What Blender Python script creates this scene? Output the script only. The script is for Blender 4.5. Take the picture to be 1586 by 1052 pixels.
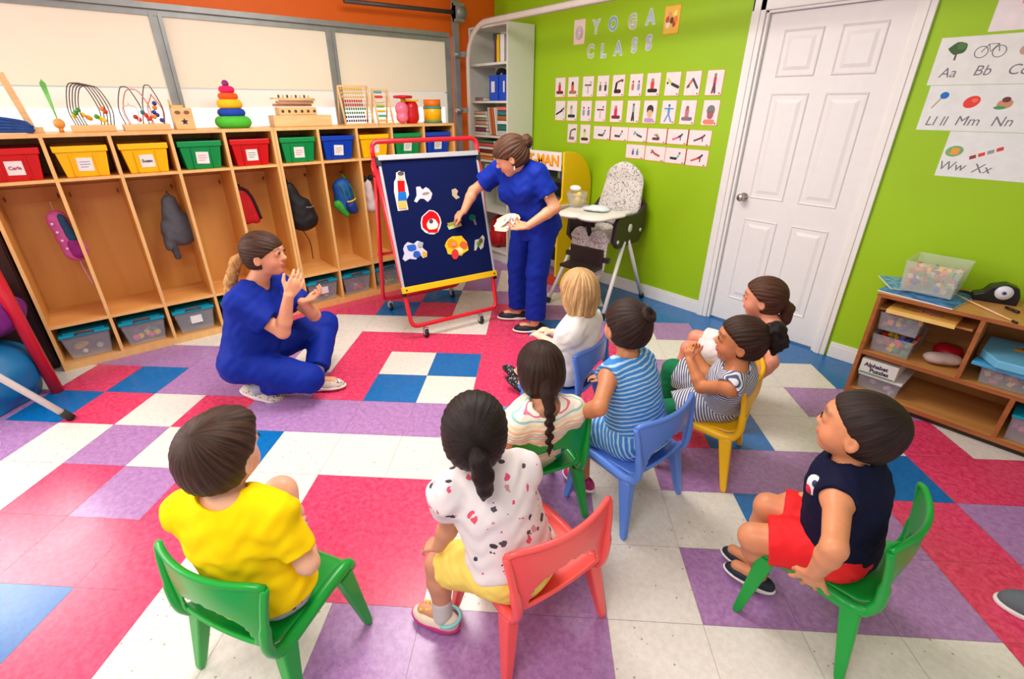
import bpy, bmesh, math, random
import numpy as np
from mathutils import Vector, Matrix, Euler

for o in list(bpy.data.objects):
    bpy.data.objects.remove(o, do_unlink=True)
SC = bpy.context.scene
COL = SC.collection
random.seed(7)
np.random.seed(7)
PI = math.pi

# ------------------------------------------------------------------ camera
CAM_POS = np.array([0.568, -0.912, 1.505])
CAM_R = np.array([[0.6441, 0.7649, 0.0009],
                  [0.3379, -0.2834, -0.8975],
                  [-0.6863, 0.5783, -0.4410]])       # rows: right, down, forward
_u, _s, _v = np.linalg.svd(CAM_R)
CAM_R = _u @ _v
FPX, CX, CY = 752.68, 783.71, 530.64
cam_data = bpy.data.cameras.new('camera')
cam = bpy.data.objects.new('camera', cam_data)
COL.objects.link(cam)
cam.matrix_world = Matrix([[CAM_R[0][i], -CAM_R[1][i], -CAM_R[2][i], CAM_POS[i]] for i in range(3)] + [[0, 0, 0, 1]])
cam_data.sensor_width = 36.0
cam_data.lens = FPX / 1586 * 36
cam_data.shift_x = (793 - CX) / 1586
cam_data.shift_y = (CY - 526) / 1586
cam_data.clip_start = 0.02
SC.camera = cam

# ------------------------------------------------------------------ light
SC.view_settings.view_transform = 'Standard'
SC.view_settings.look = 'None'
SC.view_settings.gamma = 1.0
SC.view_settings.use_curve_mapping = False
SC.view_settings.exposure = 0.0
world = bpy.data.worlds.new('world')
SC.world = world
world.use_nodes = True
world.node_tree.nodes['Background'].inputs[0].default_value = (1.0, 0.97, 0.93, 1)
world.node_tree.nodes['Background'].inputs[1].default_value = 0.68

def area(name, loc, target, sx, sy, power, color=(1, 1, 1)):
    d = bpy.data.lights.new(name, 'AREA')
    d.shape = 'RECTANGLE'; d.size = sx; d.size_y = sy; d.energy = power; d.color = color
    o = bpy.data.objects.new(name, d); COL.objects.link(o)
    o.location = loc
    o.rotation_euler = (Vector(target) - Vector(loc)).to_track_quat('-Z', 'Y').to_euler()
    return o
area('ceiling_panel_light', (-1.6, 0.5, 2.56), (-1.6, 0.5, 0), 1.2, 1.2, 66, (1, .97, .92))
area('ceiling_panel_light', (0.3, -1.6, 2.56), (0.3, -1.6, 0), 1.2, 1.2, 46, (1, .98, .95))
area('entrance_daylight', (-2.9, -3.4, 1.7), (-1.3, 0.2, 0.5), 2.2, 1.8, 70, (1, .98, .96))
area('side_window_daylight', (-3.6, -1.95, 1.45), (-1.5, -.9, 0.3), 1.0, .9, 32, (1, .985, .97))

# ------------------------------------------------------------------ measuring helpers: pixel of the photo -> point on a plane of the room
def _ray(x, y):
    return CAM_R.T @ np.array([(x - CX) / FPX, (y - CY) / FPX, 1.0])
def _at(x, y, i, v):
    d = _ray(x, y)
    return CAM_POS + (v - CAM_POS[i]) / d[i] * d
def AZ(x, y, z=0.0): return _at(x, y, 2, z)
def AX(x, y, v): return _at(x, y, 0, v)
def AY(x, y, v): return _at(x, y, 1, v)

# ------------------------------------------------------------------ materials
def lin(c):
    out = []
    for v in c[:3]:
        v = v / 255.0
        out.append(v / 12.92 if v <= 0.04045 else ((v + 0.055) / 1.055) ** 2.4)
    return tuple(out) + (1.0,)
MATS = {}
def mat(name, rgb=(200, 200, 200), rough=0.5, metal=0.0, noise=0.06, scale=18.0, bump=0.0, coat=0.0, sss=0.0,
        alpha=None, trans=0.0, emit=None, attr=False, stretch=None, spec=0.5, ior=1.45):
    if name in MATS: return MATS[name]
    m = bpy.data.materials.new(name); m.use_nodes = True
    nt = m.node_tree; bs = nt.nodes['Principled BSDF']
    base = lin(rgb)
    tc = nt.nodes.new('ShaderNodeTexCoord'); mp = nt.nodes.new('ShaderNodeMapping')
    nt.links.new(tc.outputs['Object'], mp.inputs['Vector'])
    if stretch: mp.inputs['Scale'].default_value = stretch
    nz = nt.nodes.new('ShaderNodeTexNoise'); nz.inputs['Scale'].default_value = scale; nz.inputs['Detail'].default_value = 4
    nt.links.new(mp.outputs[0], nz.inputs['Vector'])
    mix = nt.nodes.new('ShaderNodeMix'); mix.data_type = 'RGBA'; mix.blend_type = 'MULTIPLY'
    ramp = nt.nodes.new('ShaderNodeMapRange')
    ramp.inputs['From Min'].default_value = 0.3; ramp.inputs['From Max'].default_value = 0.7
    ramp.inputs['To Min'].default_value = 1 - noise; ramp.inputs['To Max'].default_value = 1 + noise * 0.5
    nt.links.new(nz.outputs['Fac'], ramp.inputs['Value'])
    cmb = nt.nodes.new('ShaderNodeCombineColor')
    for i in range(3): nt.links.new(ramp.outputs[0], cmb.inputs[i])
    mix.inputs['Factor'].default_value = 1.0
    if attr:
        at = nt.nodes.new('ShaderNodeAttribute'); at.attribute_name = 'Col'
        nt.links.new(at.outputs['Color'], mix.inputs['A'])
    else:
        mix.inputs['A'].default_value = base
    nt.links.new(cmb.outputs[0], mix.inputs['B'])
    nt.links.new(mix.outputs['Result'], bs.inputs['Base Color'])
    bs.inputs['Roughness'].default_value = rough
    bs.inputs['Metallic'].default_value = metal
    bs.inputs['Specular IOR Level'].default_value = spec
    bs.inputs['IOR'].default_value = ior
    bs.inputs['Coat Weight'].default_value = coat
    if sss:
        bs.inputs['Subsurface Weight'].default_value = sss
        bs.inputs['Subsurface Radius'].default_value = (0.012, 0.005, 0.003)
        bs.inputs['Subsurface Scale'].default_value = 1.0
    if trans: bs.inputs['Transmission Weight'].default_value = trans
    if alpha is not None: bs.inputs['Alpha'].default_value = alpha
    if emit:
        bs.inputs['Emission Color'].default_value = lin(emit[0]); bs.inputs['Emission Strength'].default_value = emit[1]
    if bump:
        bp = nt.nodes.new('ShaderNodeBump'); bp.inputs['Strength'].default_value = bump; bp.inputs['Distance'].default_value = 0.004
        nt.links.new(nz.outputs['Fac'], bp.inputs['Height']); nt.links.new(bp.outputs[0], bs.inputs['Normal'])
    MATS[name] = m
    return m
def plain(rgb, rough=0.5, **k):
    return mat('paint_%d_%d_%d_%d' % (rgb[0], rgb[1], rgb[2], int(rough * 100)), rgb, rough, **k)

def nd(m, kind): return m.node_tree.nodes.new(kind)
def wood(name, a, b, rough=0.45, axis=(1, 1, 0.12), scale=9):
    if name in MATS: return MATS[name]
    m = bpy.data.materials.new(name); m.use_nodes = True; nt = m.node_tree; L = nt.links
    bs = nt.nodes['Principled BSDF']; tc = nd(m, 'ShaderNodeTexCoord'); mp = nd(m, 'ShaderNodeMapping')
    mp.inputs['Scale'].default_value = axis; L.new(tc.outputs['Object'], mp.inputs[0])
    n1 = nd(m, 'ShaderNodeTexNoise'); n1.inputs['Scale'].default_value = scale; n1.inputs['Detail'].default_value = 8; n1.inputs['Distortion'].default_value = 1.2
    L.new(mp.outputs[0], n1.inputs['Vector'])
    r = nd(m, 'ShaderNodeValToRGB'); r.color_ramp.elements[0].position = 0.32; r.color_ramp.elements[1].position = 0.68
    r.color_ramp.elements[0].color = lin(a); r.color_ramp.elements[1].color = lin(b)
    L.new(n1.outputs['Fac'], r.inputs[0]); L.new(r.outputs[0], bs.inputs['Base Color'])
    bs.inputs['Roughness'].default_value = rough
    MATS[name] = m; return m

def stripes(name, cols, period, axis='Z', rough=0.8, wob=0.0, widths=None, diag=None):
    """fabric with repeating stripes in object space; cols evenly divided over one period"""
    if name in MATS: return MATS[name]
    m = bpy.data.materials.new(name); m.use_nodes = True; nt = m.node_tree; L = nt.links
    bs = nt.nodes['Principled BSDF']; tc = nd(m, 'ShaderNodeTexCoord')
    sep = nd(m, 'ShaderNodeSeparateXYZ')
    if diag:
        mp = nd(m, 'ShaderNodeMapping'); mp.inputs['Rotation'].default_value = diag
        L.new(tc.outputs['Object'], mp.inputs[0]); L.new(mp.outputs[0], sep.inputs[0])
    else: L.new(tc.outputs['Object'], sep.inputs[0])
    v = sep.outputs[axis]
    if wob:
        n = nd(m, 'ShaderNodeTexNoise'); n.inputs['Scale'].default_value = 14
        L.new(tc.outputs['Object'], n.inputs['Vector'])
        mu = nd(m, 'ShaderNodeMath'); mu.operation = 'MULTIPLY_ADD'; mu.inputs[1].default_value = wob
        L.new(n.outputs['Fac'], mu.inputs[0]); L.new(v, mu.inputs[2]); v = mu.outputs[0]
    d = nd(m, 'ShaderNodeMath'); d.operation = 'DIVIDE'; d.inputs[1].default_value = period; L.new(v, d.inputs[0])
    f = nd(m, 'ShaderNodeMath'); f.operation = 'FRACT'; L.new(d.outputs[0], f.inputs[0])
    r = nd(m, 'ShaderNodeValToRGB'); r.color_ramp.interpolation = 'CONSTANT'
    els = r.color_ramp.elements
    n = len(cols); pos = [i / n for i in range(n)] if not widths else [sum(widths[:i]) for i in range(n)]
    while len(els) < n: els.new(0.5)
    for i in range(n): els[i].position = pos[i]
    for i in range(n): els[i].color = lin(cols[i])
    L.new(f.outputs[0], r.inputs[0]); L.new(r.outputs[0], bs.inputs['Base Color'])
    bs.inputs['Roughness'].default_value = rough; bs.inputs['Specular IOR Level'].default_value = 0.2
    MATS[name] = m; return m

def spots(name, base, spot_cols, scale=40, thr=0.28, rough=0.85):
    """fabric with scattered small motifs (voronoi cells)"""
    if name in MATS: return MATS[name]
    m = bpy.data.materials.new(name); m.use_nodes = True; nt = m.node_tree; L = nt.links
    bs = nt.nodes['Principled BSDF']; tc = nd(m, 'ShaderNodeTexCoord')
    nz = nd(m, 'ShaderNodeTexNoise'); nz.inputs['Scale'].default_value = scale * 1.2
    L.new(tc.outputs['Object'], nz.inputs['Vector'])
    add = nd(m, 'ShaderNodeMix'); add.data_type = 'VECTOR'; add.inputs['Factor'].default_value = 0.035
    L.new(tc.outputs['Object'], add.inputs['A']); L.new(nz.outputs['Color'], add.inputs['B'])
    vo = nd(m, 'ShaderNodeTexVoronoi'); vo.inputs['Scale'].default_value = scale
    L.new(add.outputs['Result'], vo.inputs['Vector'])
    lt = nd(m, 'ShaderNodeMath'); lt.operation = 'LESS_THAN'; lt.inputs[1].default_value = thr; L.new(vo.outputs['Distance'], lt.inputs[0])
    sp = nd(m, 'ShaderNodeSeparateColor'); L.new(vo.outputs['Color'], sp.inputs[0])
    r = nd(m, 'ShaderNodeValToRGB'); r.color_ramp.interpolation = 'CONSTANT'; els = r.color_ramp.elements
    n = len(spot_cols)
    while len(els) < n: els.new(0.5)
    for i in range(n): els[i].position = i / n; els[i].color = lin(spot_cols[i])
    if n == 1: els[1].color = lin(spot_cols[0])
    L.new(sp.outputs[0], r.inputs[0])
    mx = nd(m, 'ShaderNodeMix'); mx.data_type = 'RGBA'; mx.inputs['A'].default_value = lin(base)
    L.new(lt.outputs[0], mx.inputs['Factor']); L.new(r.outputs[0], mx.inputs['B'])
    L.new(mx.outputs['Result'], bs.inputs['Base Color'])
    bs.inputs['Roughness'].default_value = rough; bs.inputs['Specular IOR Level'].default_value = 0.2
    MATS[name] = m; return m

# ------------------------------------------------------------------ object helpers
def tag(o, label=None, cat=None, group=None, kind=None):
    if label: o['label'] = label
    if cat: o['category'] = cat
    if group: o['group'] = group
    if kind: o['kind'] = kind
    return o
def thing(name, loc=(0, 0, 0), rot=(0, 0, 0), label=None, cat=None, group=None):
    o = bpy.data.objects.new(name, None); COL.objects.link(o)
    o.empty_display_size = 0.05
    o.location = loc
    o.rotation_euler = (0, 0, rot) if isinstance(rot, (int, float)) else rot
    return tag(o, label, cat, group)
def link_mesh(name, me, m, parent=None, smooth=False):
    if m is not None:
        if isinstance(m, (list, tuple)):
            for q in m: me.materials.append(q)
        else: me.materials.append(m)
    if smooth:
        me.polygons.foreach_set('use_smooth', [True] * len(me.polygons))
    o = bpy.data.objects.new(name, me); COL.objects.link(o)
    if parent: o.parent = parent
    return o
class MB:
    """collects simple shapes into one mesh"""
    def __init__(s): s.bm = bmesh.new()
    def _xf(s, vs, M):
        if M is not None: bmesh.ops.transform(s.bm, matrix=M, verts=vs)
    def box(s, x0, x1, y0, y1, z0, z1, M=None, bevel=0.0, mi=0, taper=None):
        r = bmesh.ops.create_cube(s.bm, size=1.0); vs = r['verts']
        for v in vs:
            c = v.co
            fx = fy = 1.0
            if taper and c.z < 0: fx, fy = taper
            v.co = Vector(((x0 + x1) / 2 + c.x * (x1 - x0) * fx, (y0 + y1) / 2 + c.y * (y1 - y0) * fy, z0 if c.z < 0 else z1))
        fs = set(f for v in vs for f in v.link_faces)
        if bevel:
            es = list(set(e for f in fs for e in f.edges))
            b = bmesh.ops.bevel(s.bm, geom=es, offset=bevel, segments=2, affect='EDGES', profile=0.6)
            vs = list(set(list(b['verts']) + [v for f in b['faces'] for v in f.verts] + [v for v in vs if v.is_valid]))
            seen = set(vs); stack = list(vs)
            while stack:
                v = stack.pop()
                for e in v.link_edges:
                    w = e.other_vert(v)
                    if w not in seen: seen.add(w); stack.append(w)
            vs = list(seen); fs = set(f for v in vs for f in v.link_faces)
        for f in fs: f.material_index = mi
        s._xf(vs, M); return s
    def tube(s, pts, r, seg=10, closed=False, mi=0, caps=True, flat=1.0):
        pts = [Vector(p) for p in pts]; n = len(pts)
        rad = r if isinstance(r, (list, tuple)) else [r] * n
        rings = []; up = None
        for i in range(n):
            if closed: t = pts[(i + 1) % n] - pts[i - 1]
            else: t = pts[min(i + 1, n - 1)] - pts[max(i - 1, 0)]
            t.normalize()
            if up is None:
                up = Vector((0, 0, 1)) if abs(t.z) < 0.9 else Vector((1, 0, 0))
            a = up - t * up.dot(t); a.normalize(); b = t.cross(a); up = a
            rings.append([s.bm.verts.new(pts[i] + (a * math.cos(2 * PI * k / seg) + b * flat * math.sin(2 * PI * k / seg)) * rad[i]) for k in range(seg)])
        m = n if closed else n - 1
        for i in range(m):
            A = rings[i]; B = rings[(i + 1) % n]
            for k in range(seg):
                f = s.bm.faces.new((A[k], A[(k + 1) % seg], B[(k + 1) % seg], B[k])); f.smooth = True; f.material_index = mi
        if caps and not closed:
            for R_ in (rings[0][::-1], rings[-1]):
                f = s.bm.faces.new(R_); f.material_index = mi
        return s
    def cyl(s, p0, p1, r0, r1=None, seg=20, mi=0):
        return s.tube([p0, p1], [r0, r0 if r1 is None else r1], seg=seg, mi=mi)
    def lathe(s, prof, c=(0, 0, 0), seg=24, mi=0, M=None):
        rings = []; allv = []
        for (r, z) in prof:
            ring = [s.bm.verts.new((c[0] + r * math.cos(2 * PI * k / seg), c[1] + r * math.sin(2 * PI * k / seg), c[2] + z)) for k in range(seg)]
            rings.append(ring); allv += ring
        for A, B in zip(rings, rings[1:]):
            for k in range(seg):
                f = s.bm.faces.new((A[k], A[(k + 1) % seg], B[(k + 1) % seg], B[k])); f.smooth = True; f.material_index = mi
        for R_ in (rings[0][::-1], rings[-1]):
            f = s.bm.faces.new(R_); f.material_index = mi
        s._xf(allv, M); return s
    def ball(s, c, r, seg=14, M=None, sc=(1, 1, 1), mi=0):
        q = bmesh.ops.create_uvsphere(s.bm, u_segments=seg, v_segments=max(6, seg // 2 + 1), radius=1.0); vs = q['verts']
        for v in vs:
            v.co = Vector((c[0] + v.co.x * r * sc[0], c[1] + v.co.y * r * sc[1], c[2] + v.co.z * r * sc[2]))
        for f in set(f for v in vs for f in v.link_faces): f.smooth = True; f.material_index = mi
        s._xf(vs, M); return s
    def prism(s, pts, z0, z1, M=None, mi=0):
        """polygon in xy extruded z0..z1"""
        a = [s.bm.verts.new((p[0], p[1], z0)) for p in pts]; b = [s.bm.verts.new((p[0], p[1], z1)) for p in pts]
        n = len(pts); fs = []
        for k in range(n): fs.append(s.bm.faces.new((a[k], a[(k + 1) % n], b[(k + 1) % n], b[k])))
        fs.append(s.bm.faces.new(a[::-1])); fs.append(s.bm.faces.new(b))
        for f in fs: f.material_index = mi
        s._xf(a + b, M); return s
    def build(s, name, m, parent=None, loc=None, rot=None, bevel=0.0, smooth=None):
        bmesh.ops.recalc_face_normals(s.bm, faces=s.bm.faces)
        me = bpy.data.meshes.new(name); s.bm.to_mesh(me); s.bm.free()
        o = link_mesh(name, me, m, parent)
        if loc is not None: o.location = loc
        if rot is not None: o.rotation_euler = rot
        if bevel:
            bv = o.modifiers.new('bevel', 'BEVEL'); bv.width = bevel; bv.segments = 2; bv.limit_method = 'ANGLE'
        return o
def text_mesh(name, s, size, m, parent, M, depth=0.0008, bold=0.0, align='CENTER', shear=0.0):
    cu = bpy.data.curves.new(name, 'FONT'); cu.body = s; cu.size = size; cu.extrude = depth; cu.offset = bold
    cu.align_x = align; cu.align_y = 'CENTER'; cu.shear = shear; cu.resolution_u = 3
    o = bpy.data.objects.new(name, cu); COL.objects.link(o)
    dg = bpy.context.evaluated_depsgraph_get()
    me = bpy.data.meshes.new_from_object(o.evaluated_get(dg))
    bpy.data.objects.remove(o, do_unlink=True)
    me.transform(M)
    return link_mesh(name, me, m, parent)
def catmull(P, n=8):
    P = [np.array(p, float) for p in P]; out = []
    Q = [2 * P[0] - P[1]] + P + [2 * P[-1] - P[-2]]
    for i in range(1, len(Q) - 2):
        for k in range(n):
            t = k / n; a, b, c, d = Q[i - 1], Q[i], Q[i + 1], Q[i + 2]
            out.append(0.5 * ((2 * b) + (-a + c) * t + (2 * a - 5 * b + 4 * c - d) * t * t + (-a + 3 * b - 3 * c + d) * t ** 3))
    out.append(P[-1]); return out
def fillet(P, r, n=5):
    """round the corners of a polyline"""
    P = [Vector(p) for p in P]; out = [P[0]]
    for i in range(1, len(P) - 1):
        a = (P[i - 1] - P[i]); b = (P[i + 1] - P[i]); q = min(r, a.length * .49, b.length * .49)
        A = P[i] + a.normalized() * q; B = P[i] + b.normalized() * q
        for k in range(n + 1):
            t = k / n; out.append(A * (1 - t) ** 2 + P[i] * 2 * t * (1 - t) + B * t * t)
    out.append(P[-1]); return out
def copy_tree(o, parent=None):
    c = o.copy(); COL.objects.link(c)
    if parent: c.parent = parent
    for ch in list(o.children): copy_tree(ch, c)
    return c

# ------------------------------------------------------------------ organic surfaces: smooth blend of tapered limbs, meshed on a grid
F4 = np.float32
def v3(a): return np.array(a, float)
def nrm(a):
    a = v3(a); return a / (np.linalg.norm(a) + 1e-12)
class Body:
    def __init__(s, h=0.005): s.p = []; s.h = h; s.clips = []; s.wr = None; s.groove = None
    def rc(s, a, b, ra, rb=None, k=0.012, cut=None, op='u', flat=None):
        rb = ra if rb is None else rb; a = v3(a); b = v3(b); r = max(ra, rb)
        s.p.append(('rc', a, b, ra, rb, k, cut, op, np.minimum(a, b) - r, np.maximum(a, b) + r, flat)); return s
    def chain(s, pts, rad, k=0.012, **kw):
        for i in range(len(pts) - 1): s.rc(pts[i], pts[i + 1], rad[i], rad[i + 1], k, **kw)
        return s
    def el(s, c, r, axes=None, k=0.012, cut=None, op='u'):
        c = v3(c); r = v3([r] * 3 if isinstance(r, (int, float)) else r); A = np.eye(3) if axes is None else np.array(axes, float)
        R_ = np.max(r); s.p.append(('el', c, r, A, None, k, cut, op, c - R_, c + R_, None)); return s
    def clip(s, fn, k=0.004): s.clips.append((fn, k)); return s
    def mesh(s):
        h = s.h
        U = [p for p in s.p if p[7] == 'u']
        lo = np.min([p[8] for p in U], 0) - 3 * h - 0.012; hi = np.max([p[9] for p in U], 0) + 3 * h + 0.012
        n = np.ceil((hi - lo) / h).astype(int) + 1
        xs = [(lo[i] + h * np.arange(n[i])).astype(F4) for i in range(3)]
        F = np.full(tuple(n), 0.5, F4)
        for (ty, A, B, C, D, k, cut, op, l, u, flat) in s.p:
            m = k + 3 * h + 0.006
            i0 = np.maximum(0, np.floor((l - m - lo) / h).astype(int)); i1 = np.minimum(n, np.ceil((u + m - lo) / h).astype(int) + 1)
            if np.any(i1 <= i0): continue
            X = xs[0][i0[0]:i1[0]][:, None, None]; Y = xs[1][i0[1]:i1[1]][None, :, None]; Z = xs[2][i0[2]:i1[2]][None, None, :]
            if ty == 'rc':
                d = (B - A); L2 = max(d @ d, 1e-9)
                px, py, pz = X - F4(A[0]), Y - F4(A[1]), Z - F4(A[2])
                t = (px * F4(d[0]) + py * F4(d[1]) + pz * F4(d[2])) / F4(L2)
                np.clip(t, 0, 1, out=t)
                qx = px - t * F4(d[0]); qy = py - t * F4(d[1]); qz = pz - t * F4(d[2])
                if flat is not None:      # squash along a direction
                    fd, ff = flat; g = (qx * F4(fd[0]) + qy * F4(fd[1]) + qz * F4(fd[2])) * F4(ff - 1)
                    dist = np.sqrt((qx + g * F4(fd[0])) ** 2 + (qy + g * F4(fd[1])) ** 2 + (qz + g * F4(fd[2])) ** 2) - (F4(C) + t * F4(D - C))
                else:
                    dist = np.sqrt(qx * qx + qy * qy + qz * qz) - (F4(C) + t * F4(D - C))
            else:
                px, py, pz = X - F4(A[0]), Y - F4(A[1]), Z - F4(A[2]); ax = C
                q = [px * F4(ax[j][0]) + py * F4(ax[j][1]) + pz * F4(ax[j][2]) for j in range(3)]
                k0 = np.sqrt(sum((q[j] / F4(B[j])) ** 2 for j in range(3))); k1 = np.sqrt(sum((q[j] / F4(B[j] ** 2)) ** 2 for j in range(3))) + F4(1e-6)
                dist = k0 * (k0 - 1) / k1
            if cut:
                for (cp, cn) in cut:
                    pl = (X - F4(cp[0])) * F4(cn[0]) + (Y - F4(cp[1])) * F4(cn[1]) + (Z - F4(cp[2])) * F4(cn[2])
                    dist = np.maximum(dist, pl)
            S = F[i0[0]:i1[0], i0[1]:i1[1], i0[2]:i1[2]]
            if op == 'u':
                hh = np.maximum(F4(k) - np.abs(S - dist), 0) / F4(k); F[i0[0]:i1[0], i0[1]:i1[1], i0[2]:i1[2]] = np.minimum(S, dist) - hh * hh * F4(k) * F4(.25)
            else:
                hh = np.maximum(F4(k) - np.abs(-S - dist), 0) / F4(k); F[i0[0]:i1[0], i0[1]:i1[1], i0[2]:i1[2]] = np.maximum(S, -dist) + hh * hh * F4(k) * F4(.25)
        X = xs[0][:, None, None]; Y = xs[1][None, :, None]; Z = xs[2][None, None, :]
        if s.wr:
            amp, fr = s.wr
            F += F4(amp) * (np.sin(X * F4(fr) + 2.3 * np.sin(Z * F4(fr * .6)) + 1.1) * np.sin(Y * F4(fr * .8) + 1.7 * np.sin(X * F4(fr * .5)) + .3) + .5 * np.sin(Z * F4(fr * 1.9) + 2 * np.sin(Y * F4(fr * .9) + X * F4(fr * .7)))).astype(F4)
        if s.groove: F += s.groove(X, Y, Z).astype(F4)
        for fn, k in s.clips:
            d = fn(X, Y, Z).astype(F4) if not isinstance(fn, tuple) else None
            hh = np.maximum(F4(k) - np.abs(F - d), 0) / F4(k); F = np.maximum(F, d) + hh * hh * F4(k) * F4(.25)
        F[0] = F[-1] = 0.5; F[:, 0] = F[:, -1] = 0.5; F[:, :, 0] = F[:, :, -1] = 0.5
        return nets(F, lo, h)
def nets(F, lo, h):
    S = F < 0
    nx, ny, nz = F.shape
    cnt = np.zeros((nx - 1, ny - 1, nz - 1), np.int8)
    for a in (0, 1):
        for b in (0, 1):
            for c in (0, 1): cnt += S[a:nx - 1 + a, b:ny - 1 + b, c:nz - 1 + c]
    cell = (cnt > 0) & (cnt < 8)
    I = np.argwhere(cell)
    idx = -np.ones(cell.shape, np.int64); idx[cell] = np.arange(len(I))
    acc = np.zeros((len(I), 3)); w = np.zeros(len(I))
    corners = [(a, b, c) for a in (0, 1) for b in (0, 1) for c in (0, 1)]
    val = {c: F[I[:, 0] + c[0], I[:, 1] + c[1], I[:, 2] + c[2]].astype(float) for c in corners}
    for ca in corners:
        for ax_ in range(3):
            if ca[ax_]: continue
            cb = list(ca); cb[ax_] = 1; cb = tuple(cb)
            va, vb = val[ca], val[cb]; m = (va < 0) != (vb < 0)
            t = np.where(m, va / np.where(va == vb, 1, va - vb), 0)
            P = np.array(ca, float)[None] + t[:, None] * (np.array(cb, float) - np.array(ca, float))[None]
            acc += P * m[:, None]; w += m
    V = lo + h * (I + acc / w[:, None])
    quads = []
    for ax_ in range(3):
        o1, o2 = (ax_ + 1) % 3, (ax_ + 2) % 3
        sl0 = [slice(1, -1)] * 3; sl1 = [slice(1, -1)] * 3
        sl0[ax_] = slice(0, -1); sl1[ax_] = slice(1, None)
        A = S[tuple(sl0)]; B = S[tuple(sl1)]
        for flip, M in ((0, A & ~B), (1, ~A & B)):
            E = np.argwhere(M)
            if not len(E): continue
            base = E.copy()
            off = np.array([1, 1, 1]); off[ax_] = 0
            base = base + off
            q = []
            for (d1, d2) in ((0, 0), (1, 0), (1, 1), (0, 1)):
                c = base.copy(); c[:, o1] -= d1; c[:, o2] -= d2
                q.append(idx[c[:, 0], c[:, 1], c[:, 2]])
            q = np.stack(q, 1)
            quads.append(q if flip == 0 else q[:, ::-1])
    Q = np.concatenate(quads)
    Q = Q[(Q >= 0).all(1)]
    a, b, c = V[Q[:, 0]], V[Q[:, 1]], V[Q[:, 2]]
    if np.einsum('ij,ij->i', a, np.cross(b, c)).sum() < 0: Q = Q[:, ::-1]
    # one light smoothing pass takes the grid steps out
    for _ in range(2):
        acc = np.zeros_like(V); n = np.zeros(len(V))
        for i in range(4):
            p, q = Q[:, i], Q[:, (i + 1) % 4]
            for k in range(3): acc[:, k] += np.bincount(p, V[q, k], len(V)) + np.bincount(q, V[p, k], len(V))
            n += np.bincount(p, minlength=len(V)) + np.bincount(q, minlength=len(V))
        V = V * .55 + acc / np.maximum(n, 1)[:, None] * .45
    return V, Q
def np_mesh(name, V, Q, m, parent=None, M=None, colors=None):
    if M is not None:
        Mi = np.array(M.inverted()); V = V @ Mi[:3, :3].T + Mi[:3, 3]
    me = bpy.data.meshes.new(name)
    me.vertices.add(len(V)); me.vertices.foreach_set('co', np.ascontiguousarray(V, dtype=np.float32).ravel())
    me.loops.add(Q.size); me.polygons.add(len(Q))
    me.loops.foreach_set('vertex_index', np.ascontiguousarray(Q, dtype=np.int32).ravel())
    me.polygons.foreach_set('loop_start', np.arange(0, Q.size, 4, dtype=np.int32))
    me.polygons.foreach_set('use_smooth', np.ones(len(Q), bool))
    me.update(calc_edges=True); me.validate()
    if colors is not None:
        ca = me.color_attributes.new('Col', 'FLOAT_COLOR', 'POINT')
        ca.data.foreach_set('color', np.c_[colors, np.ones(len(colors))].astype(np.float32).ravel())
    return link_mesh(name, me, m, parent)

# ------------------------------------------------------------------ people
def basis(f, u):
    f = nrm(f); u = v3(u); u = nrm(u - f * (u @ f)); r = np.cross(f, u)
    return np.array([r, f, u])           # rows: right, forward, up
def frame_matrix(o, A):
    return Matrix([[A[0][i], A[1][i], A[2][i], o[i]] for i in range(3)] + [[0, 0, 0, 1]])
def srgb(c): return np.array(lin(c)[:3])

def head_prims(B, c, A, H, kid=True, jaw=1.0, eyes_open=0.5):
    W = lambda r, f, u: c + H * (A[0] * r + A[1] * f + A[2] * u)
    B.el(W(0, -.05, .10), (H * .375, H * .455, H * .40), A, k=.02)
    B.el(W(0, .11, -.16), (H * .285 * jaw, H * .275, H * .31), A, k=H * .12)
    B.el(W(0, .23, -.40), (H * .11, H * .10, H * .085), A, k=H * .12)
    ck = .135 if kid else .10
    for s in (-1, 1):
        B.el(W(s * .16, .21, -.17), (H * ck, H * ck, H * ck), A, k=H * .1)
        B.el(W(s * .15, .455, .035), (H * .075, H * .06, H * .05), A, k=H * .05, op='s')
        B.el(W(s * .145, .35, .03), (H * .085, H * .065, H * .062), A, k=H * .03)
        # ears
        B.el(W(s * .365, -.03, -.07), (H * .04, H * .085, H * .125), basis(A[1] - A[0] * s * .35, A[2]), k=H * .03)
        B.el(W(s * .395, -.01, -.06), (H * .02, H * .045, H * .075), A, k=H * .015, op='s')
        B.el(W(s * .042, .400, -.125), (H * .034, H * .036, H * .028), A, k=H * .02)
    B.el(W(0, .36, .13), (H * .23, H * .05, H * .04), A, k=H * .08)
    B.rc(W(0, .385, .02), W(0, .428 if kid else .455, -.105), H * .028, H * (.040 if kid else .046), k=H * .05)
    B.el(W(0, .385, -.235), (H * .095, H * .035, H * .022), A, k=H * .02)
    B.el(W(0, .375, -.285), (H * .08, H * .038, H * .026), A, k=H * .02)
    B.rc(W(-.085, .41, -.26), W(.085, .41, -.26), H * .008, k=H * .008, op='s')

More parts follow.
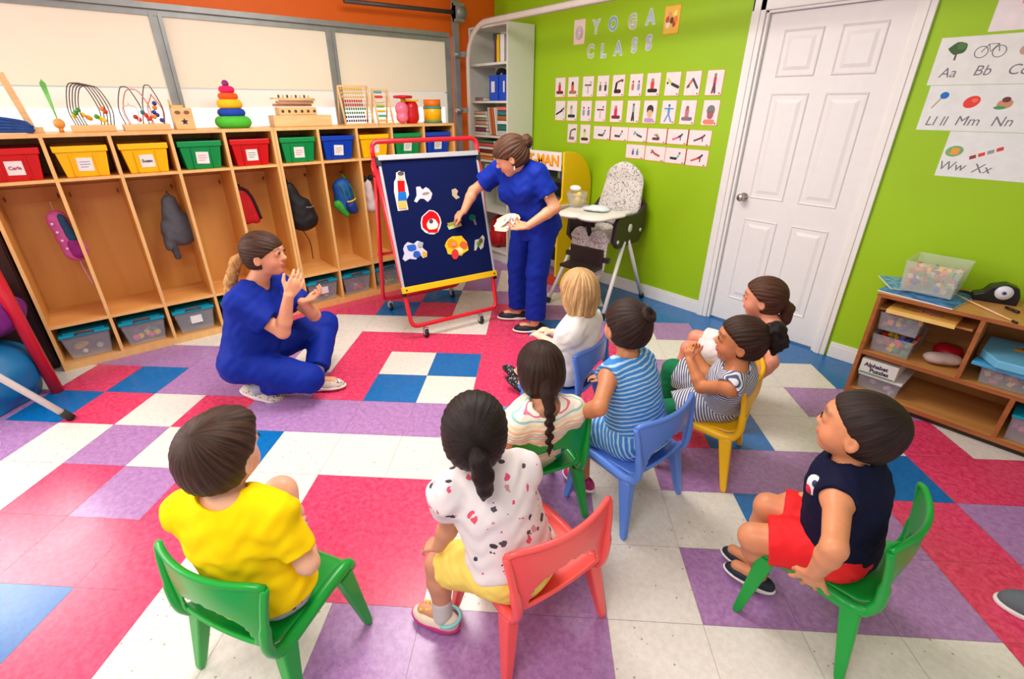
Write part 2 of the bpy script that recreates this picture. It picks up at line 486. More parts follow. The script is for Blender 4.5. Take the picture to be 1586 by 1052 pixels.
def hand_prims(B, wr, d, n, side, L, curl=.4, spread=.12, pinch=0.0):
    d = nrm(d); n = v3(n); n = nrm(n - d * (n @ d)); tb = side * np.cross(d, n); r = .056 * L
    Wd = .36 * L; lens = [.40, .45, .42, .33]
    cl = curl if isinstance(curl, (list, tuple)) else [curl] * 4
    for i in range(4):
        o = (.5 - i / 3) * Wd
        k0 = wr + d * L * (.47 - .03 * abs(i - 1)) + tb * o * (1 + spread)
        B.rc(wr + tb * o * .55 + d * L * .02, k0, r * 1.25, r * 1.15, k=.006, flat=(n, 1.0))
        a = 0; p = k0; dd = nrm(d + tb * o / Wd * spread * 2.2)
        for j, (fr, tw) in enumerate(((.45, .7), (.31, 1.15), (.24, .8))):
            a += cl[i] * tw
            q = p + (dd * math.cos(a) + n * math.sin(a)) * lens[i] * L * fr
            B.rc(p, q, r * (1 - .08 * j), r * (.93 - .09 * j), k=.0022); p = q
    B.rc(wr + d * L * .05, wr + d * L * .4, .13 * L, .15 * L, k=.008, flat=(n, 1.7))
    t0 = wr + d * L * .14 + tb * Wd * .38; t1 = t0 + nrm(d * .75 + tb * (.75 - .3 * pinch) + n * (.35 + .5 * pinch)) * L * .26
    t2 = t1 + nrm(d * .95 + tb * (.35 - .6 * pinch) + n * (.25 + .5 * pinch)) * L * .22
    B.rc(wr + d * L * .08 + tb * Wd * .15, t0, r * 1.5, r * 1.4, k=.006); B.rc(t0, t1, r * 1.35, r * 1.1, k=.004); B.rc(t1, t2, r * 1.1, r * .85, k=.003)

def torso_prims(B, J, s, off=0.0, cutb=None, adult=False, top=True, k=.03):
    tf = J['tf']; fl = (tf, 1.28); r = lambda x: x * s + off
    up = nrm(J['neck'] - J['pelvis']); L = np.linalg.norm(J['neck'] - J['pelvis'])
    bel = J['pelvis'] + (J['chest'] - J['pelvis']) * .45
    B.rc(J['hipL'], J['hipR'], r(.070), k=k, cut=cutb)
    B.rc(J['pelvis'] - tf * .01 * s, bel, r(.100), r(.098 if not adult else .090), k=k, cut=cutb, flat=fl)
    B.rc(bel, J['chest'], r(.098 if not adult else .090), r(.102), k=k, cut=cutb, flat=fl)
    if top:
        B.rc(J['chest'], J['neck'] - up * .04 * s, r(.100), r(.060), k=k, flat=fl)
        B.rc(J['shL'], J['shR'], r(.036), k=k)
        m = J['neck'] + up * .012 * s
        for q in ('shL', 'shR'): B.rc(J[q] - up * .0 * s, m, r(.034), r(.026), k=.02)
    if adult:
        x = nrm(np.cross(tf, up))
        for sg in (-1, 1): B.el(J['chest'] + tf * .052 * s + x * sg * .050 * s - up * .02 * s, r(.054), k=.05)

def smooth_dir(a, b): return nrm(v3(b) - v3(a))

def make_person(name, label, cat, J, s=1.0, H=.19, h=.0042, skin=(226, 168, 132), kid=True, hand_L=.10, garments=(), hair=None,
                shoes=(), curlL=.5, curlR=.5, eye=(60, 38, 25), handsL=None, handsR=None, lip=(196, 106, 96), brow=(70, 46, 34), jaw=1.0, extra=None, adult=False, eyes_open=.5,
                spreadL=.12, spreadR=.12, arm=1.0, leg=1.0, earrings=False):
    J = {k: v3(v) for k, v in J.items()}
    if 'chest' not in J: J['chest'] = J['pelvis'] + (J['neck'] - J['pelvis']) * .68
    if 'tf' not in J:
        x = nrm(J['shR'] - J['shL']); J['tf'] = nrm(np.cross(J['neck'] - J['pelvis'], x))
    _up = nrm(J['neck'] - J['pelvis']); J['tf'] = nrm(v3(J['tf'])); J['tf'] = nrm(J['tf'] - _up * (J['tf'] @ _up))
    A = basis(J['hf'], J['hu']); c = J['head']
    B = Body(h)
    torso_prims(B, J, s, adult=adult)
    nb = c + A[1] * (-.08) * H + A[2] * (-.28) * H
    B.rc(J['neck'], nb, (.036 if kid else .039) * s, (.034 if kid else .037) * s, k=.02)
    head_prims(B, c, A, H, kid, jaw, eyes_open)
    for S, sd in (('L', -1), ('R', 1)):
        sh, el, wr = J['sh' + S], J['el' + S], J['wr' + S]
        B.rc(sh, el, .033 * s * arm, .0265 * s * arm, k=.02); mid = el + (wr - el) * .3
        B.rc(el, mid, .0265 * s * arm, .0275 * s * arm, k=.015); B.rc(mid, wr, .0275 * s * arm, .0185 * s * arm, k=.012)
        hip, kn, an = J['hip' + S], J['kn' + S], J['an' + S]
        B.rc(hip, kn, .062 * s * leg, .042 * s * leg, k=.02); cf = kn + (an - kn) * .35
        B.rc(kn, cf, .040 * s * leg, .041 * s * leg, k=.015); B.rc(cf, an, .041 * s * leg, .024 * s * leg, k=.012)
        ft = nrm(J['ft' + S]); B.rc(an - v3((0, 0, .03 * s)), an - v3((0, 0, .03 * s)) + ft * .07 * s, .024 * s, .02 * s, k=.015)
        hd = J.get('hd' + S, wr - el); hn = J.get('hn' + S, np.cross(wr - el, J['tf']) + v3((0, 0, -.3)))
        hand_prims(B, wr, hd, hn, sd, hand_L, curl=curlL if S == 'L' else curlR, spread=spreadL if S == 'L' else spreadR)
    if extra: extra(B, J, A, c, H)
    V, Q = B.mesh()
    P = (V - c) @ A.T / H
    base = srgb(skin); col = np.tile(base, (len(V), 1))
    rr, ff, uu = P[:, 0], P[:, 1], P[:, 2]
    def blend(mask, rgb, a=1.0): col[:] = col * (1 - mask[:, None] * a) + srgb(rgb)[None] * mask[:, None] * a
    face = (ff > .15) & (np.abs(uu) < .6) & (np.abs(rr) < .5)
    lips = face * np.clip(1.4 - np.sqrt((rr / .105) ** 2 + ((uu + .262) / .05) ** 2), 0, 1)
    blend(np.clip(lips * 1.6, 0, 1), lip, .8)
    br = face * np.exp(-((np.abs(rr) - .16) / .085) ** 4) * np.exp(-((uu - .145 + .12 * (np.abs(rr) - .15) ** 2 * 4) / .028) ** 2)
    blend(np.clip(br * 1.2, 0, 1), brow, .7)
    bl = face * np.exp(-((np.abs(rr) - .22) / .1) ** 2) * np.exp(-((uu + .14) / .1) ** 2)
    blend(bl, (232, 120, 100), .25)
    nk = np.exp(-np.minimum(np.linalg.norm(V - J['knL'], axis=1), np.linalg.norm(V - J['knR'], axis=1)) ** 2 / (.05 * s) ** 2)
    blend(nk, (226, 130, 110), .18)
    root = v3((J['pelvis'][0], J['pelvis'][1], 0.0)); M = Matrix.Translation(Vector(root))
    skm = mat('skin', rough=.42, noise=.05, scale=60, bump=.05, sss=.12, attr=True, spec=.4)
    body = np_mesh(name, V, Q, skm, None, M, col)
    body.matrix_world = M
    tag(body, label, cat)
    def child(nm, B_, m, Mf=None, label=None):
        V_, Q_ = B_.mesh()
        Mf = Mf or M
        o = np_mesh(nm, V_, Q_, m, body, Mf)
        o.matrix_local = M.inverted() @ Mf
        if label: o['label'] = label
        return o
    TF = frame_matrix(J['pelvis'], np.array([np.cross(J['tf'], nrm(J['neck'] - J['pelvis'])), J['tf'], nrm(J['neck'] - J['pelvis'])]))
    # eyes
    for sg in (-1, 1):
        ec = c + H * (A[0] * sg * .147 + A[1] * .352 + A[2] * .03)
        m_ = MB(); m_.ball((0, 0, 0), 1.0, seg=20)
        for f in m_.bm.faces:
            q = f.calc_center_median(); ang = math.acos(max(-1, min(1, q.y / q.length)))
            f.material_index = 2 if ang < .32 else 1 if ang < .72 else 0
        e = m_.build('eye', [plain((238, 234, 228), .2), plain(eye, .2), plain((15, 12, 10), .15)], body)
        gz = J.get('gaze', A[1]); EB = basis(nrm(v3(gz)) * .5 + A[1] * .5, A[2])
        e.matrix_local = M.inverted() @ frame_matrix(ec, EB) @ Matrix.Diagonal((H * .066, H * .070, H * .040 * eyes_open / .5, 1))
        m_ = MB(); m_.tube([(1.08 * math.cos(a), .74 + .22 * math.sin(a), .95 * math.sin(a) + .06) for a in np.linspace(.1, PI - .1, 11)], .13, seg=6); m_.build('eyelashes', plain((34, 22, 18), .7), e)
    for g in garments: g(child, J, s, TF, A, c, H)
    if hair: hair(child, J, s, A, c, H)
    for fn in shoes: fn(child, J, s, body, M)
    return body

# ---- garments
def g_top(m, name='shirt', off=.012, sleeve=.5, hem=-.01, neck=.0, flare=0.0, wr=(.0016, 95), label=None, adult=False, trim=None, sl_r=1.0, scoop=.05, shw=.66, arm_off=.008):
    def f(child, J, s, TF, A, c, H):
        B = Body(.0046 if not adult else .0055); up = nrm(J['neck'] - J['pelvis']); tf = J['tf']; x = np.cross(tf, up)
        hp = J['pelvis'] + up * hem
        torso_prims(B, J, s, off, adult=adult)
        if flare:
            B.rc(J['chest'], J['pelvis'] + up * hem, .10 * s + off, .10 * s + off + flare, k=.02, flat=(tf, 1.2))
        for S in 'LR':
            sh, el = J['sh' + S], J['el' + S]; d = nrm(el - sh); L = np.linalg.norm(el - sh)
            if sleeve > 0:
                B.rc(sh, sh + d * L * (sleeve + .25), (.035 * s + arm_off), (.033 * s * sl_r + arm_off), k=.02, cut=[(sh + d * L * sleeve, d)])
        B.clip(lambda X, Y, Z: -((X - hp[0]) * up[0] + (Y - hp[1]) * up[1] + (Z - hp[2]) * up[2]), .008)
        nc = J['neck'] + tf * .008 * s
        # neck opening
        B.el(nc + up * .030 * s, (.050 * s, (.050 + scoop * .3) * s, (.048 + neck) * s), np.array([x, tf, up]), k=.006, op='s')
        if adult:     # V notch
            B.rc(nc + tf * .06 * s + up * .01, nc + tf * .115 * s - up * .055 * s, .026 * s, .004 * s, k=.004, op='s')
        if sleeve <= 0:
            for S, sg in (('L', -1), ('R', 1)):
                B.el(J['sh' + S] + (J['el' + S] - J['sh' + S]) * .12 + x * sg * .03 * s, (.045 * s, .06 * s, .075 * s), np.array([x, tf, up]), k=.01, op='s')
        B.wr = wr
        child(name, B, m, TF, label)
    return f
def g_legs(m, name='shorts', off=.010, frac=.7, flare=.01, wr=(.0014, 90), label=None, adult=False, waist=.035, res=None, lower_r=None, along=False):
    def f(child, J, s, TF, A, c, H):
        B = Body(res or (.0046 if not adult else .0055)); up = nrm(J['neck'] - J['pelvis'])
        wp = J['pelvis'] + up * waist
        B.rc(J['hipL'], J['hipR'], .072 * s + off, k=.03)
        B.rc(J['pelvis'] - J['tf'] * .01 * s, J['pelvis'] + up * (waist + .02), .100 * s + off, .097 * s + off, k=.03, flat=(J['tf'], 1.28), cut=[(wp, up)])
        for S in 'LR':
            hip, kn, an = J['hip' + S], J['kn' + S], J['an' + S]; d = nrm(kn - hip); L = np.linalg.norm(kn - hip)
            if frac <= 1:
                B.rc(hip, hip + d * L * (frac + .2), .064 * s + off, .050 * s + off + flare, k=.02, cut=[(hip + d * L * frac, d)])
            else:
                lr = lower_r or .046 * s
                B.rc(hip, kn, .066 * s + off, .048 * s + off, k=.02)
                d2 = nrm(an - kn); L2 = np.linalg.norm(an - kn); e = frac - 1
                B.rc(kn, kn + d2 * L2 * (e + .1), .046 * s + off, lr + off * .5 + flare, k=.02, cut=[(kn + d2 * L2 * e, d2)])
        B.wr = wr
        Mf = TF
        if along:
            q = nrm((J['knL'] + J['knR']) / 2 - J['pelvis'] - up * .05); x = nrm(np.cross(up, q)); Mf = frame_matrix(J['pelvis'], np.array([x, np.cross(q, x), q]))
        child(name, B, m, Mf, label)
    return f
def shoe(m, sole_m, L=.16, w=1.0, parts=None, name='shoe', low=False, label=None, sock=None):
    def f(child, J, s, body, M):
        for S in 'LR':
            an = J['an' + S]; ft = J['ft' + S].copy(); pitch = J.get('pitch' + S, 0.0)
            ft = nrm(v3((ft[0], ft[1], 0))); up = v3((0, 0, 1)); up2 = nrm(up * math.cos(pitch) + ft * math.sin(pitch)); f2 = nrm(ft * math.cos(pitch) - up * math.sin(pitch))
            x = np.cross(f2, up2)
            base = an - up2 * J.get('foot_h', .065 * s)
            P = lambda a, b, c_: base + x * a + f2 * b + up2 * c_
            cut = [(P(0, 0, .012), -up2)]
            B = Body(.0035); w_ = .20 * L * w; AX_ = np.array([x, f2, up2])
            B.el(P(0, -.10 * L, .022), (w_ * .85, .26 * L, .17 * L if low else .22 * L), AX_, k=.02, cut=cut)
            B.el(P(0, .30 * L, .014), (w_, .40 * L, .20 * L), AX_, k=.03, cut=cut)
            o = child(name, B, m, None, label)
            B = Body(.0035); c2 = [(P(0, 0, .016), up2), (P(0, 0, 0.001), -up2)]
            B.el(P(0, -.10 * L, .01), (w_ * .92, .29 * L, .10 * L), AX_, k=.02, cut=c2)
            B.el(P(0, .30 * L, .01), (w_ * 1.08, .435 * L, .12 * L), AX_, k=.03, cut=c2)
            V_, Q_ = B.mesh(); so = np_mesh('sole', V_, Q_, sole_m, o, M); so.matrix_local = Matrix()
            if sock:
                B = Body(.004); B.rc(an - up2 * .03 * s, an + nrm(J['kn' + S] - an) * .03 * s, .031 * s, .031 * s, k=.01); child('sock', B, sock)
            if parts: parts(o, P, L, w_, AX_, M)
    return f
def laces(m, n=4):
    def f(o, P, L, w_, AX_, M):
        b = MB()
        for i in range(n):
            t = .10 + .28 * i / max(n - 1, 1); z = .014 + L * (.195 - .10 * i / n)
            pts = [P((-1 + 2 * k / 6) * w_ * .62, t * L, z - .018 * ((-1 + 2 * k / 6) ** 2) * 1.2) for k in range(7)]
            pts = [Vector(p) - M.translation for p in pts]
            b.tube(pts, .0032, seg=6)
        b.build('laces', m, o)
    return f

def hair_mat(name, dark, light):
    """strands run away from the z axis of the object (its whorl, parting or tie)"""
    if name in MATS: return MATS[name]
    m = bpy.data.materials.new(name); m.use_nodes = True; nt = m.node_tree; L = nt.links; bs = nt.nodes['Principled BSDF']
    tc = nd(m, 'ShaderNodeTexCoord'); gr = nd(m, 'ShaderNodeTexGradient'); gr.gradient_type = 'RADIAL'; L.new(tc.outputs['Object'], gr.inputs[0])
    sp = nd(m, 'ShaderNodeSeparateXYZ'); L.new(tc.outputs['Object'], sp.inputs[0])
    a = nd(m, 'ShaderNodeMath'); a.operation = 'MULTIPLY'; a.inputs[1].default_value = 70; L.new(gr.outputs['Fac'], a.inputs[0])
    b = nd(m, 'ShaderNodeMath'); b.operation = 'MULTIPLY'; b.inputs[1].default_value = 9; L.new(sp.outputs['Z'], b.inputs[0])
    cb = nd(m, 'ShaderNodeCombineXYZ'); L.new(a.outputs[0], cb.inputs[0]); L.new(b.outputs[0], cb.inputs[1])
    n1 = nd(m, 'ShaderNodeTexNoise'); n1.inputs['Scale'].default_value = 1.0; n1.inputs['Detail'].default_value = 5; n1.inputs['Roughness'].default_value = .7; L.new(cb.outputs[0], n1.inputs['Vector'])
    r = nd(m, 'ShaderNodeValToRGB'); r.color_ramp.elements[0].position = .36; r.color_ramp.elements[1].position = .70
    r.color_ramp.elements[0].color = lin(dark); r.color_ramp.elements[1].color = lin(light); L.new(n1.outputs['Fac'], r.inputs[0]); L.new(r.outputs[0], bs.inputs['Base Color'])
    bp = nd(m, 'ShaderNodeBump'); bp.inputs['Strength'].default_value = .8; bp.inputs['Distance'].default_value = .004; L.new(n1.outputs['Fac'], bp.inputs['Height']); L.new(bp.outputs[0], bs.inputs['Normal'])
    bs.inputs['Roughness'].default_value = .5; bs.inputs['Specular IOR Level'].default_value = .24
    MATS[name] = m; return m
def g_hair(m, grow=.03, top=.52, side=.03, start=-.05, span=.42, nape=-.36, chains=(), ties=(), ears=True, back=None, wr=(.0012, 260), rows=None, res=.0040, extra=None, pole=(0, -.85, .25), groove=.0016, strands=34):
    def f(child, J, s, A, c, H):
        B = Body(res); W = lambda r, ff, u: c + H * (A[0] * r + A[1] * ff + A[2] * u)
        B.el(W(0, -.055, .115), (H * (.375 + grow), H * (.455 + grow), H * (.40 + grow)), A, k=.02)
        B.el(W(0, -.17, -.10), (H * (.31 + grow), H * (.27 + grow), H * (.30 + grow * .5)), A, k=.03)
        if back: back(B, W, H, A)
        pz = nrm(A[0] * pole[0] + A[1] * pole[1] + A[2] * pole[2]); px_ = nrm(np.cross(A[0] if abs(pole[0]) < .6 else A[1], pz)); PB = np.array([px_, np.cross(pz, px_), pz]); po = W(0, -.06, .08)
        def az(X, Y, Z):
            x, y, z = X - po[0], Y - po[1], Z - po[2]
            p = x * PB[0][0] + y * PB[0][1] + z * PB[0][2]; q = x * PB[1][0] + y * PB[1][1] + z * PB[1][2]; w_ = x * pz[0] + y * pz[1] + z * pz[2]
            th = np.arctan2(q, p); rr_ = np.clip(np.sqrt(p * p + q * q) / (H * .3), 0, 1)
            return np.sin(th * strands + 2.2 * np.sin(th * 5 + w_ / H * 3)) * rr_, rr_
        def fn(X, Y, Z):
            x, y, z = X - c[0], Y - c[1], Z - c[2]
            ff = (x * A[1][0] + y * A[1][1] + z * A[1][2]) / H; uu = (x * A[2][0] + y * A[2][1] + z * A[2][2]) / H
            rr = (x * A[0][0] + y * A[0][1] + z * A[0][2]) / H
            g_, _r = az(X, Y, Z)
            fl = side + np.clip((uu - start) / span, 0, 1) ** 1.6 * top + g_ * .012
            return np.maximum((ff - fl) * H, (nape - uu) * H * .8 if nape is not None else -1.0)
        B.clip(fn, .006)
        if ears:
            for sg in (-1, 1): B.el(W(sg * .44, .0, -.09), (H * .12, H * .105, H * .135), A, k=.006, op='s')
        B.groove = lambda X, Y, Z: az(X, Y, Z)[0] * groove
        child('hair', B, m, frame_matrix(po, PB))
        if chains:
            B = Body(.004)
            for pts, rad in chains:
                B.chain([W(*p) for p in pts], [H * r for r in rad], k=.008)
            B.wr = (.0012, 240)
            tz = nrm(W(*chains[0][0][-1]) - W(*chains[0][0][0])); tx = nrm(np.cross(A[0], tz)); p0_ = W(*chains[0][0][0]) * .5 + W(*chains[0][0][-1]) * .5
            child('ponytail' if rows is None else rows, B, m, frame_matrix(p0_, np.array([tx, np.cross(tz, tx), tz])))
        for (p, ax, r, rt, rgb, nm) in ties:
            a = nrm(A[0] * ax[0] + A[1] * ax[1] + A[2] * ax[2]); u = np.cross(a, A[1] + A[2] * .3); u = nrm(u); v = np.cross(a, u)
            B = Body(.0035); pts = [W(*p) + (u * math.cos(q) + v * math.sin(q)) * r * H for q in np.linspace(0, 2 * PI, 13)]
            B.chain(pts, [rt * H] * 13, k=.003); child(nm, B, plain(rgb, .6))
        if extra: extra(child, W, H, A)
    return f

# ------------------------------------------------------------------ moulded plastic children's chair
def make_chair(name, label, rgb, center, fwd, group=None, window=True):
    m = mat('plastic_%d_%d_%d' % rgb, rgb, .32, noise=.03, scale=8, spec=.5, coat=.1)
    ang = math.atan2(fwd[1], fwd[0]) - PI / 2
    t = thing(name, (center[0], center[1], 0), ang, label, 'chair', group)
    def sheet(rows, cols, fn, hole=None):
        bm = bmesh.new(); g = [[bm.verts.new(fn(i / rows, j / cols)) for j in range(cols + 1)] for i in range(rows + 1)]
        for i in range(rows):
            for j in range(cols):
                if hole and hole((i + .5) / rows, (j + .5) / cols): continue
                bm.faces.new((g[i][j], g[i][j + 1], g[i + 1][j + 1], g[i + 1][j]))
        me = bpy.data.meshes.new('s'); bm.to_mesh(me); bm.free(); return me
    # seat: front lip, dished pan, sweeping up at the rear into the back
    def seat(v, u):
        x = (u - .5) * 2; y = .160 - v * .315
        z = .268 - .010 * math.cos(x * PI / 2) * math.sin(PI * min(1, v * 1.05)) - .03 * max(0, (.10 - v) / .10) ** 2
        z += .040 * max(0, (v - .84) / .16) ** 2
        return (x * .150, y - .012 * v * (1 - x * x), z)
    me = sheet(22, 20, seat); o = link_mesh('seat', me, m, t, True)
    sm = o.modifiers.new('thick', 'SOLIDIFY'); sm.thickness = .009; sm.offset = -1
    sb = o.modifiers.new('sub', 'SUBSURF'); sb.levels = 1; sb.render_levels = 1
    # back: wide curved panel with a lens-shaped opening low down
    def back(v, u):
        x = (u - .5) * 2
        hw = .152 + .026 * min(1, v * 1.1)
        z = .296 + v * .212 - .010 * max(0, (abs(x) - .80) / .2) ** 2 * (v > .5)
        y = -.150 + .022 * v - .034 * math.sin(v * PI * .55) * (1 - x * x) - .010 * (1 - x * x)
        return (x * hw, y, z)
    me = sheet(26, 36, back, (lambda v, u: .04 < v < .60 and ((u - .5) / .38) ** 2 + ((v - .06) / .50) ** 2 < 1) if window else None)
    o = link_mesh('backrest', me, m, t, True)
    sm = o.modifiers.new('thick', 'SOLIDIFY'); sm.thickness = .008; sm.offset = 0
    sb = o.modifiers.new('sub', 'SUBSURF'); sb.levels = 1; sb.render_levels = 1
    b = MB(); P = [Vector(back(1, u / 24)) for u in range(25)]
    b.tube(P, .0095, seg=8); b.build('backrest_rim', m, t)
    for sx in (-1, 1):
        b = MB()      # side band: seat ledge that turns up into the side of the back
        pts = catmull([(sx * .150, .158, .240), (sx * .153, .135, .262), (sx * .155, .05, .264), (sx * .156, -.03, .256), (sx * .156, -.095, .250), (sx * .155, -.135, .262), (sx * .156, -.152, .305), (sx * .164, -.150, .37), (sx * .173, -.140, .45), (sx * .1785, -.129, .500)], 5)
        b.tube(pts, [.019] * 6 + [.020] * 15 + [.018] * 5 + [.015] * 10 + [.011] * 9 + [.009], seg=10); b.build('side_band', m, t)
        for sy in (-1, 1):
            b = MB(); top = Vector((sx * .152, sy * .112 + .006, .250)); bot = Vector((sx * .190, sy * .150, 0.0))
            d = bot - top
            for (w0, w1, d0, d1, ox) in ((.022, .013, .026, .013, 0),):
                vs = []
                for (p, w, dd) in ((top, w0, d0), (top + d * .93, w1, d1), (bot, w1 * .8, d1 * .75)):
                    vs.append([b.bm.verts.new(p + Vector((a * w, c * dd, 0))) for a, c in ((-1, -1), (1, -1), (1, 1), (-1, 1))])
                for R0, R1 in zip(vs, vs[1:]):
                    for k in range(4): b.bm.faces.new((R0[k], R0[(k + 1) % 4], R1[(k + 1) % 4], R1[k]))
                b.bm.faces.new(vs[0]); b.bm.faces.new(vs[-1][::-1])
            b.build('leg', m, t, bevel=.006)
    return t
def local(center, fwd):
    f = nrm((fwd[0], fwd[1], 0)); r = np.array([f[1], -f[0], 0.0]); c = v3((center[0], center[1], 0))
    return lambda x, y, z: c + r * x + f * y + v3((0, 0, z)), f, r

# ------------------------------------------------------------------ the room
GY = 2.58          # green wall
WX = -3.75         # wall with the roller door
T = 0.3048
PHI = math.radians(46.2986)
def tile_pt(u, v): return (u * T * math.cos(PHI) - v * T * math.sin(PHI), u * T * math.sin(PHI) + v * T * math.cos(PHI), 0.0)
def tile_mat(name, a, b, spk=None):
    m = bpy.data.materials.new(name); m.use_nodes = True; nt = m.node_tree; L = nt.links; bs = nt.nodes['Principled BSDF']
    tc = nd(m, 'ShaderNodeTexCoord')
    n1 = nd(m, 'ShaderNodeTexNoise'); n1.inputs['Scale'].default_value = 45; n1.inputs['Detail'].default_value = 6; n1.inputs['Roughness'].default_value = .7
    L.new(tc.outputs['Object'], n1.inputs['Vector'])
    r = nd(m, 'ShaderNodeValToRGB'); r.color_ramp.elements[0].position = .38; r.color_ramp.elements[1].position = .62
    r.color_ramp.elements[0].color = lin(a); r.color_ramp.elements[1].color = lin(b)
    L.new(n1.outputs['Fac'], r.inputs[0]); out = r.outputs[0]
    if spk:
        vo = nd(m, 'ShaderNodeTexVoronoi'); vo.inputs['Scale'].default_value = 26; L.new(tc.outputs['Object'], vo.inputs['Vector'])
        lt = nd(m, 'ShaderNodeMath'); lt.operation = 'LESS_THAN'; lt.inputs[1].default_value = .095; L.new(vo.outputs['Distance'], lt.inputs[0])
        mx = nd(m, 'ShaderNodeMix'); mx.data_type = 'RGBA'; L.new(lt.outputs[0], mx.inputs['Factor']); L.new(out, mx.inputs['A']); mx.inputs['B'].default_value = lin(spk); out = mx.outputs['Result']
    L.new(out, bs.inputs['Base Color']); bs.inputs['Roughness'].default_value = .27; bs.inputs['Specular IOR Level'].default_value = .55
    n2 = nd(m, 'ShaderNodeTexNoise'); n2.inputs['Scale'].default_value = 5; L.new(tc.outputs['Object'], n2.inputs['Vector'])
    mr = nd(m, 'ShaderNodeMapRange'); mr.inputs['To Min'].default_value = .2; mr.inputs['To Max'].default_value = .34; L.new(n2.outputs['Fac'], mr.inputs['Value']); L.new(mr.outputs[0], bs.inputs['Roughness'])
    return m
FM = [tile_mat('tile_red', (206, 42, 86), (230, 76, 116)), tile_mat('tile_white', (216, 210, 200), (228, 223, 213), (168, 158, 146)),
      tile_mat('tile_blue', (4, 96, 164), (12, 110, 178)), tile_mat('tile_purple', (154, 110, 164), (178, 134, 184)), mat('tile_seam', (150, 140, 130), .5)]
ROWS = {  # v: (first u, colours)
    12: (-6, 'RPPPPPBBBBBBB'), 11: (-6, 'RPRPWPWBBBBBB'), 10: (-6, 'RRWPWPWBBBBBB'), 9: (-7, 'RRRBWPWWBBBBBB'), 8: (-8, 'RRRBRWRPBBBBBBB'), 7: (-9, 'WRRWWWWRBPWPBBBBB'),
    6: (-11, 'PWWWWWRRRRRRWWBBBBB'), 5: (-12, 'PPPPPPWRWBRRRPWWWBBBB'), 4: (-12, 'WWRBPPPRBWRRRBRWPPBBBB'), 3: (-13, 'PPPBRWRPPPPPWWRBWWRWWW'),
    2: (-14, 'PPPPPWPWBWWWWPWPPPBRRRR'), 1: (-14, 'WWWWWWRPRWRRWPWWBPRPPPP'), 0: (-14, 'BRRRRRRRRWRRWPWPPPRPPPP'), -1: (-14, 'BBBBBBBBRWWPPPWWWWRPPPP'), -2: (-14, 'RRRRRRRRWWWPPPWWWWWRPPP')}
bm = bmesh.new()
for v in range(-14, 14):
    for u in range(-20, 16):
        if v in ROWS:
            u0, s_ = ROWS[v]; ch = s_[u - u0] if 0 <= u - u0 < len(s_) else 'WRPWB'[(u * 3 + v) % 5]
            if u - u0 >= len(s_) and v > 5: ch = 'B'
        else: ch = 'WRPWB'[(u * 3 + v * 7) % 5]
        c = tile_pt(u + .5, v + .5)
        if c[0] < -3.95 or c[0] > 3.2 or c[1] > 2.85 or c[1] < -3.6: continue
        e = .0022
        f = bm.faces.new([bm.verts.new(tile_pt(u + a, v + b)) for a, b in ((e, e), (1 - e, e), (1 - e, 1 - e), (e, 1 - e))]); f.material_index = 'RWBP'.index(ch)
f = bm.faces.new([bm.verts.new(p) for p in ((-3.95, -3.6, -.0012), (3.2, -3.6, -.0012), (3.2, 2.85, -.0012), (-3.95, 2.85, -.0012))]); f.material_index = 4
me = bpy.data.meshes.new('floor'); bm.to_mesh(me); bm.free()
tag(link_mesh('floor', me, FM), kind='structure')

def wallmat(name, rgb, rough=.55):
    return mat(name, rgb, rough, noise=.035, scale=3.0, bump=.0)
green = wallmat('green_wall_paint', (152, 194, 0)); orange = wallmat('orange_wall_paint', (240, 106, 10)); wtrim = mat('white_gloss_paint', (232, 230, 226), .35, noise=.02)
DL, DR, DT = -1.115, -.335, 2.015      # door opening
b = MB(); b.box(WX, DL - .02, GY, GY + .12, 0, 2.62); b.box(DR + .02, 3.2, GY, GY + .12, 0, 2.62); b.box(DL - .02, DR + .02, GY, GY + .12, DT + .02, 2.62)
tag(b.build('wall_back', green), kind='structure')
b = MB(); b.box(WX - .12, WX, -3.6, GY + .12, 2.06, 2.62); b.box(WX - .12, WX, 2.09, GY + .12, 0, 2.06)
b.box(WX - .12, WX, -3.6, -2.6, 0, 2.06)
tag(b.build('wall_left', orange), kind='structure')
b = MB(); b.box(WX - .12, 3.2, -3.6, GY + .12, 2.62, 2.7)
tag(b.build('ceiling', mat('ceiling_paint', (235, 232, 226), .8)), kind='structure')
b = MB()
for x0, x1 in ((-3.16, DL - .085), (DR + .085, 3.2)):
    b.box(x0, x1, GY - .014, GY, 0, .085); b.box(x0, x1, GY - .010, GY, .085, .105)
tag(b.build('baseboard_back', wtrim, bevel=.003), kind='structure')
b = MB()
for x0, x1 in ((DL - .085, DL), (DR, DR + .07)):
    b.box(x0, x1, GY - .02, GY, 0, DT + .075); b.box(x0 + .012, x1 - .03, GY - .026, GY - .02, 0, DT + .06)
b.box(DL - .085, DR + .07, GY - .02, GY, DT, DT + .085)
b.box(DL - .0, DL + .018, GY - .005, GY + .1, 0, DT); b.box(DR - .018, DR, GY - .005, GY + .1, 0, DT); b.box(DL, DR, GY - .005, GY + .1, DT - .015, DT)
tag(b.build('trim_1', wtrim, bevel=.003), kind='structure')
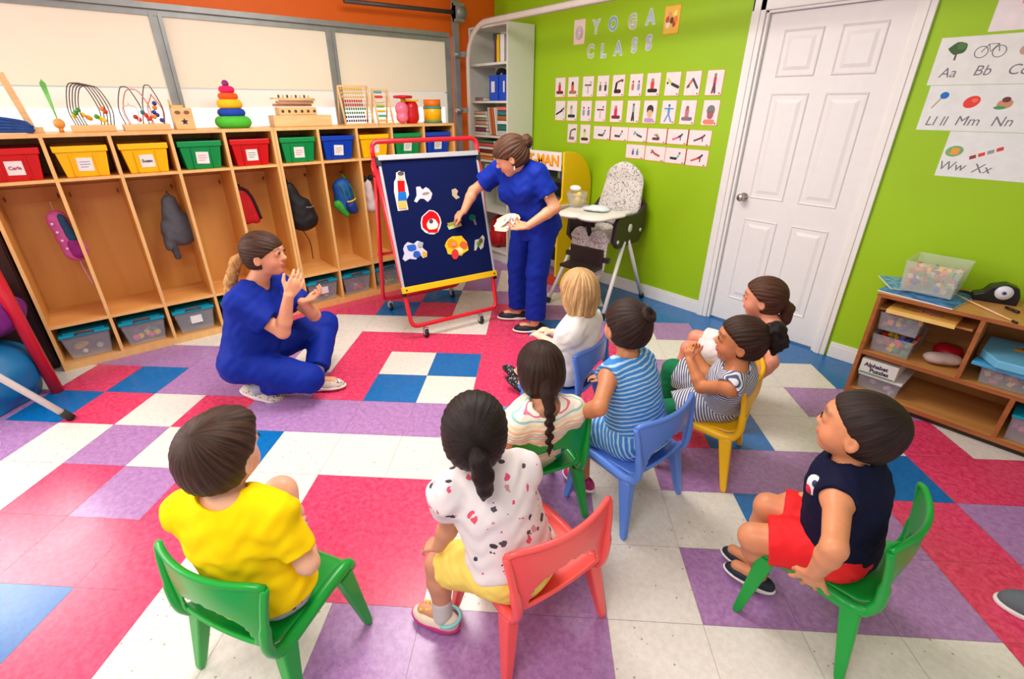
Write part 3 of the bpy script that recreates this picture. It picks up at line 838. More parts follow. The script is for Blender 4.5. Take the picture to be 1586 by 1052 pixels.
# six-panel door
d = thing('door_1', (0, 0, 0)); tag(d, kind='structure')
b = MB(); x0, x1 = DL + .02, DR - .02; w = x1 - x0; yb = GY + .022
b.box(x0, x1, yb, yb + .03, .012, DT - .018)
cols = [(x0 + .105, x0 + w / 2 - .05), (x0 + w / 2 + .05, x1 - .105)]
for (xa, xb) in cols:
    for (za, zb) in ((.20, .78), (.93, 1.56), (1.66, 1.90)):
        bm_ = b.bm
        # moulded recess: sloping frame down to a raised field
        o_ = [(xa, za), (xb, za), (xb, zb), (xa, zb)]
        for k_, (i0, i1, y0_, y1_) in enumerate(((0, .012, -.0005, .006), (.012, .03, .006, .006), (.03, .05, .006, -.002))):
            pass
        def ring(ins, y): return [bm_.verts.new((p[0] + (ins if p[0] == xa else -ins), y, p[1] + (ins if p[1] == za else -ins))) for p in o_]
        R_ = [ring(-.006, yb - .0002), ring(0, yb - .007), ring(.008, yb - .002), ring(.03, yb - .002), ring(.05, yb - .008)]
        for A_, B_ in zip(R_, R_[1:]):
            for k_ in range(4): bm_.faces.new((A_[k_], A_[(k_ + 1) % 4], B_[(k_ + 1) % 4], B_[k_]))
        bm_.faces.new(R_[-1])
b.build('door_slab', mat('door_paint', (228, 226, 224), .38, noise=.02), d, bevel=.0)
chrome = mat('brushed_nickel', (190, 185, 175), .25, metal=1, noise=.03)
M_ = Matrix.Translation((x0 + .065, yb, .925)) @ Matrix.Rotation(PI / 2, 4, 'X')
b = MB(); b.lathe([(.028, 0), (.028, .006), (.012, .010), (.011, .03), (.022, .040), (.027, .052), (.022, .064), (.004, .067)], M=M_)
b.build('door_handle', chrome, d)

# roller door
gd = thing('door_2', (0, 0, 0)); tag(gd, kind='structure')
cream = mat('door_panel_cream', (246, 236, 214), .5, noise=.03, scale=2)
pale = mat('door_panel_pale', (252, 249, 242), .5, noise=.02, scale=2)
grey = mat('galvanised_steel', (150, 152, 150), .42, metal=.5, noise=.12, scale=12)
GX = -3.66
b = MB(); b.box(GX - .04, GX, -2.6, 1.93, 1.60, 2.04); b.build('panel', cream, gd)
b = MB(); b.box(GX - .04, GX, -1.40, 1.93, 1.06, 1.592); b.build('panel', pale, gd)
glz = mat('frosted_daylit_glass', (250, 250, 248), .4, emit=((255, 250, 242), .75))
for y0_, y1_ in ((-1.33, -.29), (-.21, .84), (.92, 1.90)):
    b = MB(); b.box(GX, GX + .004, y0_, y1_, 1.26, 1.475); b.build('window_strip', glz, gd)
b = MB(); b.box(GX - .04, GX, -2.6, 1.93, .53, 1.052); b.build('panel', pale, gd)
b = MB(); b.box(GX - .04, GX, -2.6, 1.93, 0, .522); b.build('panel', pale, gd)
for y in (-1.36, -.25, .88):
    b = MB(); b.box(GX, GX + .018, y - .035, y - .012, .55, 2.02); b.box(GX, GX + .018, y + .012, y + .035, .55, 2.02); b.box(GX, GX + .008, y - .012, y + .012, .55, 2.02)
    b.build('stile', grey, gd)
b = MB(); b.box(GX - .03, GX + .035, -2.6, 1.96, 2.035, 2.052); b.box(GX - .03, GX + .012, -2.6, 1.96, 2.0, 2.035); b.box(GX - .03, GX + .03, -2.6, 1.96, 2.052, 2.068); b.build('top_rail', grey, gd)
b = MB(); b.box(GX - .03, GX + .01, 1.93, 1.99, 0, 2.04); b.build('end_stile', grey, gd)
# track: upright, quarter bend, then running out into the room under the ceiling
tk = thing('trim_2', (0, 0, 0)); tag(tk, kind='structure')
ty = 2.065; pts = [(-3.50, ty, 0.0), (-3.50, ty, 1.84)] + [(-3.50 + .28 * (1 - math.cos(a)), ty, 1.84 + .28 * math.sin(a)) for a in np.linspace(.12, PI / 2, 10)] + [(0.6, ty, 2.15)]
b = MB(); b.tube(pts, .026, seg=6, flat=.55); b.build('curved_track', mat('track_paint', (196, 184, 172), .5, noise=.05), tk)
b = MB(); b.box(-3.64, -3.60, 2.0, 2.05, 0, 2.62); b.build('upright_angle', grey, tk)
b = MB(); b.tube([(-3.60, 1.0, 2.20), (-3.60, 2.04, 2.22)], .016, seg=10); b.build('spring_shaft', mat('dark_steel', (92, 84, 78), .45, metal=.6), tk)
b = MB(); b.box(-3.62, -3.57, 2.0, 2.09, 2.15, 2.29); b.cyl((-3.59, 2.0, 2.22), (-3.59, 2.1, 2.22), .05); b.build('bearing_bracket', grey, tk)
for z in (1.02, 1.45, 1.90):
    b = MB(); b.box(-3.60, -3.50, 2.02, 2.05, z - .02, z + .02); b.cyl((-3.56, 1.96, z), (-3.56, 2.03, z), .018); b.build('roller_bracket', grey, tk)

# ------------------------------------------------------------------ coat cubbies
birch = wood('birch_ply', (220, 158, 74), (232, 174, 92), .42, axis=(1, 1, .10), scale=7)
birch_edge = wood('birch_edge', (226, 176, 108), (238, 190, 124), .45, axis=(1, 1, .2), scale=20)
birch_in = wood('birch_shelf', (226, 160, 86), (240, 178, 104), .42, axis=(1, .12, 1), scale=7)
CXF, CXB = -3.23, -3.60
def cubby_unit(y0, y1, label, name='cubby_locker'):
    u = thing(name, (0, 0, 0), 0, label, 'locker'); n = 5; w = (y1 - y0 - .018) / n
    def panel(nm, *a, m=birch): bb = MB(); bb.box(*a); return bb.build(nm, m, u, bevel=.0015)
    panel('back_panel', CXB - .01, CXB, y0, y1, .0, 1.355)
    panel('top', CXB, CXF, y0, y1, 1.337, 1.355, m=birch_in)
    panel('upper_shelf', CXB, CXF, y0 + .009, y1 - .009, 1.106, 1.122, m=birch_in)
    panel('bench', CXB, CXF, y0 + .009, y1 - .009, .278, .296, m=birch_in)
    panel('base', CXB, CXF, y0 + .009, y1 - .009, .0, .045, m=birch_in)
    panel('coat_rail', CXB, CXB + .016, y0 + .009, y1 - .009, .97, 1.05)
    ys = [y0 + .009 + w * i for i in range(n + 1)]
    for y in ys:
        o = panel('divider', CXB, CXF, y - .009, y + .009, 0, 1.337)
        bb = MB(); bb.box(CXF, CXF + .0015, y - .0088, y + .0088, 0, 1.355); bb.build('front_edge', birch_edge, o)
    for z0, z1 in ((1.337, 1.355), (1.106, 1.122), (.278, .296), (.0, .045)):
        bb = MB(); bb.box(CXF, CXF + .0012, y0 + .018, y1 - .018, z0, z1); bb.build('shelf_edging', birch_edge, u)
    steel = mat('hook_brass', (150, 120, 70), .4, metal=.8)
    for y in ys[:-1]:
        for q in (.03, w - .03):
            bb = MB(); bb.tube([(CXB + .012, y + q, 1.0), (CXB + .04, y + q, .985), (CXB + .05, y + q, 1.01)], .004, seg=6); bb.build('hook', steel, u)
    return ys, w
ysA, wA = cubby_unit(-1.315, .203, 'birch coat cubby unit at the left with red, yellow and green bins')
ysB, wB = cubby_unit(.205, 1.70, 'birch coat cubby unit behind the felt board, ending at the door track')

RED, YEL, GRN, BLU = (206, 8, 14), (252, 192, 4), (0, 142, 70), (10, 62, 178)
def make_bin(name, yc, rgb, label, group, text=None, tcol=(60, 60, 60)):
    m = mat('bin_plastic_%d_%d_%d' % rgb, rgb, .33, noise=.03, scale=9)
    t = thing(name, (CXF - .17, yc, 1.122), 0, label, 'storage bin', group)
    b = MB(); bm = b.bm; H_ = .168
    def ring(hx, hy, z): return [bm.verts.new((x, y, z)) for x, y in ((-hx, -hy), (hx, -hy), (hx, hy), (-hx, hy))]
    R_ = [ring(.135, .098, .001), ring(.150, .116, H_ * .80), ring(.158, .124, H_ * .81), ring(.158, .125, H_), ring(.152, .118, H_), ring(.146, .112, H_ * .8), ring(.130, .094, .006)]
    for A_, B_ in zip(R_, R_[1:]):
        for k in range(4): bm.faces.new((A_[k], A_[(k + 1) % 4], B_[(k + 1) % 4], B_[k]))
    bm.faces.new(R_[0][::-1]); bm.faces.new(R_[-1])
    for y in (-.055, .055):
        b.box(.138, .150, y - .004, y + .004, .01, H_ * .8, M=Matrix.Rotation(.10, 4, 'Y') @ Matrix.Translation((-.004, 0, .01)))
    b.build('bin_body', m, t, bevel=.003)
    tilt = math.atan2(.015, H_ * .8)
    M_ = Matrix.Translation((.1435, 0, .068)) @ Matrix.Rotation(tilt, 4, 'Y') @ Matrix.Rotation(PI / 2, 4, 'Z') @ Matrix.Rotation(PI / 2, 4, 'X')
    b = MB(); b.box(-.036, .036, -.036, .036, 0, .0012, M=M_ @ Matrix.Rotation(random.uniform(-.06, .06), 4, 'Z')); lb = b.build('paper_label', plain((238, 236, 232), .6), t)
    if text: text_mesh('lettering', text, .024, plain(tcol, .6), lb, M_ @ Matrix.Translation((0, 0, .0016)), bold=.0006)
    else:
        b = MB()
        for k in range(3): b.box(-.024, .024 - .012 * (k == 2), .012 - .014 * k, .016 - .014 * k, .0012, .0016, M=M_)
        b.build('scribbles', plain(tcol, .6), lb)
    return t
spec_b = [('A', 0, RED, 'Carla', (170, 40, 60)), ('A', 1, YEL, None, (150, 150, 190)), ('A', 2, YEL, 'Susan', (30, 30, 40)), ('A', 3, GRN, None, (220, 140, 140)), ('A', 4, RED, None, (120, 140, 120)),
          ('B', 0, GRN, None, (210, 130, 120)), ('B', 1, BLU, None, (190, 160, 90)), ('B', 2, YEL, None, (150, 200, 190)), ('B', 3, GRN, None, (160, 160, 160)), ('B', 4, BLU, None, (130, 150, 130))]
blab = ['red bin with handwritten name label, first on the upper cubby shelf', 'yellow bin with pale label, next to the red bin at the left', 'yellow bin whose label carries a bold dark name', 'green bin on the upper shelf under the stacking rings',
        'red bin between two green bins on the upper shelf', 'green bin right of the double divider, under the wooden bench toy', 'blue bin with label under the bigger abacus', 'yellow bin partly behind the red easel bar',
        'green bin behind the top bar of the felt board', 'blue bin at the right end of the cubbies']
for (u, i, rgb, tx, tc_), lb in zip(spec_b, blab):
    ys, w = (ysA, wA) if u == 'A' else (ysB, wB)
    make_bin('storage_bin', ys[i] + w / 2, rgb, lb, 'bins on the upper cubby shelf', tx, tc_)

# clear boxes under the bench
clear = mat('clear_plastic', (215, 218, 226), .12, noise=.02, alpha=.20, spec=.6)
teal = mat('teal_plastic', (0, 150, 178), .35, noise=.03)
def shoe_box(y, label, stuff, tagc=None):
    t = thing('lidded_box', (CXF - .175, y, .046), 0, label, 'storage box', 'lidded boxes under the cubby bench')
    b = MB(); bm = b.bm
    def ring(hx, hy, z): return [bm.verts.new((x, y_, z)) for x, y_ in ((-hx, -hy), (hx, -hy), (hx, hy), (-hx, hy))]
    R_ = [ring(.140, .100, .001), ring(.155, .122, .150), ring(.150, .117, .150), ring(.136, .096, .005)]
    for A_, B_ in zip(R_, R_[1:]):
        for k in range(4): bm.faces.new((A_[k], A_[(k + 1) % 4], B_[(k + 1) % 4], B_[k]))
    bm.faces.new(R_[0][::-1]); bm.faces.new(R_[-1]); b.build('box_body', clear, t, bevel=.004)
    b = MB(); b.box(-.162, .162, -.128, .128, .151, .172, bevel=.006); b.box(-.14, .14, -.105, .105, .172, .180); l = b.build('lid', teal, t)
    b = MB(); b.tube([(.164, -.045, .168), (.170, -.035, .182), (.170, .035, .182), (.164, .045, .168)], .006, seg=8); b.build('handle', plain((110, 60, 60), .4), l)
    if tagc:
        b = MB(); b.box(.152, .1535, -.03, .04, .065, .12); b.build('paper_tag', plain(tagc, .6), t)
    for k, (rgb, n) in enumerate(stuff):
        b = MB()
        for q in range(n): b.ball((random.uniform(.02, .105), random.uniform(-.075, .075), random.uniform(.02, .07)), random.uniform(.014, .026), seg=8)
        tag(b.build('contents', plain(rgb, .5), t), kind='stuff')
W_, PK, YL, GN, RD, BL = (230, 230, 230), (220, 90, 150), (245, 200, 30), (70, 170, 90), (205, 20, 30), (40, 60, 150)
sb = [('A', 0, [(YL, 3), (W_, 2)], None, 'clear box with teal lid at the left end, nearly empty'), ('A', 1, [(PK, 7), (YL, 8), (GN, 3)], None, 'clear box with teal lid holding pink and yellow toys'),
      ('A', 2, [(W_, 2)], (235, 235, 232), 'clear teal-lidded box with a white paper tag'), ('A', 3, [(BL, 5)], None, 'clear teal-lidded box behind the crouching woman in scrubs'), ('A', 4, [(BL, 4), (RD, 4)], None, 'clear teal-lidded box just beside the crouching woman'),
      ('B', 0, [(YL, 6), (BL, 5)], (232, 230, 245), 'clear teal-lidded box with lilac tag and yellow toys'), ('B', 1, [(RD, 14), (W_, 5), (BL, 3)], None, 'clear teal-lidded box full of red toys'), ('B', 2, [(GN, 8), (BL, 4), (YL, 4)], None, 'clear teal-lidded box seen through the red easel frame'),
      ('B', 3, [(YL, 4)], None, 'clear teal-lidded box behind the felt board'), ('B', 4, [(RD, 4)], None, 'clear teal-lidded box at the right end of the cubbies')]
for u, i, st, tg, lb in sb:
    ys, w = (ysA, wA) if u == 'A' else (ysB, wB); shoe_box(ys[i] + w / 2, lb, st, tg)

# ------------------------------------------------------------------ white bookcase in the corner
bcx0, bcx1, bcy0, bcy1, bch = -3.735, -3.165, 2.25, 2.565, 2.135
white = mat('white_laminate', (222, 222, 208), .45, noise=.02)
bc = thing('bookcase', (0, 0, 0), 0, 'tall white bookcase standing in the corner behind the door track', 'bookcase')
def bx(par, nm, *a, m=white, bev=.0015, label=None):
    b = MB(); b.box(*a); o = b.build(nm, m, par, bevel=bev)
    if label: o['label'] = label
    return o
bx(bc, 'side_panel', bcx0, bcx0 + .018, bcy0, bcy1, 0, bch); bx(bc, 'side_panel', bcx1 - .018, bcx1, bcy0, bcy1, 0, bch)
bx(bc, 'back_panel', bcx0 + .018, bcx1 - .018, bcy1 - .008, bcy1, 0, bch); bx(bc, 'top', bcx0 + .018, bcx1 - .018, bcy0, bcy1 - .008, bch - .02, bch)
SHZ = [.10, .50, .80, .985, 1.21, 1.51, 1.82]
for z in SHZ: bx(bc, 'shelf', bcx0 + .018, bcx1 - .018, bcy0, bcy1 - .008, z, z + .02)
bx(bc, 'plinth', bcx0 + .018, bcx1 - .018, bcy0 + .02, bcy0 + .035, 0, .10)
def book(x, y, z, w, d, h, rgb, label, group, lean=0.0, lying=False):
    t = thing('book', (x, y, z), 0, label, 'book', group)
    c = plain(rgb, .5); pg = plain((238, 232, 215), .7)
    b = MB()
    if lying:
        b.box(-w / 2, w / 2, 0, d, 0, .003); b.box(-w / 2, w / 2, 0, d, h - .003, h); b.box(-w / 2, w / 2, 0, .003, 0, h); b.build('cover', c, t)
        b = MB(); b.box(-w / 2 + .003, w / 2 - .003, .003, d - .003, .003, h - .003); b.build('pages', pg, t)
    else:
        b.box(-w / 2, -w / 2 + .002, 0, d, 0, h); b.box(w / 2 - .002, w / 2, 0, d, 0, h); b.box(-w / 2, w / 2, 0, .002, 0, h); b.build('cover', c, t)
        b = MB(); b.box(-w / 2 + .002, w / 2 - .002, .002, d - .003, .003, h - .003); b.build('pages', pg, t)
        t.rotation_euler = (0, lean, 0)
    return t
g_ = 'books standing on the second shelf from the top of the bookcase'
for x, w, h, rgb, lb in ((-3.375, .028, .17, (95, 50, 70), 'maroon book standing left of the yellow one high in the bookcase'), (-3.335, .045, .215, (235, 190, 20), 'yellow book standing high in the bookcase'),
                         (-3.275, .062, .21, (232, 230, 228), 'white binder right of the yellow book'), (-3.205, .02, .20, (60, 50, 48), 'dark thin book against the bookcase side')):
    book(x, bcy0 + .03, SHZ[6] + .02, w, .2, h, rgb, lb, g_)
t = tag(MB().box(-.03, .03, -.02, .02, 0, .055, bevel=.004).build('tin', plain((70, 78, 86), .4), None, (-3.375, bcy0 + .05, SHZ[6] + .191)), 'small dark tin on top of the books high in the bookcase', 'tin')
# blue file boxes
for k, x in enumerate((-3.405, -3.262)):
    t = thing('file_box', (x, bcy0 + .03, SHZ[5] + .02), 0, ['blue file box with a white label in the bookcase', 'blue file box nearest the bookcase side panel'][k], 'file box', 'blue file boxes in the bookcase')
    b = MB(); b.box(-.064, .064, 0, .22, 0, .21, bevel=.006); b.box(-.068, .068, -.004, .224, .195, .21); b.build('box', plain((20, 74, 196), .35), t)
    b = MB(); b.box(-.026 + .03 * k, .026 + .0 * k, -.006, -.0042, .07, .16); b.build('paper_label', plain((225, 225, 222), .6), t)
b = MB(); b.tube(catmull([(-.05, 0, .01), (-.02, 0, .04), (.02, .02, .035), (.05, 0, .01)], 5), .02, seg=8)
tag(b.build('fabric_bundle', plain((25, 25, 32), .8), None, (-3.40, bcy0 + .12, SHZ[5] + .232)), 'small black fabric bundle on the blue file box', 'bundle')
g_ = 'books stacked on the bookcase shelves'
random.seed(3)
pal = [((214, 200, 178), 'cream'), ((120, 60, 84), 'plum'), ((226, 214, 190), 'ivory'), ((196, 150, 120), 'tan'), ((150, 160, 120), 'olive'), ((238, 226, 206), 'off-white'), ((206, 176, 150), 'sand')]
z = SHZ[4] + .02
ordn = ['lowest', 'second lowest', 'third from bottom', 'fourth from bottom', 'fifth from bottom', 'second from top', 'topmost']
for k, h in enumerate((.030, .034, .026, .036, .024, .03, .028)):
    book(-3.60 + random.uniform(-.01, .01), bcy0 + .02, z, .17, .22, h, pal[k][0], '%s book lying %s in the stack under the blue file boxes' % (pal[k][1], ordn[k]), g_, lying=True); z += h + .0005
for k, (x, rgb, lb) in enumerate(((-3.485, (220, 214, 196), 'cream book leaning beside the stack'), (-3.455, (222, 96, 30), 'orange book leaning in the middle of the shelf'), (-3.425, (214, 120, 60), 'rust book leaning right of the orange one'), (-3.39, (236, 232, 220), 'white book leaning right of the rust one'))):
    book(x + .045, bcy0 + .02, SHZ[4] + .026, .022, .2, .24, rgb, lb, 'leaning books in the bookcase', lean=-.16)
z = SHZ[4] + .02
for k, (h, rgb, nm) in enumerate(((.05, (196, 190, 180), 'grey'), (.05, (20, 110, 100), 'green'), (.035, (230, 226, 214), 'white'), (.04, (170, 96, 30), 'brown'), (.04, (40, 120, 130), 'teal'), (.035, (220, 110, 90), 'coral'))):
    book(-3.262, bcy0 + .02, z, .15, .21, h, rgb, '%s book in the pile against the side panel of the bookcase' % nm, g_, lying=True); z += h + .0005
z = SHZ[3] + .02
for k, (h, rgb, nm) in enumerate(((.03, (214, 120, 30), 'orange'), (.032, (232, 180, 120), 'peach'), (.03, (120, 30, 28), 'dark red'), (.028, (225, 225, 215), 'pale'), (.03, (220, 80, 80), 'red'), (.026, (80, 120, 80), 'green'))):
    book(-3.52, bcy0 + .02, z, .24, .21, h, rgb, '%s book in the low pile just above the felt board corner' % nm, g_, lying=True); z += h + .0005
book(-3.63, bcy0 + .03, SHZ[5] + .02, .12, .2, .03, (150, 110, 120), 'mauve book lying left of the blue file boxes', g_, lying=True)
# picture frame and backpack lower down
t = thing('framed_photo', (-3.46, bcy0 + .04, SHZ[2] + .021), 0, 'small white picture frame behind the standing woman', 'picture frame')
b = MB(); b.box(-.10, .10, 0, .012, 0, .14); b.build('frame', plain((232, 232, 230), .4), t); b = MB(); b.box(-.085, .085, -.001, 0, .015, .125); b.build('picture', mat('picture_print', (120, 120, 110), .5, noise=.5, scale=30), t)
t = thing('backpack', (-3.44, bcy0 + .06, SHZ[0] + .022), 0, 'red backpack standing low in the white bookcase', 'backpack')
B = Body(.006); B.el((0, .07, .16), (.13, .08, .17), k=.02); B.el((0, .0, .10), (.10, .05, .085), k=.015); V_, Q_ = B.mesh(); np_mesh('bag_body', V_, Q_, mat('red_nylon', (196, 14, 24), .6, noise=.1), t)
b = MB(); b.tube(catmull([(-.03, .07, .31), (-.03, .07, .345), (.03, .07, .345), (.03, .07, .31)], 5), .006); b.build('carry_loop', plain((120, 10, 16)), t)

# ------------------------------------------------------------------ toy kitchen stand with yellow sides
st = thing('play_stand', (0, 0, 0), 0, 'toy market stand with yellow rounded sides and a lettered header', 'play stand')
yel = mat('yellow_laminate', (240, 196, 12), .4, noise=.03)
side = [(2.22, .02), (2.48, .02), (2.48, 1.05), (2.44, 1.12), (2.36, 1.15), (2.28, 1.15)][::1]
def side_poly():
    pts = [(2.16, .0), (2.56, .0)] + [(2.56 - .0 - .30 * (1 - math.cos(a)), .84 + .31 * math.sin(a)) for a in np.linspace(0, PI / 2, 9)] + [(2.20, 1.15), (2.20, .78), (2.16, .74)]
    return pts
for x in (-3.02, -2.40):
    b = MB(); M = Matrix(((0, 0, 1, 0), (1, 0, 0, 0), (0, 1, 0, 0), (0, 0, 0, 1))); b.prism(side_poly(), x, x + .02, M=M); b.build('side_panel', yel, st, bevel=.003)
hd = bx(st, 'header_sign', -3.0, -2.405, 2.185, 2.198, 1.0, 1.145, m=plain((236, 226, 226), .5))
Ms = Matrix.Translation((-2.70, 2.1845, 1.075)) @ Matrix.Rotation(PI / 2, 4, 'X')
text_mesh('lettering', 'CAT-MAN', .115, plain((240, 170, 20), .5), hd, Ms @ Matrix.Scale(1.05, 4, (1, 0, 0)), bold=.003)
text_mesh('lettering_shadow', 'CAT-MAN', .115, plain((220, 90, 20), .5), hd, Matrix.Translation((.004, .0006, -.005)) @ Ms @ Matrix.Scale(1.05, 4, (1, 0, 0)), bold=.005)
bx(st, 'back_board', -3.0, -2.40, 2.50, 2.51, .1, 1.0, m=plain((28, 34, 40), .6)); bx(st, 'counter', -3.0, -2.35, 2.14, 2.5, .70, .725, m=plain((214, 208, 196), .45))
bx(st, 'shelf', -3.0, -2.40, 2.2, 2.5, .90, .915, m=plain((40, 36, 36), .5)); bx(st, 'base_board', -3.0, -2.38, 2.15, 2.19, 0, .09, m=plain((196, 60, 30), .5)); bx(st, 'shelf', -3.0, -2.40, 2.2, 2.5, .35, .365, m=yel)
tag(MB().lathe([(.03, 0), (.034, .02), (.03, .075), (.012, .08)]).build('toy_jar', plain((150, 170, 110), .3), None, (-2.52, 2.32, .916)), 'small green toy jar in the dark shelf of the market stand', 'toy')
tag(MB().box(-.03, .03, -.02, .02, 0, .07, bevel=.005).build('toy_box', plain((40, 80, 190), .4), None, (-2.45, 2.28, .916)), 'small blue toy box in the dark shelf of the market stand', 'toy')
# tray of things on the counter end next to the high chair
t = thing('plastic_tub', (-2.065, 2.03, .7795), 0, 'clear tub with yellow toys standing on the high chair tray', 'tub')
for c_, r_, rgb, n_ in (((0, 0, .0), .075, (235, 225, 205), 'tub_body'),):
    b = MB(); b.lathe([(.06, 0), (.085, .11), (.08, .11), (.057, .005)]); b.build('tub_body', clear, t)
b = MB()
for k in range(9): b.ball((random.uniform(-.035, .035), random.uniform(-.035, .035), random.uniform(.03, .11)), random.uniform(.018, .03), seg=8)
tag(b.build('contents', plain((236, 200, 80), .5), t), kind='stuff')
b = MB(); b.ball((-.02, .0, .135), .04, seg=10, sc=(1.3, 1, .6)); b.build('tissue', plain((240, 236, 232), .8), t)
# ------------------------------------------------------------------ high chair
hc = thing('high_chair', (-1.915, 2.175, 0), math.radians(8), 'high chair with leaf-print padded seat, white tray and splayed white legs', 'high chair')
leaf = spots('leaf_print_vinyl', (226, 220, 214), [(150, 140, 136), (168, 160, 156), (128, 120, 118)], scale=62, thr=.36, rough=.55)
dk = mat('dark_brown_plastic', (52, 40, 36), .4, noise=.04); lw = mat('white_tube', (222, 220, 216), .35, noise=.02)
B = Body(.007)
tb = Matrix
B.rc((-.06, .24, .72), (-.055, .30, .95), .135, .115, k=.02, flat=((0, 1, .25), 3.2)); B.rc((.06, .24, .72), (.055, .30, .95), .135, .115, k=.02, flat=((0, 1, .25), 3.2)); B.rc((0, .30, .95), (0, .305, .97), .13, k=.03, flat=((0, 1, .25), 3.2))
V_, Q_ = B.mesh(); np_mesh('padded_back', V_, Q_, leaf, hc)
B = Body(.007); B.rc((-.09, .17, .58), (-.09, -.13, .57), .09, k=.02, flat=((0, 0, 1), 2.6)); B.rc((.09, .17, .58), (.09, -.13, .57), .09, k=.02, flat=((0, 0, 1), 2.6)); B.rc((-.08, -.16, .56), (-.08, -.17, .36), .085, .08, k=.02, flat=((0, 1, 0), 3)); B.rc((.08, -.16, .56), (.08, -.17, .36), .085, .08, k=.02, flat=((0, 1, 0), 3))
V_, Q_ = B.mesh(); np_mesh('padded_seat', V_, Q_, leaf, hc)
for sx in (-1, 1):
    b = MB(); M = Matrix(((0, 0, 1, 0), (1, 0, 0, 0), (0, 1, 0, 0), (0, 0, 0, 1)))
    b.prism([(-.17, .56), (-.15, .70), (-.12, .735), (.20, .735), (.30, .80), (.31, .60), (.22, .50), (-.10, .50)], sx * .205 - .018, sx * .205 + .018, M=M); o = b.build('side_shell', dk, hc, bevel=.008)
    b = MB(); b.lathe([(.032, 0), (.032, .004), (.0, .004)], M=Matrix.Translation((sx * .224, .05, .64)) @ Matrix.Rotation(sx * PI / 2, 4, 'Y')); b.build('round_badge', plain((228, 224, 218), .4), o)
    for yy, zz in ((-.12, .56), (.22, .60)):
        b = MB(); b.lathe([(.014, 0), (.014, .006), (.0, .006)], M=Matrix.Translation((sx * .224, yy, zz)) @ Matrix.Rotation(sx * PI / 2, 4, 'Y')); b.build('rivet', plain((228, 224, 218), .4), o)
b = MB(); b.box(-.20, .20, .28, .31, .52, .82, bevel=.01); b.build('rear_shell', dk, hc)
b = MB(); b.box(-.15, .15, -.34, -.17, .345, .372, bevel=.01); b.box(-.15, .15, -.20, -.17, .35, .50, bevel=.006); b.box(-.20, .20, -.19, -.16, .40, .44, bevel=.006); b.build('footrest', dk, hc)
b = MB(); b.tube([(0, -.15, .56), (0, -.19, .66), (0, -.19, .73)], .018, seg=8); b.box(-.05, .05, -.20, -.18, .66, .70); b.build('crotch_post', plain((24, 22, 24), .5), hc)
for sx in (-1, 1):
    for sy in (-1, 1):
        b = MB(); top = Vector((sx * .215, sy * .03 + .03, .54)); bot = Vector((sx * .265, sy * .315 + .0, .02)); b.tube([top, bot], .0155, seg=10); l = b.build('leg', lw, hc)
        b = MB(); b.tube([bot + (top - bot) * .04, bot - (top - bot) * .025], .021, seg=8); b.build('rubber_foot', plain((30, 28, 28), .7), l)
B = Body(.006)
for s_ in (-1, 1): B.rc((s_ * .15, -.10, .755), (s_ * .09, -.27, .755), .10, .13, k=.01, flat=((0, 0, 1), 4.5)); B.rc((s_ * .17, -.02, .755), (s_ * .19, .06, .755), .05, .03, k=.02, flat=((0, 0, 1), 3))
B.rc((-.1, -.18, .755), (.1, -.18, .755), .12, k=.01, flat=((0, 0, 1), 4.5)); B.el((0, -.20, .79), (.19, .13, .022), k=.01, op='s')
V_, Q_ = B.mesh(); np_mesh('tray', V_, Q_, mat('tray_white', (232, 226, 214), .35, noise=.02), hc)
t = thing('wipes_pack', (-1.86, 2.02, .776), .25, 'folded white cloth with pale blue tint lying on the high chair tray', 'cloth')
B = Body(.005); B.rc((-.06, 0, .014), (.06, .01, .016), .045, .05, k=.01, flat=((0, 0, 1), 3)); B.rc((-.02, .01, .03), (.05, .02, .03), .035, k=.01, flat=((0, 0, 1), 3)); B.wr = (.003, 60); V_, Q_ = B.mesh(); np_mesh('folded_cloth', V_, Q_, plain((214, 224, 226), .8), t)

# ------------------------------------------------------------------ rolling felt board
EO = v3((-2.487, .968, 0)); ea = nrm((math.sin(.135), math.cos(.135), 0)); eb = np.cross((0, 0, 1), ea)      # eb points away from the children
eas = thing('felt_board_easel', EO, math.atan2(ea[1], ea[0]), 'rolling navy felt board on a red tube frame with yellow bottom rail', 'easel')
redt = mat('red_enamel', (218, 26, 44), .3, noise=.03, coat=.3)
def fr(sy, w0, w1, zt, name, yt):
    P = [(-w1, 0, zt - .10), (-w0 - .01, sy * .21, .34), (-w0, sy * .31, .10), (w0, sy * .31, .10), (w0 + .01, sy * .21, .34), (w1, 0, zt - .10), (w1, yt, zt), (-w1, yt, zt)]
    F_ = fillet([P[0], (-w0 - .004, sy * .28, .20), P[2], P[3], (w0 + .004, sy * .28, .20), P[5], P[6], P[7], P[0]], .10, 6)
    b = MB(); b.tube(F_, .0150, seg=12); return b.build(name, redt, eas)
fr(-1, .345, .385, 1.285, 'front_frame', .022); fr(1, .335, .385, 1.175, 'rear_frame', .05)
b = MB(); b.tube([(-.37, .20, .50), (.37, .20, .50)], .012, seg=8); b.build('cross_bar', redt, eas)
bt = math.atan2(.246, .869)
BM = Matrix.Translation((0, -.326, .10)) @ Matrix.Rotation(-bt, 4, 'X') @ Matrix.Rotation(0, 4, 'X')     # local: x across, z up the board, -y out of it
Z0, Z1, HW = .283, 1.113, .368
def bpart(nm, x0, x1, y0, y1, z0, z1, m, bev=.003):
    b = MB(); b.box(x0, x1, y0, y1, z0, z1, M=BM); return b.build(nm, m, eas, bevel=bev)
felt = mat('navy_felt', (16, 26, 74), .95, noise=.18, scale=260, spec=.1)
bpart('felt_panel', -HW + .012, HW - .012, -.004, .012, Z0, Z1, felt); alu = mat('aluminium_rail', (196, 198, 204), .35, metal=.3, noise=.03)
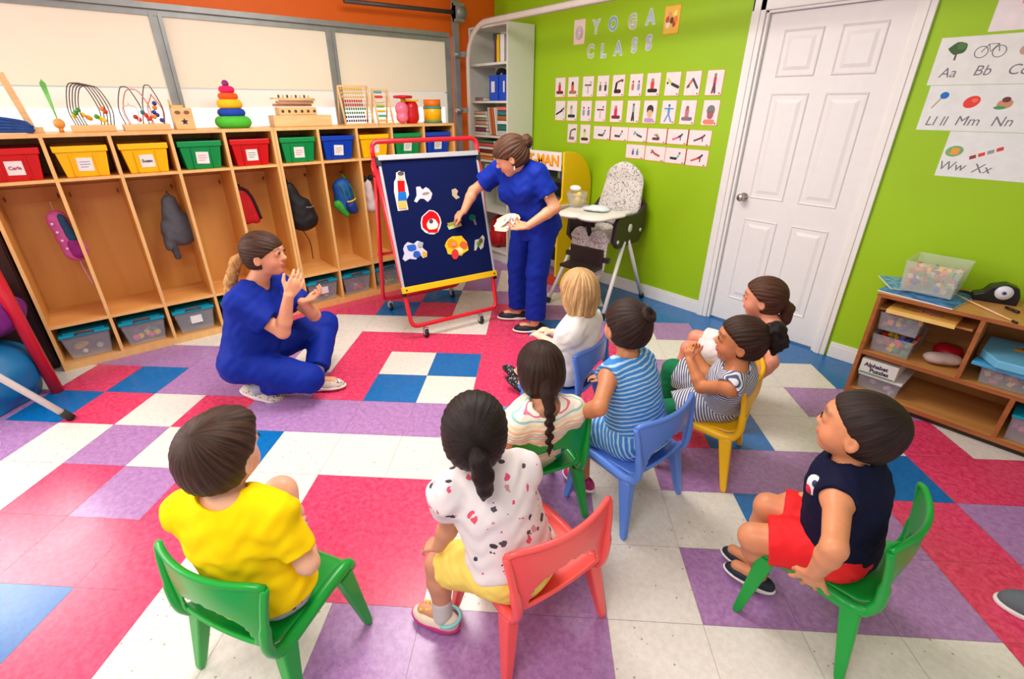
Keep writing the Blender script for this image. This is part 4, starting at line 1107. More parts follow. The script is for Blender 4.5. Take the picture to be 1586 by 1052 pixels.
bpart('side_rail', -HW, -HW + .016, -.010, .014, Z0 - .01, Z1, alu); bpart('side_rail', HW - .016, HW, -.010, .014, Z0 - .01, Z1, alu)
bpart('top_rail', -HW + .0, HW, -.022, .014, Z1, Z1 + .032, alu)
yr = bpart('bottom_rail', -HW - .006, HW + .006, -.024, .014, Z0 - .038, Z0 + .004, mat('yellow_enamel', (244, 196, 16), .4, noise=.03))
for x in (-HW + .02, HW - .02):
    b = MB(); b.lathe([(.006, 0), (.006, .003), (.0, .003)], M=BM @ Matrix.Translation((x, -.024, Z0 - .017)) @ Matrix.Rotation(PI / 2, 4, 'X')); b.build('screw', plain((40, 40, 40), .4), yr)
for x in (-HW - .0, HW + .0):
    b = MB(); b.box(x - .016, x + .016, -.016, .03, Z1 - .03, Z1 + .02, M=BM); b.build('corner_bracket', plain((34, 40, 44), .5), eas)
    b = MB(); b.box(x * .98 - .012, x * .98 + .012, -.008, .034, Z0 - .06, Z0 - .035, M=BM); b.build('clamp', plain((30, 30, 34), .5), eas)
for (x, sy) in ((-.245, -1), (.205, -1), (-.28, 1), (.275, 1)):
    c_ = thing('caster', (0, 0, 0)); c_.parent = eas; y = sy * .31
    b = MB(); b.cyl((x - .011, y, .030), (x + .011, y, .030), .030, seg=20); b.build('wheel', plain((28, 28, 30), .5), c_)
    b = MB(); b.cyl((x - .013, y, .030), (x + .013, y, .030), .012, seg=12); b.box(x - .016, x - .0125, y - .014, y + .02, .028, .068); b.box(x + .0125, x + .016, y - .014, y + .02, .028, .068); b.box(x - .016, x + .016, y - .012, y + .02, .064, .072); b.cyl((x, y, .07), (x, y, .09), .007); b.build('fork', alu, c_)
# felt cut-outs: outlines traced on the board
EW = Matrix.Translation(Vector(EO)) @ Matrix.Rotation(math.atan2(ea[1], ea[0]), 4, 'Z') @ BM
EWi = np.array(EW.inverted())
def on_board(x, y):
    r = _ray(x, y); R3 = EWi[:3, :3]; o = R3 @ CAM_POS + EWi[:3, 3]; d = R3 @ r; t = -o[1] / d[1]; p = o + d * t; return (p[0], p[2])
def felt_piece(name, label, layers):
    t = thing(name, (0, 0, 0), 0, label, 'felt figure', 'felt figures stuck on the navy board'); dz = .0045
    cx_, cz_ = on_board(*np.mean(layers[0][1], 0)); root = EW @ Matrix.Translation((cx_, -dz, cz_)); t.matrix_world = root
    for k, (rgb, pts, nm) in enumerate(layers):
        b = MB(); P = [on_board(*p) for p in pts]
        b.prism([(p[0] - cx_, p[1] - cz_) for p in P], .0012 * k, .0012 * (k + 1), M=Matrix.Rotation(PI / 2, 4, 'X')); b.build(nm, plain(rgb, .9, spec=.1), t)
    return t
W2 = (232, 228, 222); SKN = (232, 190, 160)
def blob(cx, cy, rx, ry, n=16, j=0, seed=0, rot=0):
    rnd = random.Random(seed); out = []
    for k in range(n):
        a = 2 * PI * k / n; q = 1 + rnd.uniform(-j, j); x, y = rx * q * math.cos(a), ry * q * math.sin(a)
        out.append((cx + x * math.cos(rot) - y * math.sin(rot), cy + x * math.sin(rot) + y * math.cos(rot)))
    return out
felt_piece('felt_boy', 'felt boy with red vest and blue trousers on the board', [(W2, [(613, 268), (618, 265), (626, 267), (627, 276), (631, 290), (633, 302), (629, 310), (632, 325), (616, 327), (613, 312), (610, 298), (610, 282), (613, 276)], 'backing'),
    ((206, 24, 20), [(615, 280), (626, 280), (627, 297), (616, 298)], 'vest'), ((30, 110, 196), [(616, 298), (628, 297), (630, 311), (616, 312)], 'trousers'), (SKN, blob(620, 273, 4.5, 5.5), 'face'), ((226, 178, 96), [(615, 312), (628, 311), (630, 323), (617, 324)], 'boots'), ((90, 80, 90), blob(620, 269, 5, 3.2), 'hair')])
felt_piece('felt_pig', 'small pale pink felt animal right of the felt boy', [((226, 206, 214), [(644, 290), (650, 289), (654, 294), (659, 290), (664, 293), (669, 300), (667, 308), (662, 313), (656, 308), (650, 308), (645, 314), (641, 312), (645, 303)], 'body'), ((150, 140, 130), blob(659, 300, 6, 2.2, rot=-.2), 'marking')])
felt_piece('felt_red_hood', 'round red and white felt figure in the middle of the board', [(W2, blob(668, 345, 16, 20, 14, .10, 4), 'backing'), ((214, 20, 30), blob(668, 344, 14, 17.5, 14, .12, 4), 'hood'), ((232, 226, 214), blob(669, 348, 8.5, 9, 12, .08, 2), 'apron'), ((70, 80, 100), blob(667, 343, 3.2, 3.5), 'eyes'), ((214, 20, 30), [(662, 356), (677, 355), (677, 360), (662, 360)], 'hem')])
felt_piece('felt_blue_animal', 'blue and white felt animal at the lower left of the board', [((206, 206, 226), [(626, 380), (631, 375), (640, 378), (646, 373), (655, 376), (654, 384), (661, 390), (661, 398), (655, 400), (650, 394), (644, 402), (634, 401), (627, 405), (623, 401), (626, 393), (624, 386)], 'backing'), ((46, 100, 196), blob(637, 384, 8, 5.5, 12, .15, 3), 'body'), ((46, 90, 190), blob(645, 394, 6, 5, 12, .1, 5), 'leg'), ((230, 170, 50), blob(657, 394, 3.2, 5, rot=-.5), 'tail'), ((170, 176, 170), blob(650, 379, 4, 4), 'face')])
felt_piece('felt_lion', 'yellow and orange felt figure with a red basket low on the board', [((244, 200, 40), blob(707, 381, 18, 16, 16, .10, 8), 'mane'), ((240, 150, 24), blob(701, 378, 9, 8, 10, .2, 1), 'fur'), ((226, 110, 50), blob(717, 380, 6, 6, 10, .2, 6), 'paw'), ((230, 226, 150), blob(710, 389, 7, 6, 10, .1, 9), 'shirt'), ((214, 60, 60), blob(704, 394, 5.5, 8), 'basket'), ((232, 150, 140), blob(702, 379, 3.4, 3), 'face')])
felt_piece('felt_green_card', 'flat green and white felt strip under the teacher\'s hand', [((196, 206, 140), [(692, 350), (713, 345), (715, 350), (695, 356)], 'strip'), ((150, 160, 60), [(692, 346), (708, 342), (712, 346), (694, 351)], 'strip_dark')])
felt_piece('felt_tree', 'small green felt tree near the right edge of the board', [((20, 100, 76), blob(731, 337, 5.5, 5), 'crown'), ((120, 110, 120), [(732, 341), (735, 340), (738, 348), (735, 349)], 'trunk')])
felt_piece('felt_bird', 'small green and white felt piece low at the right of the board', [((186, 190, 176), [(735, 372), (742, 370), (747, 364), (750, 368), (748, 383), (744, 387), (740, 380), (737, 388), (734, 388)], 'body'), ((96, 130, 50), blob(741, 378, 3, 4), 'wing'), ((110, 84, 50), blob(744, 373, 3, 4), 'head')])
felt_piece('felt_mouse', 'pale felt shape beside the teacher\'s forearm', [((186, 170, 140), [(699, 294), (705, 292), (709, 296), (707, 302), (712, 306), (706, 309), (700, 303)], 'body')])

# ------------------------------------------------------------------ hanging bags
def bag(name, label, fn, mats, loc, rot=(0, 0, 0), res=.006):
    t = thing(name, loc, rot, label, 'backpack', 'bags hanging in the cubbies')
    fn(t); return t
def bodypart(t, nm, m, fn, res=.006, wr=(.003, 45), label=None):
    B = Body(res); fn(B); B.wr = wr; V_, Q_ = B.mesh(); o = np_mesh(nm, V_, Q_, m, t)
    if label: o['label'] = label
    return o
nyl = lambda n, c: mat(n, c, .62, noise=.12, scale=30)
BX = -3.40
def strap(t, pts, r, m, nm='strap', flat=.35):
    b = MB(); b.tube(catmull(pts, 6), r, seg=8, flat=flat); return b.build(nm, m, t)
# grey drawstring bag
t = thing('drawstring_bag', (BX, -.49, .99), 0, 'grey backpack hanging in the third cubby', 'backpack')
bodypart(t, 'bag_body', nyl('grey_nylon', (86, 88, 96)), lambda B: (B.rc((0, -.005, -.07), (0, .0, -.26), .045, .085, k=.05, flat=((1, 0, 0), 1.5)), B.rc((0, .03, -.2), (0, .02, -.30), .06, .07, k=.03, flat=((1, 0, 0), 1.4)), B.rc((0, -.06, -.22), (.01, -.075, -.36), .03, .028, k=.03)))
strap(t, [(0, 0, 0), (0, -.012, -.04), (0, -.03, -.10)], .009, nyl('grey_strap', (70, 72, 80))); strap(t, [(0, 0, 0), (0, .012, -.04), (0, .025, -.10)], .009, nyl('grey_strap', (70, 72, 80)))
bodypart(t, 'hanging_flap', nyl('grey_strap', (70, 72, 80)), lambda B: B.rc((.01, -.06, -.33), (.01, -.045, -.43), .028, .022, k=.02, flat=((1, 0, 0), 1.6)))
b = MB(); b.box(.012, .018, -.055, -.035, -.425, -.40); b.build('buckle', plain((30, 30, 34), .4), t)
# pink bag
t = thing('pink_bag', (BX + .03, -1.075, .99), 0, 'small pink and purple child backpack with teal stripe', 'backpack')
bodypart(t, 'bag_body', nyl('pink_nylon', (214, 96, 170)), lambda B: B.rc((0, 0, -.10), (0, .03, -.30), .05, .062, k=.03, flat=((1, 0, 0), 1.3)))
bodypart(t, 'front_pocket', nyl('purple_nylon', (150, 30, 130)), lambda B: B.rc((.035, .035, -.25), (.035, .04, -.30), .038, .04, k=.02, flat=((1, 0, 0), 1.6)))
bodypart(t, 'teal_stripe', nyl('petrol_nylon', (20, 74, 110)), lambda B: B.rc((.035, .02, -.085), (.04, .04, -.21), .02, .026, k=.02, flat=((1, 0, 0), 1.6)))
strap(t, [(0, 0, 0), (0, .0, -.05), (0, .005, -.09)], .007, nyl('pink_strap', (226, 176, 206))); strap(t, [(.0, .03, -.34), (0, .035, -.42), (.01, .05, -.52)], .014, nyl('pink_strap', (226, 176, 206)))
for k in range(4):
    b = MB(); b.ball((.043, -.028 + .008 * k, -.12 - .05 * k), .008, seg=8); b.build('dot', plain((240, 230, 240)), t)
# red pouch
t = thing('red_pouch', (BX, -.02, .99), 0, 'flat red bag with black edging hanging in the fifth cubby', 'bag')
bodypart(t, 'bag_body', nyl('red_canvas', (190, 8, 20)), lambda B: (B.rc((0, -.045, -.06), (0, -.03, -.25), .03, .035, k=.01, flat=((1, 0, 0), 1.6)), B.rc((0, .0, -.06), (0, .03, -.25), .03, .035, k=.02, flat=((1, 0, 0), 1.6))), wr=(.001, 50))
strap(t, [(0.01, -.06, -.02), (.02, -.01, -.03), (.02, .035, -.10), (.02, .065, -.25)], .009, plain((30, 20, 26), .7), 'edging', 1)
strap(t, [(0, -.03, 0), (0, -.04, -.02), (0, -.045, -.05)], .008, plain((30, 20, 26), .7))
# black pack
t = thing('black_backpack', (BX + .03, .33, 1.0), 0, 'large black backpack hanging in the cubby right of the double divider', 'backpack')
bodypart(t, 'bag_body', nyl('black_nylon', (22, 22, 26)), lambda B: (B.rc((0, -.05, -.06), (0, -.0, -.30), .04, .09, k=.04, flat=((1, 0, 0), 1.25)), B.rc((0, .03, -.20), (0, .05, -.30), .06, .075, k=.04, flat=((1, 0, 0), 1.25))))
strap(t, [(0, -.06, 0), (0, -.055, -.03), (0, -.05, -.06)], .01, plain((20, 20, 24), .7)); strap(t, [(.0, -.02, -.36), (0, .03, -.48), (0.01, .03, -.62)], .008, plain((50, 26, 24), .7)); 
b = MB(); b.tube([(.085, .02, -.20), (.088, .05, -.205), (.08, .08, -.20)], .003, seg=6); b.build('zip', plain((150, 150, 150), .4), t)
# blue/green pack
t = thing('blue_green_backpack', (BX + .02, .70, 1.0), 0, 'blue and lime backpack with orange trim hanging in the cubby', 'backpack')
bodypart(t, 'bag_body', nyl('blue_nylon', (14, 82, 160)), lambda B: B.rc((0, -.01, -.10), (0, .0, -.24), .075, .08, k=.04, flat=((1, 0, 0), 1.2)))
bodypart(t, 'side_pocket', nyl('lime_nylon', (60, 170, 50)), lambda B: B.rc((.03, -.075, -.22), (.03, -.01, -.30), .035, .03, k=.02))
bodypart(t, 'front_pocket', nyl('navy_nylon', (14, 50, 130)), lambda B: B.rc((.055, .02, -.23), (.055, .03, -.26), .045, .045, k=.02))
for q in (-.04, 0, .04): strap(t, [(.058, q - .01, -.07), (.068, q + .01, -.12), (.078, q + .015, -.18)], .006, nyl('lime_nylon', (60, 170, 50)), 'piping')
strap(t, [(.09, -.02, -.20), (.10, .02, -.195), (.085, .06, -.18)], .006, plain((236, 190, 60), .6), 'trim'); strap(t, [(0, .0, 0), (0, .02, -.02), (0, .02, -.05)], .007, nyl('lime_nylon', (60, 170, 50)))
# white plush with black ears
t = thing('plush_bag', (BX + .03, .885, .99), 0, 'white and black plush bag hanging just left of the red easel tube', 'bag')
bodypart(t, 'bag_body', plain((222, 206, 208), .9), lambda B: B.rc((0, .02, -.08), (0, .03, -.27), .035, .045, k=.02)); 
for q in (-.01, .045): bodypart(t, 'ear', plain((26, 24, 30), .8), lambda B, q=q: B.el((.02, q, -.03), .024))

# ------------------------------------------------------------------ toys on top of the cubbies
TZ = 1.3555; TX = -3.42
pine = wood('pine', (222, 178, 120), (238, 200, 146), .5, axis=(1, .2, 1), scale=14)
def toy(name, y, label, x=TX, cat='toy', rot=0.0): return thing(name, (x, y, TZ), rot, label, cat)
t = toy('folded_mesh_basket', -1.13, 'blue folded mesh bag lying at the left end of the cubby top', cat='bag')
b = MB()
for k in range(5): b.tube(catmull([(-.08, -.14, .012 + .016 * k), (0, -.16, .02 + .016 * k), (.06, -.05, .015 + .017 * k), (.06, .07, .012 + .012 * k), (.05, .10 + .01 * (k % 2), .006 + .008 * k)], 6), .009, seg=8)
b.build('mesh_folds', mat('blue_mesh', (28, 74, 150), .7, noise=.3, scale=60), t)
t = toy('wooden_ramp', -1.0, 'upright slanting pine board of a ball ramp on the cubby top')
b = MB(); b.box(-.02, .02, -.055, .02, 0, .03); b.build('foot', pine, t); b = MB(); b.box(-.012, .012, -.016, .016, .0, .29, M=Matrix.Translation((0, -.025, .01)) @ Matrix.Rotation(-.16, 4, 'X').inverted()); b.build('board', pine, t)
t = toy('grass_stick', -.905, 'green bristle stick with an orange ball foot beside the bead maze')
b = MB()
for k in range(7): b.tube([(0, 0, .06), (.006 * (k - 3), -.02 + .004 * k, .27 - .006 * abs(k - 3))], .0022, seg=5)
b.build('bristles', plain((110, 190, 90), .6), t); b = MB(); b.ball((0, 0, .045), .028, seg=12); b.cyl((0, 0, 0), (0, 0, .03), .012); b.build('ball_foot', plain((222, 160, 80), .5), t)
wire = mat('dark_wire', (96, 84, 84), .35, metal=.5); BEADC = [(60, 160, 60), (240, 200, 30), (210, 60, 40), (50, 60, 150), (240, 140, 50), (30, 130, 120)]
def bead_maze(y, w, label, loops, beads):
    t = toy('bead_maze', y, label, cat='bead maze'); b = MB(); b.box(-.07, .07, -w / 2, w / 2, 0, .035, bevel=.004); b.build('base', pine, t)
    for (x, y0, y1, hgt, rgb) in loops:
        b = MB(); b.tube(catmull([(x, y0, .03), (x, y0 - .012, .12), (x, y0 + .02, hgt * .93), (x, (y0 + y1) / 2, hgt), (x, y1 - .02, hgt * .93), (x, y1 + .012, .12), (x, y1, .03)], 7), .0032, seg=6)
        b.build('wire_loop', wire if rgb is None else plain(rgb, .4), t)
    for (x, y_, z, c) in beads:
        b = MB(); b.ball((x, y_, z), .0135, seg=10); b.build('bead', plain(BEADC[c], .4), t)
    return t
bead_maze(-.755, .21, 'bead maze with a row of big dark wire loops', [(-.05 + .025 * k, -.075 + .012 * k, .045 + .014 * k, .255 - .004 * k, None) for k in range(5)],
          [(.02, -.06, .10, 0), (.03, -.045, .115, 0), (.0, -.07, .085, 1), (.04, -.03, .09, 1), (.03, -.01, .075, 4), (.0, .0, .07, 1), (.05, .03, .08, 0), (.04, .045, .07, 1), (.0, .07, .12, 4), (.02, .08, .105, 2), (.05, .06, .06, 1)])
bead_maze(-.49, .24, 'bead maze with crossing red and dark wires', [(-.03, -.10, -.01, .24, None), (.02, -.08, .03, .225, (206, 110, 100)), (.0, .02, .10, .25, None), (.04, .04, .09, .20, (206, 110, 100)), (.05, -.09, -.04, .15, (200, 200, 200))],
          [(.02, -.045, .075, 2), (.03, -.03, .06, 2), (.0, .0, .10, 5), (.04, .01, .085, 2), (.05, .02, .065, 2), (.04, .05, .075, 4), (.0, .06, .10, 3), (.02, .07, .085, 3), (.04, .085, .055, 3), (.0, .075, .15, 3), (.0, .07, .125, 4)])
t = toy('shape_sorter', -.285, 'wooden shape sorter cube with a dark star on its face')
b = MB(); b.box(-.055, .055, -.055, .055, 0, .125, bevel=.004); b.build('cube', pine, t)
Mx = Matrix.Translation((.0555, 0, 0)) @ Matrix.Rotation(PI / 2, 4, 'Z') @ Matrix.Rotation(PI / 2, 4, 'X')
star = [((.021 if k % 2 == 0 else .010) * math.cos(PI / 2 + PI * k / 5), .045 + (.021 if k % 2 == 0 else .010) * math.sin(PI / 2 + PI * k / 5)) for k in range(10)]
b = MB(); b.prism(star, 0, .001, M=Mx); b.build('star', plain((40, 26, 70), .5), t)
for y_ in (-.028, .022):
    b = MB(); b.prism([(y_ + .016 * math.cos(a), .098 + .011 * math.sin(a)) for a in np.linspace(0, 2 * PI, 14)[:-1]], 0, .001, M=Mx); b.build('hole', plain((130, 92, 60), .6), t)
b = MB(); b.box(-.055, .055, -.05, .01, .125, .14); b.cyl((0, -.048, .125), (0, -.052, .17), .006); b.build('lid', plain((226, 186, 110), .5), t)
t = toy('stacking_rings', .012, 'soft stacking ring tower, green at the bottom to pink on top', cat='stacking toy')
for k, (rgb, R_, r_) in enumerate((((76, 190, 50), .105, .038), ((14, 66, 176), .090, .026), ((246, 190, 20), .078, .030), ((236, 90, 20), .070, .021), ((226, 26, 96), .056, .022))):
    z = [.036, .094, .146, .192, .232][k]
    b = MB(); seg = 32; rings = []
    b.lathe([(R_ * .25, -r_)] + [(R_ + r_ * math.cos(a) - .03, r_ * math.sin(a)) for a in np.linspace(-PI / 2, PI / 2, 9)] + [(R_ * .25, r_)], seg=seg); o = b.build('ring', mat('plush_%d' % k, rgb, .8, noise=.1, scale=60), t); o.location = (0, 0, z)
b = MB(); b.ball((0, 0, .268), .022, seg=12); b.build('knob', plain((140, 40, 110), .7), t)
t = toy('hammer_bench', .48, 'pale wooden bench toy with round peg holes and sticks on top')
b = MB(); b.box(-.06, .06, -.22, .20, 0, .075, M=None); b.build('tray', pine, t, bevel=.003)
b = MB(); b.box(-.05, .05, -.17, .10, .076, .125, bevel=.004); o = b.build('peg_box', pine, t)
for k in range(6):
    b = MB(); b.lathe([(.010, 0), (.010, .001), (0, .001)], M=Matrix.Translation((.0505, -.145 + .045 * k, .10)) @ Matrix.Rotation(PI / 2, 4, 'Y'), seg=14); b.build('peg_hole', plain((92, 58, 36), .6), o)
for k in range(5):
    b = MB(); b.tube([(-.04 + .02 * k, -.18 + .006 * k, .140 + .018 * (k // 2)), (-.04 + .02 * k, .10 - .02 * (k % 2), .140 + .018 * (k // 2))], .0085, seg=8); b.build('stick', [pine, wood('pine_pink', (216, 160, 130), (232, 186, 160), .5)][k % 2], t)
b = MB(); b.box(-.04, .04, -.19, .10, .176, .186); b.build('slat', pine, t)
for k in range(8):
    b = MB(); b.cyl((.03, -.15 + .03 * k, .186), (.03, -.15 + .03 * k, .205), .007, seg=8); b.build('peg', plain([(90, 60, 40), (226, 190, 150)][k % 2], .5), t)
def abacus(y, w, h, label, rows, lean=-.12):
    t = toy('abacus', y, label, cat='abacus')
    for s_ in (-1, 1):
        b = MB(); b.tube([(.055, s_ * w / 2, .0), (-.01, s_ * w / 2, h)], .008, seg=8); b.tube([(-.06, s_ * w / 2, 0), (-.01, s_ * w / 2, h)], .007, seg=8); b.build('side_frame', pine, t)
    b = MB(); b.box(-.018, 0, -w / 2, w / 2, h - .008, h + .006); b.box(.045, .063, -w / 2, w / 2, 0, .012); b.build('cross_rail', pine, t)
    for k, (rgb, n) in enumerate(rows):
        z = h * (.93 - .82 * k / (len(rows) - 1)) ; x = .055 - .065 * z / h
        b = MB(); b.tube([(x, -w / 2, z), (x, w / 2, z)], .0018, seg=5); b.build('rod', plain((200, 190, 170), .4), t)
        b = MB()
        for q in range(n):
            gap = 0
            c0 = -w / 2 + .018 + q * (w - .05) / 10 + gap; b.lathe([(.004, -.0045), (.0095, -.003), (.0095, .003), (.004, .0045)], M=Matrix.Translation((x, c0, z)) @ Matrix.Rotation(PI / 2, 4, 'X'), seg=8)
        b.build('bead_row', plain(rgb, .45), t)
    return t
abacus(.905, .235, .27, 'larger wooden abacus with yellow, red, green and blue bead rows', [((240, 190, 40), 10), ((240, 200, 80), 10), ((232, 190, 90), 10), ((200, 30, 30), 9), ((190, 30, 40), 9), ((20, 130, 80), 10), ((20, 130, 80), 9), ((30, 40, 90), 9), ((30, 40, 100), 10)])
abacus(1.13, .13, .25, 'smaller wooden abacus behind the big one, next to the red drum', [((90, 190, 200), 8), ((226, 60, 50), 8), ((240, 226, 180), 8), ((140, 190, 60), 8), ((240, 200, 60), 8), ((70, 190, 190), 8), ((236, 190, 90), 8)])
t = toy('toy_bucket', 1.36, 'red and pink toy bucket heap with a red disc on top')
bodypart(t, 'bucket', mat('red_toy_plastic', (204, 10, 30), .3), lambda B: (B.rc((0, .04, .05), (0, .04, .12), .065, .06, k=.02),), res=.005, wr=None)
bodypart(t, 'pink_hood', mat('pink_toy_plastic', (240, 120, 150), .3), lambda B: (B.el((.02, -.06, .11), (.05, .055, .055)), B.rc((.02, -.06, .05), (.02, -.05, .09), .05, .04)), res=.005, wr=None)
b = MB(); b.lathe([(.0, 0), (.075, .004), (.08, .014), (.075, .024), (0, .028)]); o = b.build('disc', mat('red_toy_plastic', (204, 10, 30), .3), t, (0, -.03, .185)); b = MB(); b.cyl((0, -.03, .15), (0, -.03, .19), .02); b.build('stem', plain((240, 190, 30), .5), t)
b = MB(); b.box(-.03, .05, -.02, .09, .165, .18, bevel=.004); b.build('yellow_lid', plain((244, 190, 30), .4), t)
t = toy('toy_drum', 1.61, 'yellow and orange drum-shaped toy bucket with teal bands')
b = MB(); b.lathe([(.075, .012), (.078, .11), (.076, .112)]); b.build('body', mat('yellow_toy', (248, 190, 10), .35), t)
for z, rgb, h_ in ((0, (30, 150, 150), .014), (.110, (30, 160, 170), .016), (.127, (238, 120, 20), .055)):
    b = MB(); b.lathe([(.070, 0), (.081 if h_ < .02 else .074, .001), (.081 if h_ < .02 else .072, h_), (.06, h_)]); b.build('band' if h_ < .02 else 'lid', plain(rgb, .35), t, (0, 0, z + .0005))

# ------------------------------------------------------------------ posters and cards on the green wall
WY = GY - .0012
def wcard(x0, x1, z0, z1, name, label, cat, group=None, rgb=(236, 226, 226), border=None, th=.0012):
    t = thing(name, ((x0 + x1) / 2, GY - .0003, (z0 + z1) / 2), 0, label, cat, group)
    w, h = (x1 - x0) / 2, (z1 - z0) / 2
    b = MB(); b.box(-w, w, -th, 0, -h, h); b.build('card', plain(rgb, .55), t)
    if border:
        b = MB(); e = .004
        b.box(-w, w, -th - .0003, -th, -h, -h + e); b.box(-w, w, -th - .0003, -th, h - e * .4, h); b.box(w - e, w, -th - .0003, -th, -h, h); b.box(-w, -w + e * .4, -th - .0003, -th, -h, h); b.build('border', plain(border, .6), t)
    return t, w, h
PO = {  # pose: list of strokes [(x,z),(x,z),radius, colour index] in units of half card size
 'sit': [(-.1, .35, -.1, .40, .16, 2), (-.1, .2, -.1, -.3, .2, 0), (-.45, -.5, .35, -.5, .16, 1)],
 'stand': [(0, .6, 0, .62, .13, 2), (0, .4, 0, -.1, .13, 0), (-.02, -.1, -.12, -.75, .09, 1), (.02, -.1, .12, -.75, .09, 1)],
 'star': [(0, .55, 0, .57, .12, 2), (-.45, .3, .45, .3, .06, 0), (0, .3, 0, -.1, .12, 0), (0, -.1, -.35, -.75, .08, 1), (0, -.1, .35, -.75, .08, 1)],
 'vee': [(-.5, -.3, 0, .35, .1, 0), (0, .35, .5, -.35, .1, 1), (-.4, -.2, -.38, -.2, .13, 2)],
 'tee': [(0, -.6, 0, .1, .07, 1), (-.4, .15, .4, .15, .08, 0), (.35, .4, .36, .42, .09, 2)],
 'plank': [(-.6, -.35, .1, -.05, .1, 1), (.1, -.05, .5, .2, .12, 0), (.62, .35, .63, .36, .12, 2), (.45, .1, .45, -.4, .06, 2)],
 'cobra': [(-.6, -.3, .1, -.35, .14, 1), (.1, -.35, .4, .05, .12, 0), (.5, .35, .51, .36, .13, 2)],
 'fold': [(-.5, -.4, .3, -.4, .16, 1), (.3, -.3, .0, .1, .15, 0), (-.25, .1, -.24, .1, .14, 2)],
 'two': [(-.35, -.3, -.35, 0, .16, 0), (.35, -.3, .35, 0, .16, 1), (-.35, .3, -.35, .32, .1, 2), (.35, .3, .35, .32, .1, 2)],
 'curl': [(-.35, -.5, .2, -.5, .18, 1), (-.35, -.45, -.25, .2, .13, 1), (-.2, .3, .35, .5, .08, 0), (.45, .45, .46, .46, .13, 2)],
 'down': [(-.5, .4, -.05, .0, .11, 0), (-.05, 0, .6, -.25, .13, 1), (-.55, .1, -.54, .1, .1, 2)],
 'face': [(0, .15, 0, .25, .38, 1), (0, -.1, 0, -.2, .30, 2), (-.4, -.7, .3, -.7, .2, 0)]}
def pose_pic(t, w, h, pose, cols):
    s_ = min(w, h * .9) * 1.25; groups = {}
    for (x0, z0, x1, z1, r, ci) in PO[pose]:
        groups.setdefault(ci, []).append((x0 * s_, z0 * h * 1.0, x1 * s_, z1 * h * 1.0, r * s_ * 1.0))
    for ci, L_ in groups.items():
        b = MB()
        for q, (x0, z0, x1, z1, r) in enumerate(L_):
            d = Vector((x1 - x0, z1 - z0)); n = 8; a0 = math.atan2(d.y, d.x); pts = []
            for k in range(n + 1): a = a0 + PI / 2 + PI * k / n; pts.append((x0 + r * math.cos(a), z0 + r * math.sin(a)))
            for k in range(n + 1): a = a0 - PI / 2 + PI * k / n; pts.append((x1 + r * math.cos(a), z1 + r * math.sin(a)))
            b.prism(pts, .0014 + .0002 * q, .0017 + .0002 * q + .0001 * ci, M=Matrix.Rotation(PI / 2, 4, 'X'))
        b.build(('clothing', 'trousers', 'skin')[ci], plain(cols[ci], .6), t)
    b = MB(); b.box(w * .62, w * .8, -.0016, -.0012, -h * .88, -h * .76); b.build('corner_mark', plain((120, 110, 110), .6), t)
OR = (240, 120, 40); K = (50, 46, 50); SK = (176, 130, 110)
gl = 'yoga pose cards on the green wall'
row1 = [(868, 'sit', ((206, 30, 50), (130, 20, 40), SK)), (888, 'sit', ((206, 90, 60), (170, 110, 80), (60, 40, 36))), (911, 'tee', ((90, 84, 90), (170, 160, 170), SK)), (934, 'two', ((110, 110, 96), (70, 66, 70), (170, 150, 140))), (958, 'curl', ((110, 70, 66), (50, 24, 30), (120, 60, 60))),
        (985, 'two', ((200, 120, 110), (150, 150, 190), (120, 60, 60))), (1012, 'sit', ((214, 60, 70), (30, 26, 34), SK)), (1042, 'down', ((200, 214, 100), K, K)), (1073, 'vee', ((206, 100, 60), (70, 70, 90), (90, 90, 90))), (1108, 'stand', ((196, 50, 100), (110, 60, 70), (120, 140, 110)))]
row2 = [(868, 'plank', (K, K, (200, 200, 220))), (886, 'sit', ((200, 200, 190), K, (150, 140, 100))), (908, 'two', ((150, 150, 180), (130, 130, 170), (90, 80, 80))), (930, 'tee', ((110, 70, 60), (200, 170, 200), (90, 60, 50))), (955, 'sit', ((226, 20, 110), (120, 40, 60), SK)), (981, 'stand', ((130, 170, 150), K, (90, 110, 90))),
        (1007, 'face', ((190, 150, 200), (60, 44, 50), (220, 180, 140))), (1036, 'star', ((60, 150, 200), (120, 150, 210), (40, 110, 130))), (1066, 'sit', ((200, 110, 140), (130, 110, 120), (150, 100, 80))), (1101, 'face', ((230, 130, 110), (120, 120, 120), (160, 90, 100)))]
pn = {'sit': 'seated', 'tee': 'balancing', 'two': 'double', 'curl': 'back-bending', 'down': 'stretching', 'vee': 'arched', 'stand': 'standing', 'plank': 'slanting', 'face': 'close-up', 'star': 'wide-legged', 'cobra': 'low', 'fold': 'folded'}
on = ['first', 'second', 'third', 'fourth', 'fifth', 'sixth', 'seventh', 'eighth', 'ninth', 'tenth']
for rn, rw, ya, yb_ in (('top', row1, 137, 137), ('second', row2, 172, 172)):
    for k, (px_, pose, cols) in enumerate(rw):
        c_ = AY(px_, ya - (6 if k == 9 and rn == 'top' else 0) - k * (.9 if rn == 'top' else 0) + (3 * 0), GY); x = c_[0]
        z0, z1 = (1.556, 1.712) if rn == 'top' else (1.368, 1.530)
        t, w, h = wcard(x - .062, x + .062, z0 + .0, z1, 'yoga_card', '%s figure yoga card, %s from the left in the %s row' % (pn[pose], on[k], rn), 'card', gl, border=OR)
        pose_pic(t, w, h, pose, cols)
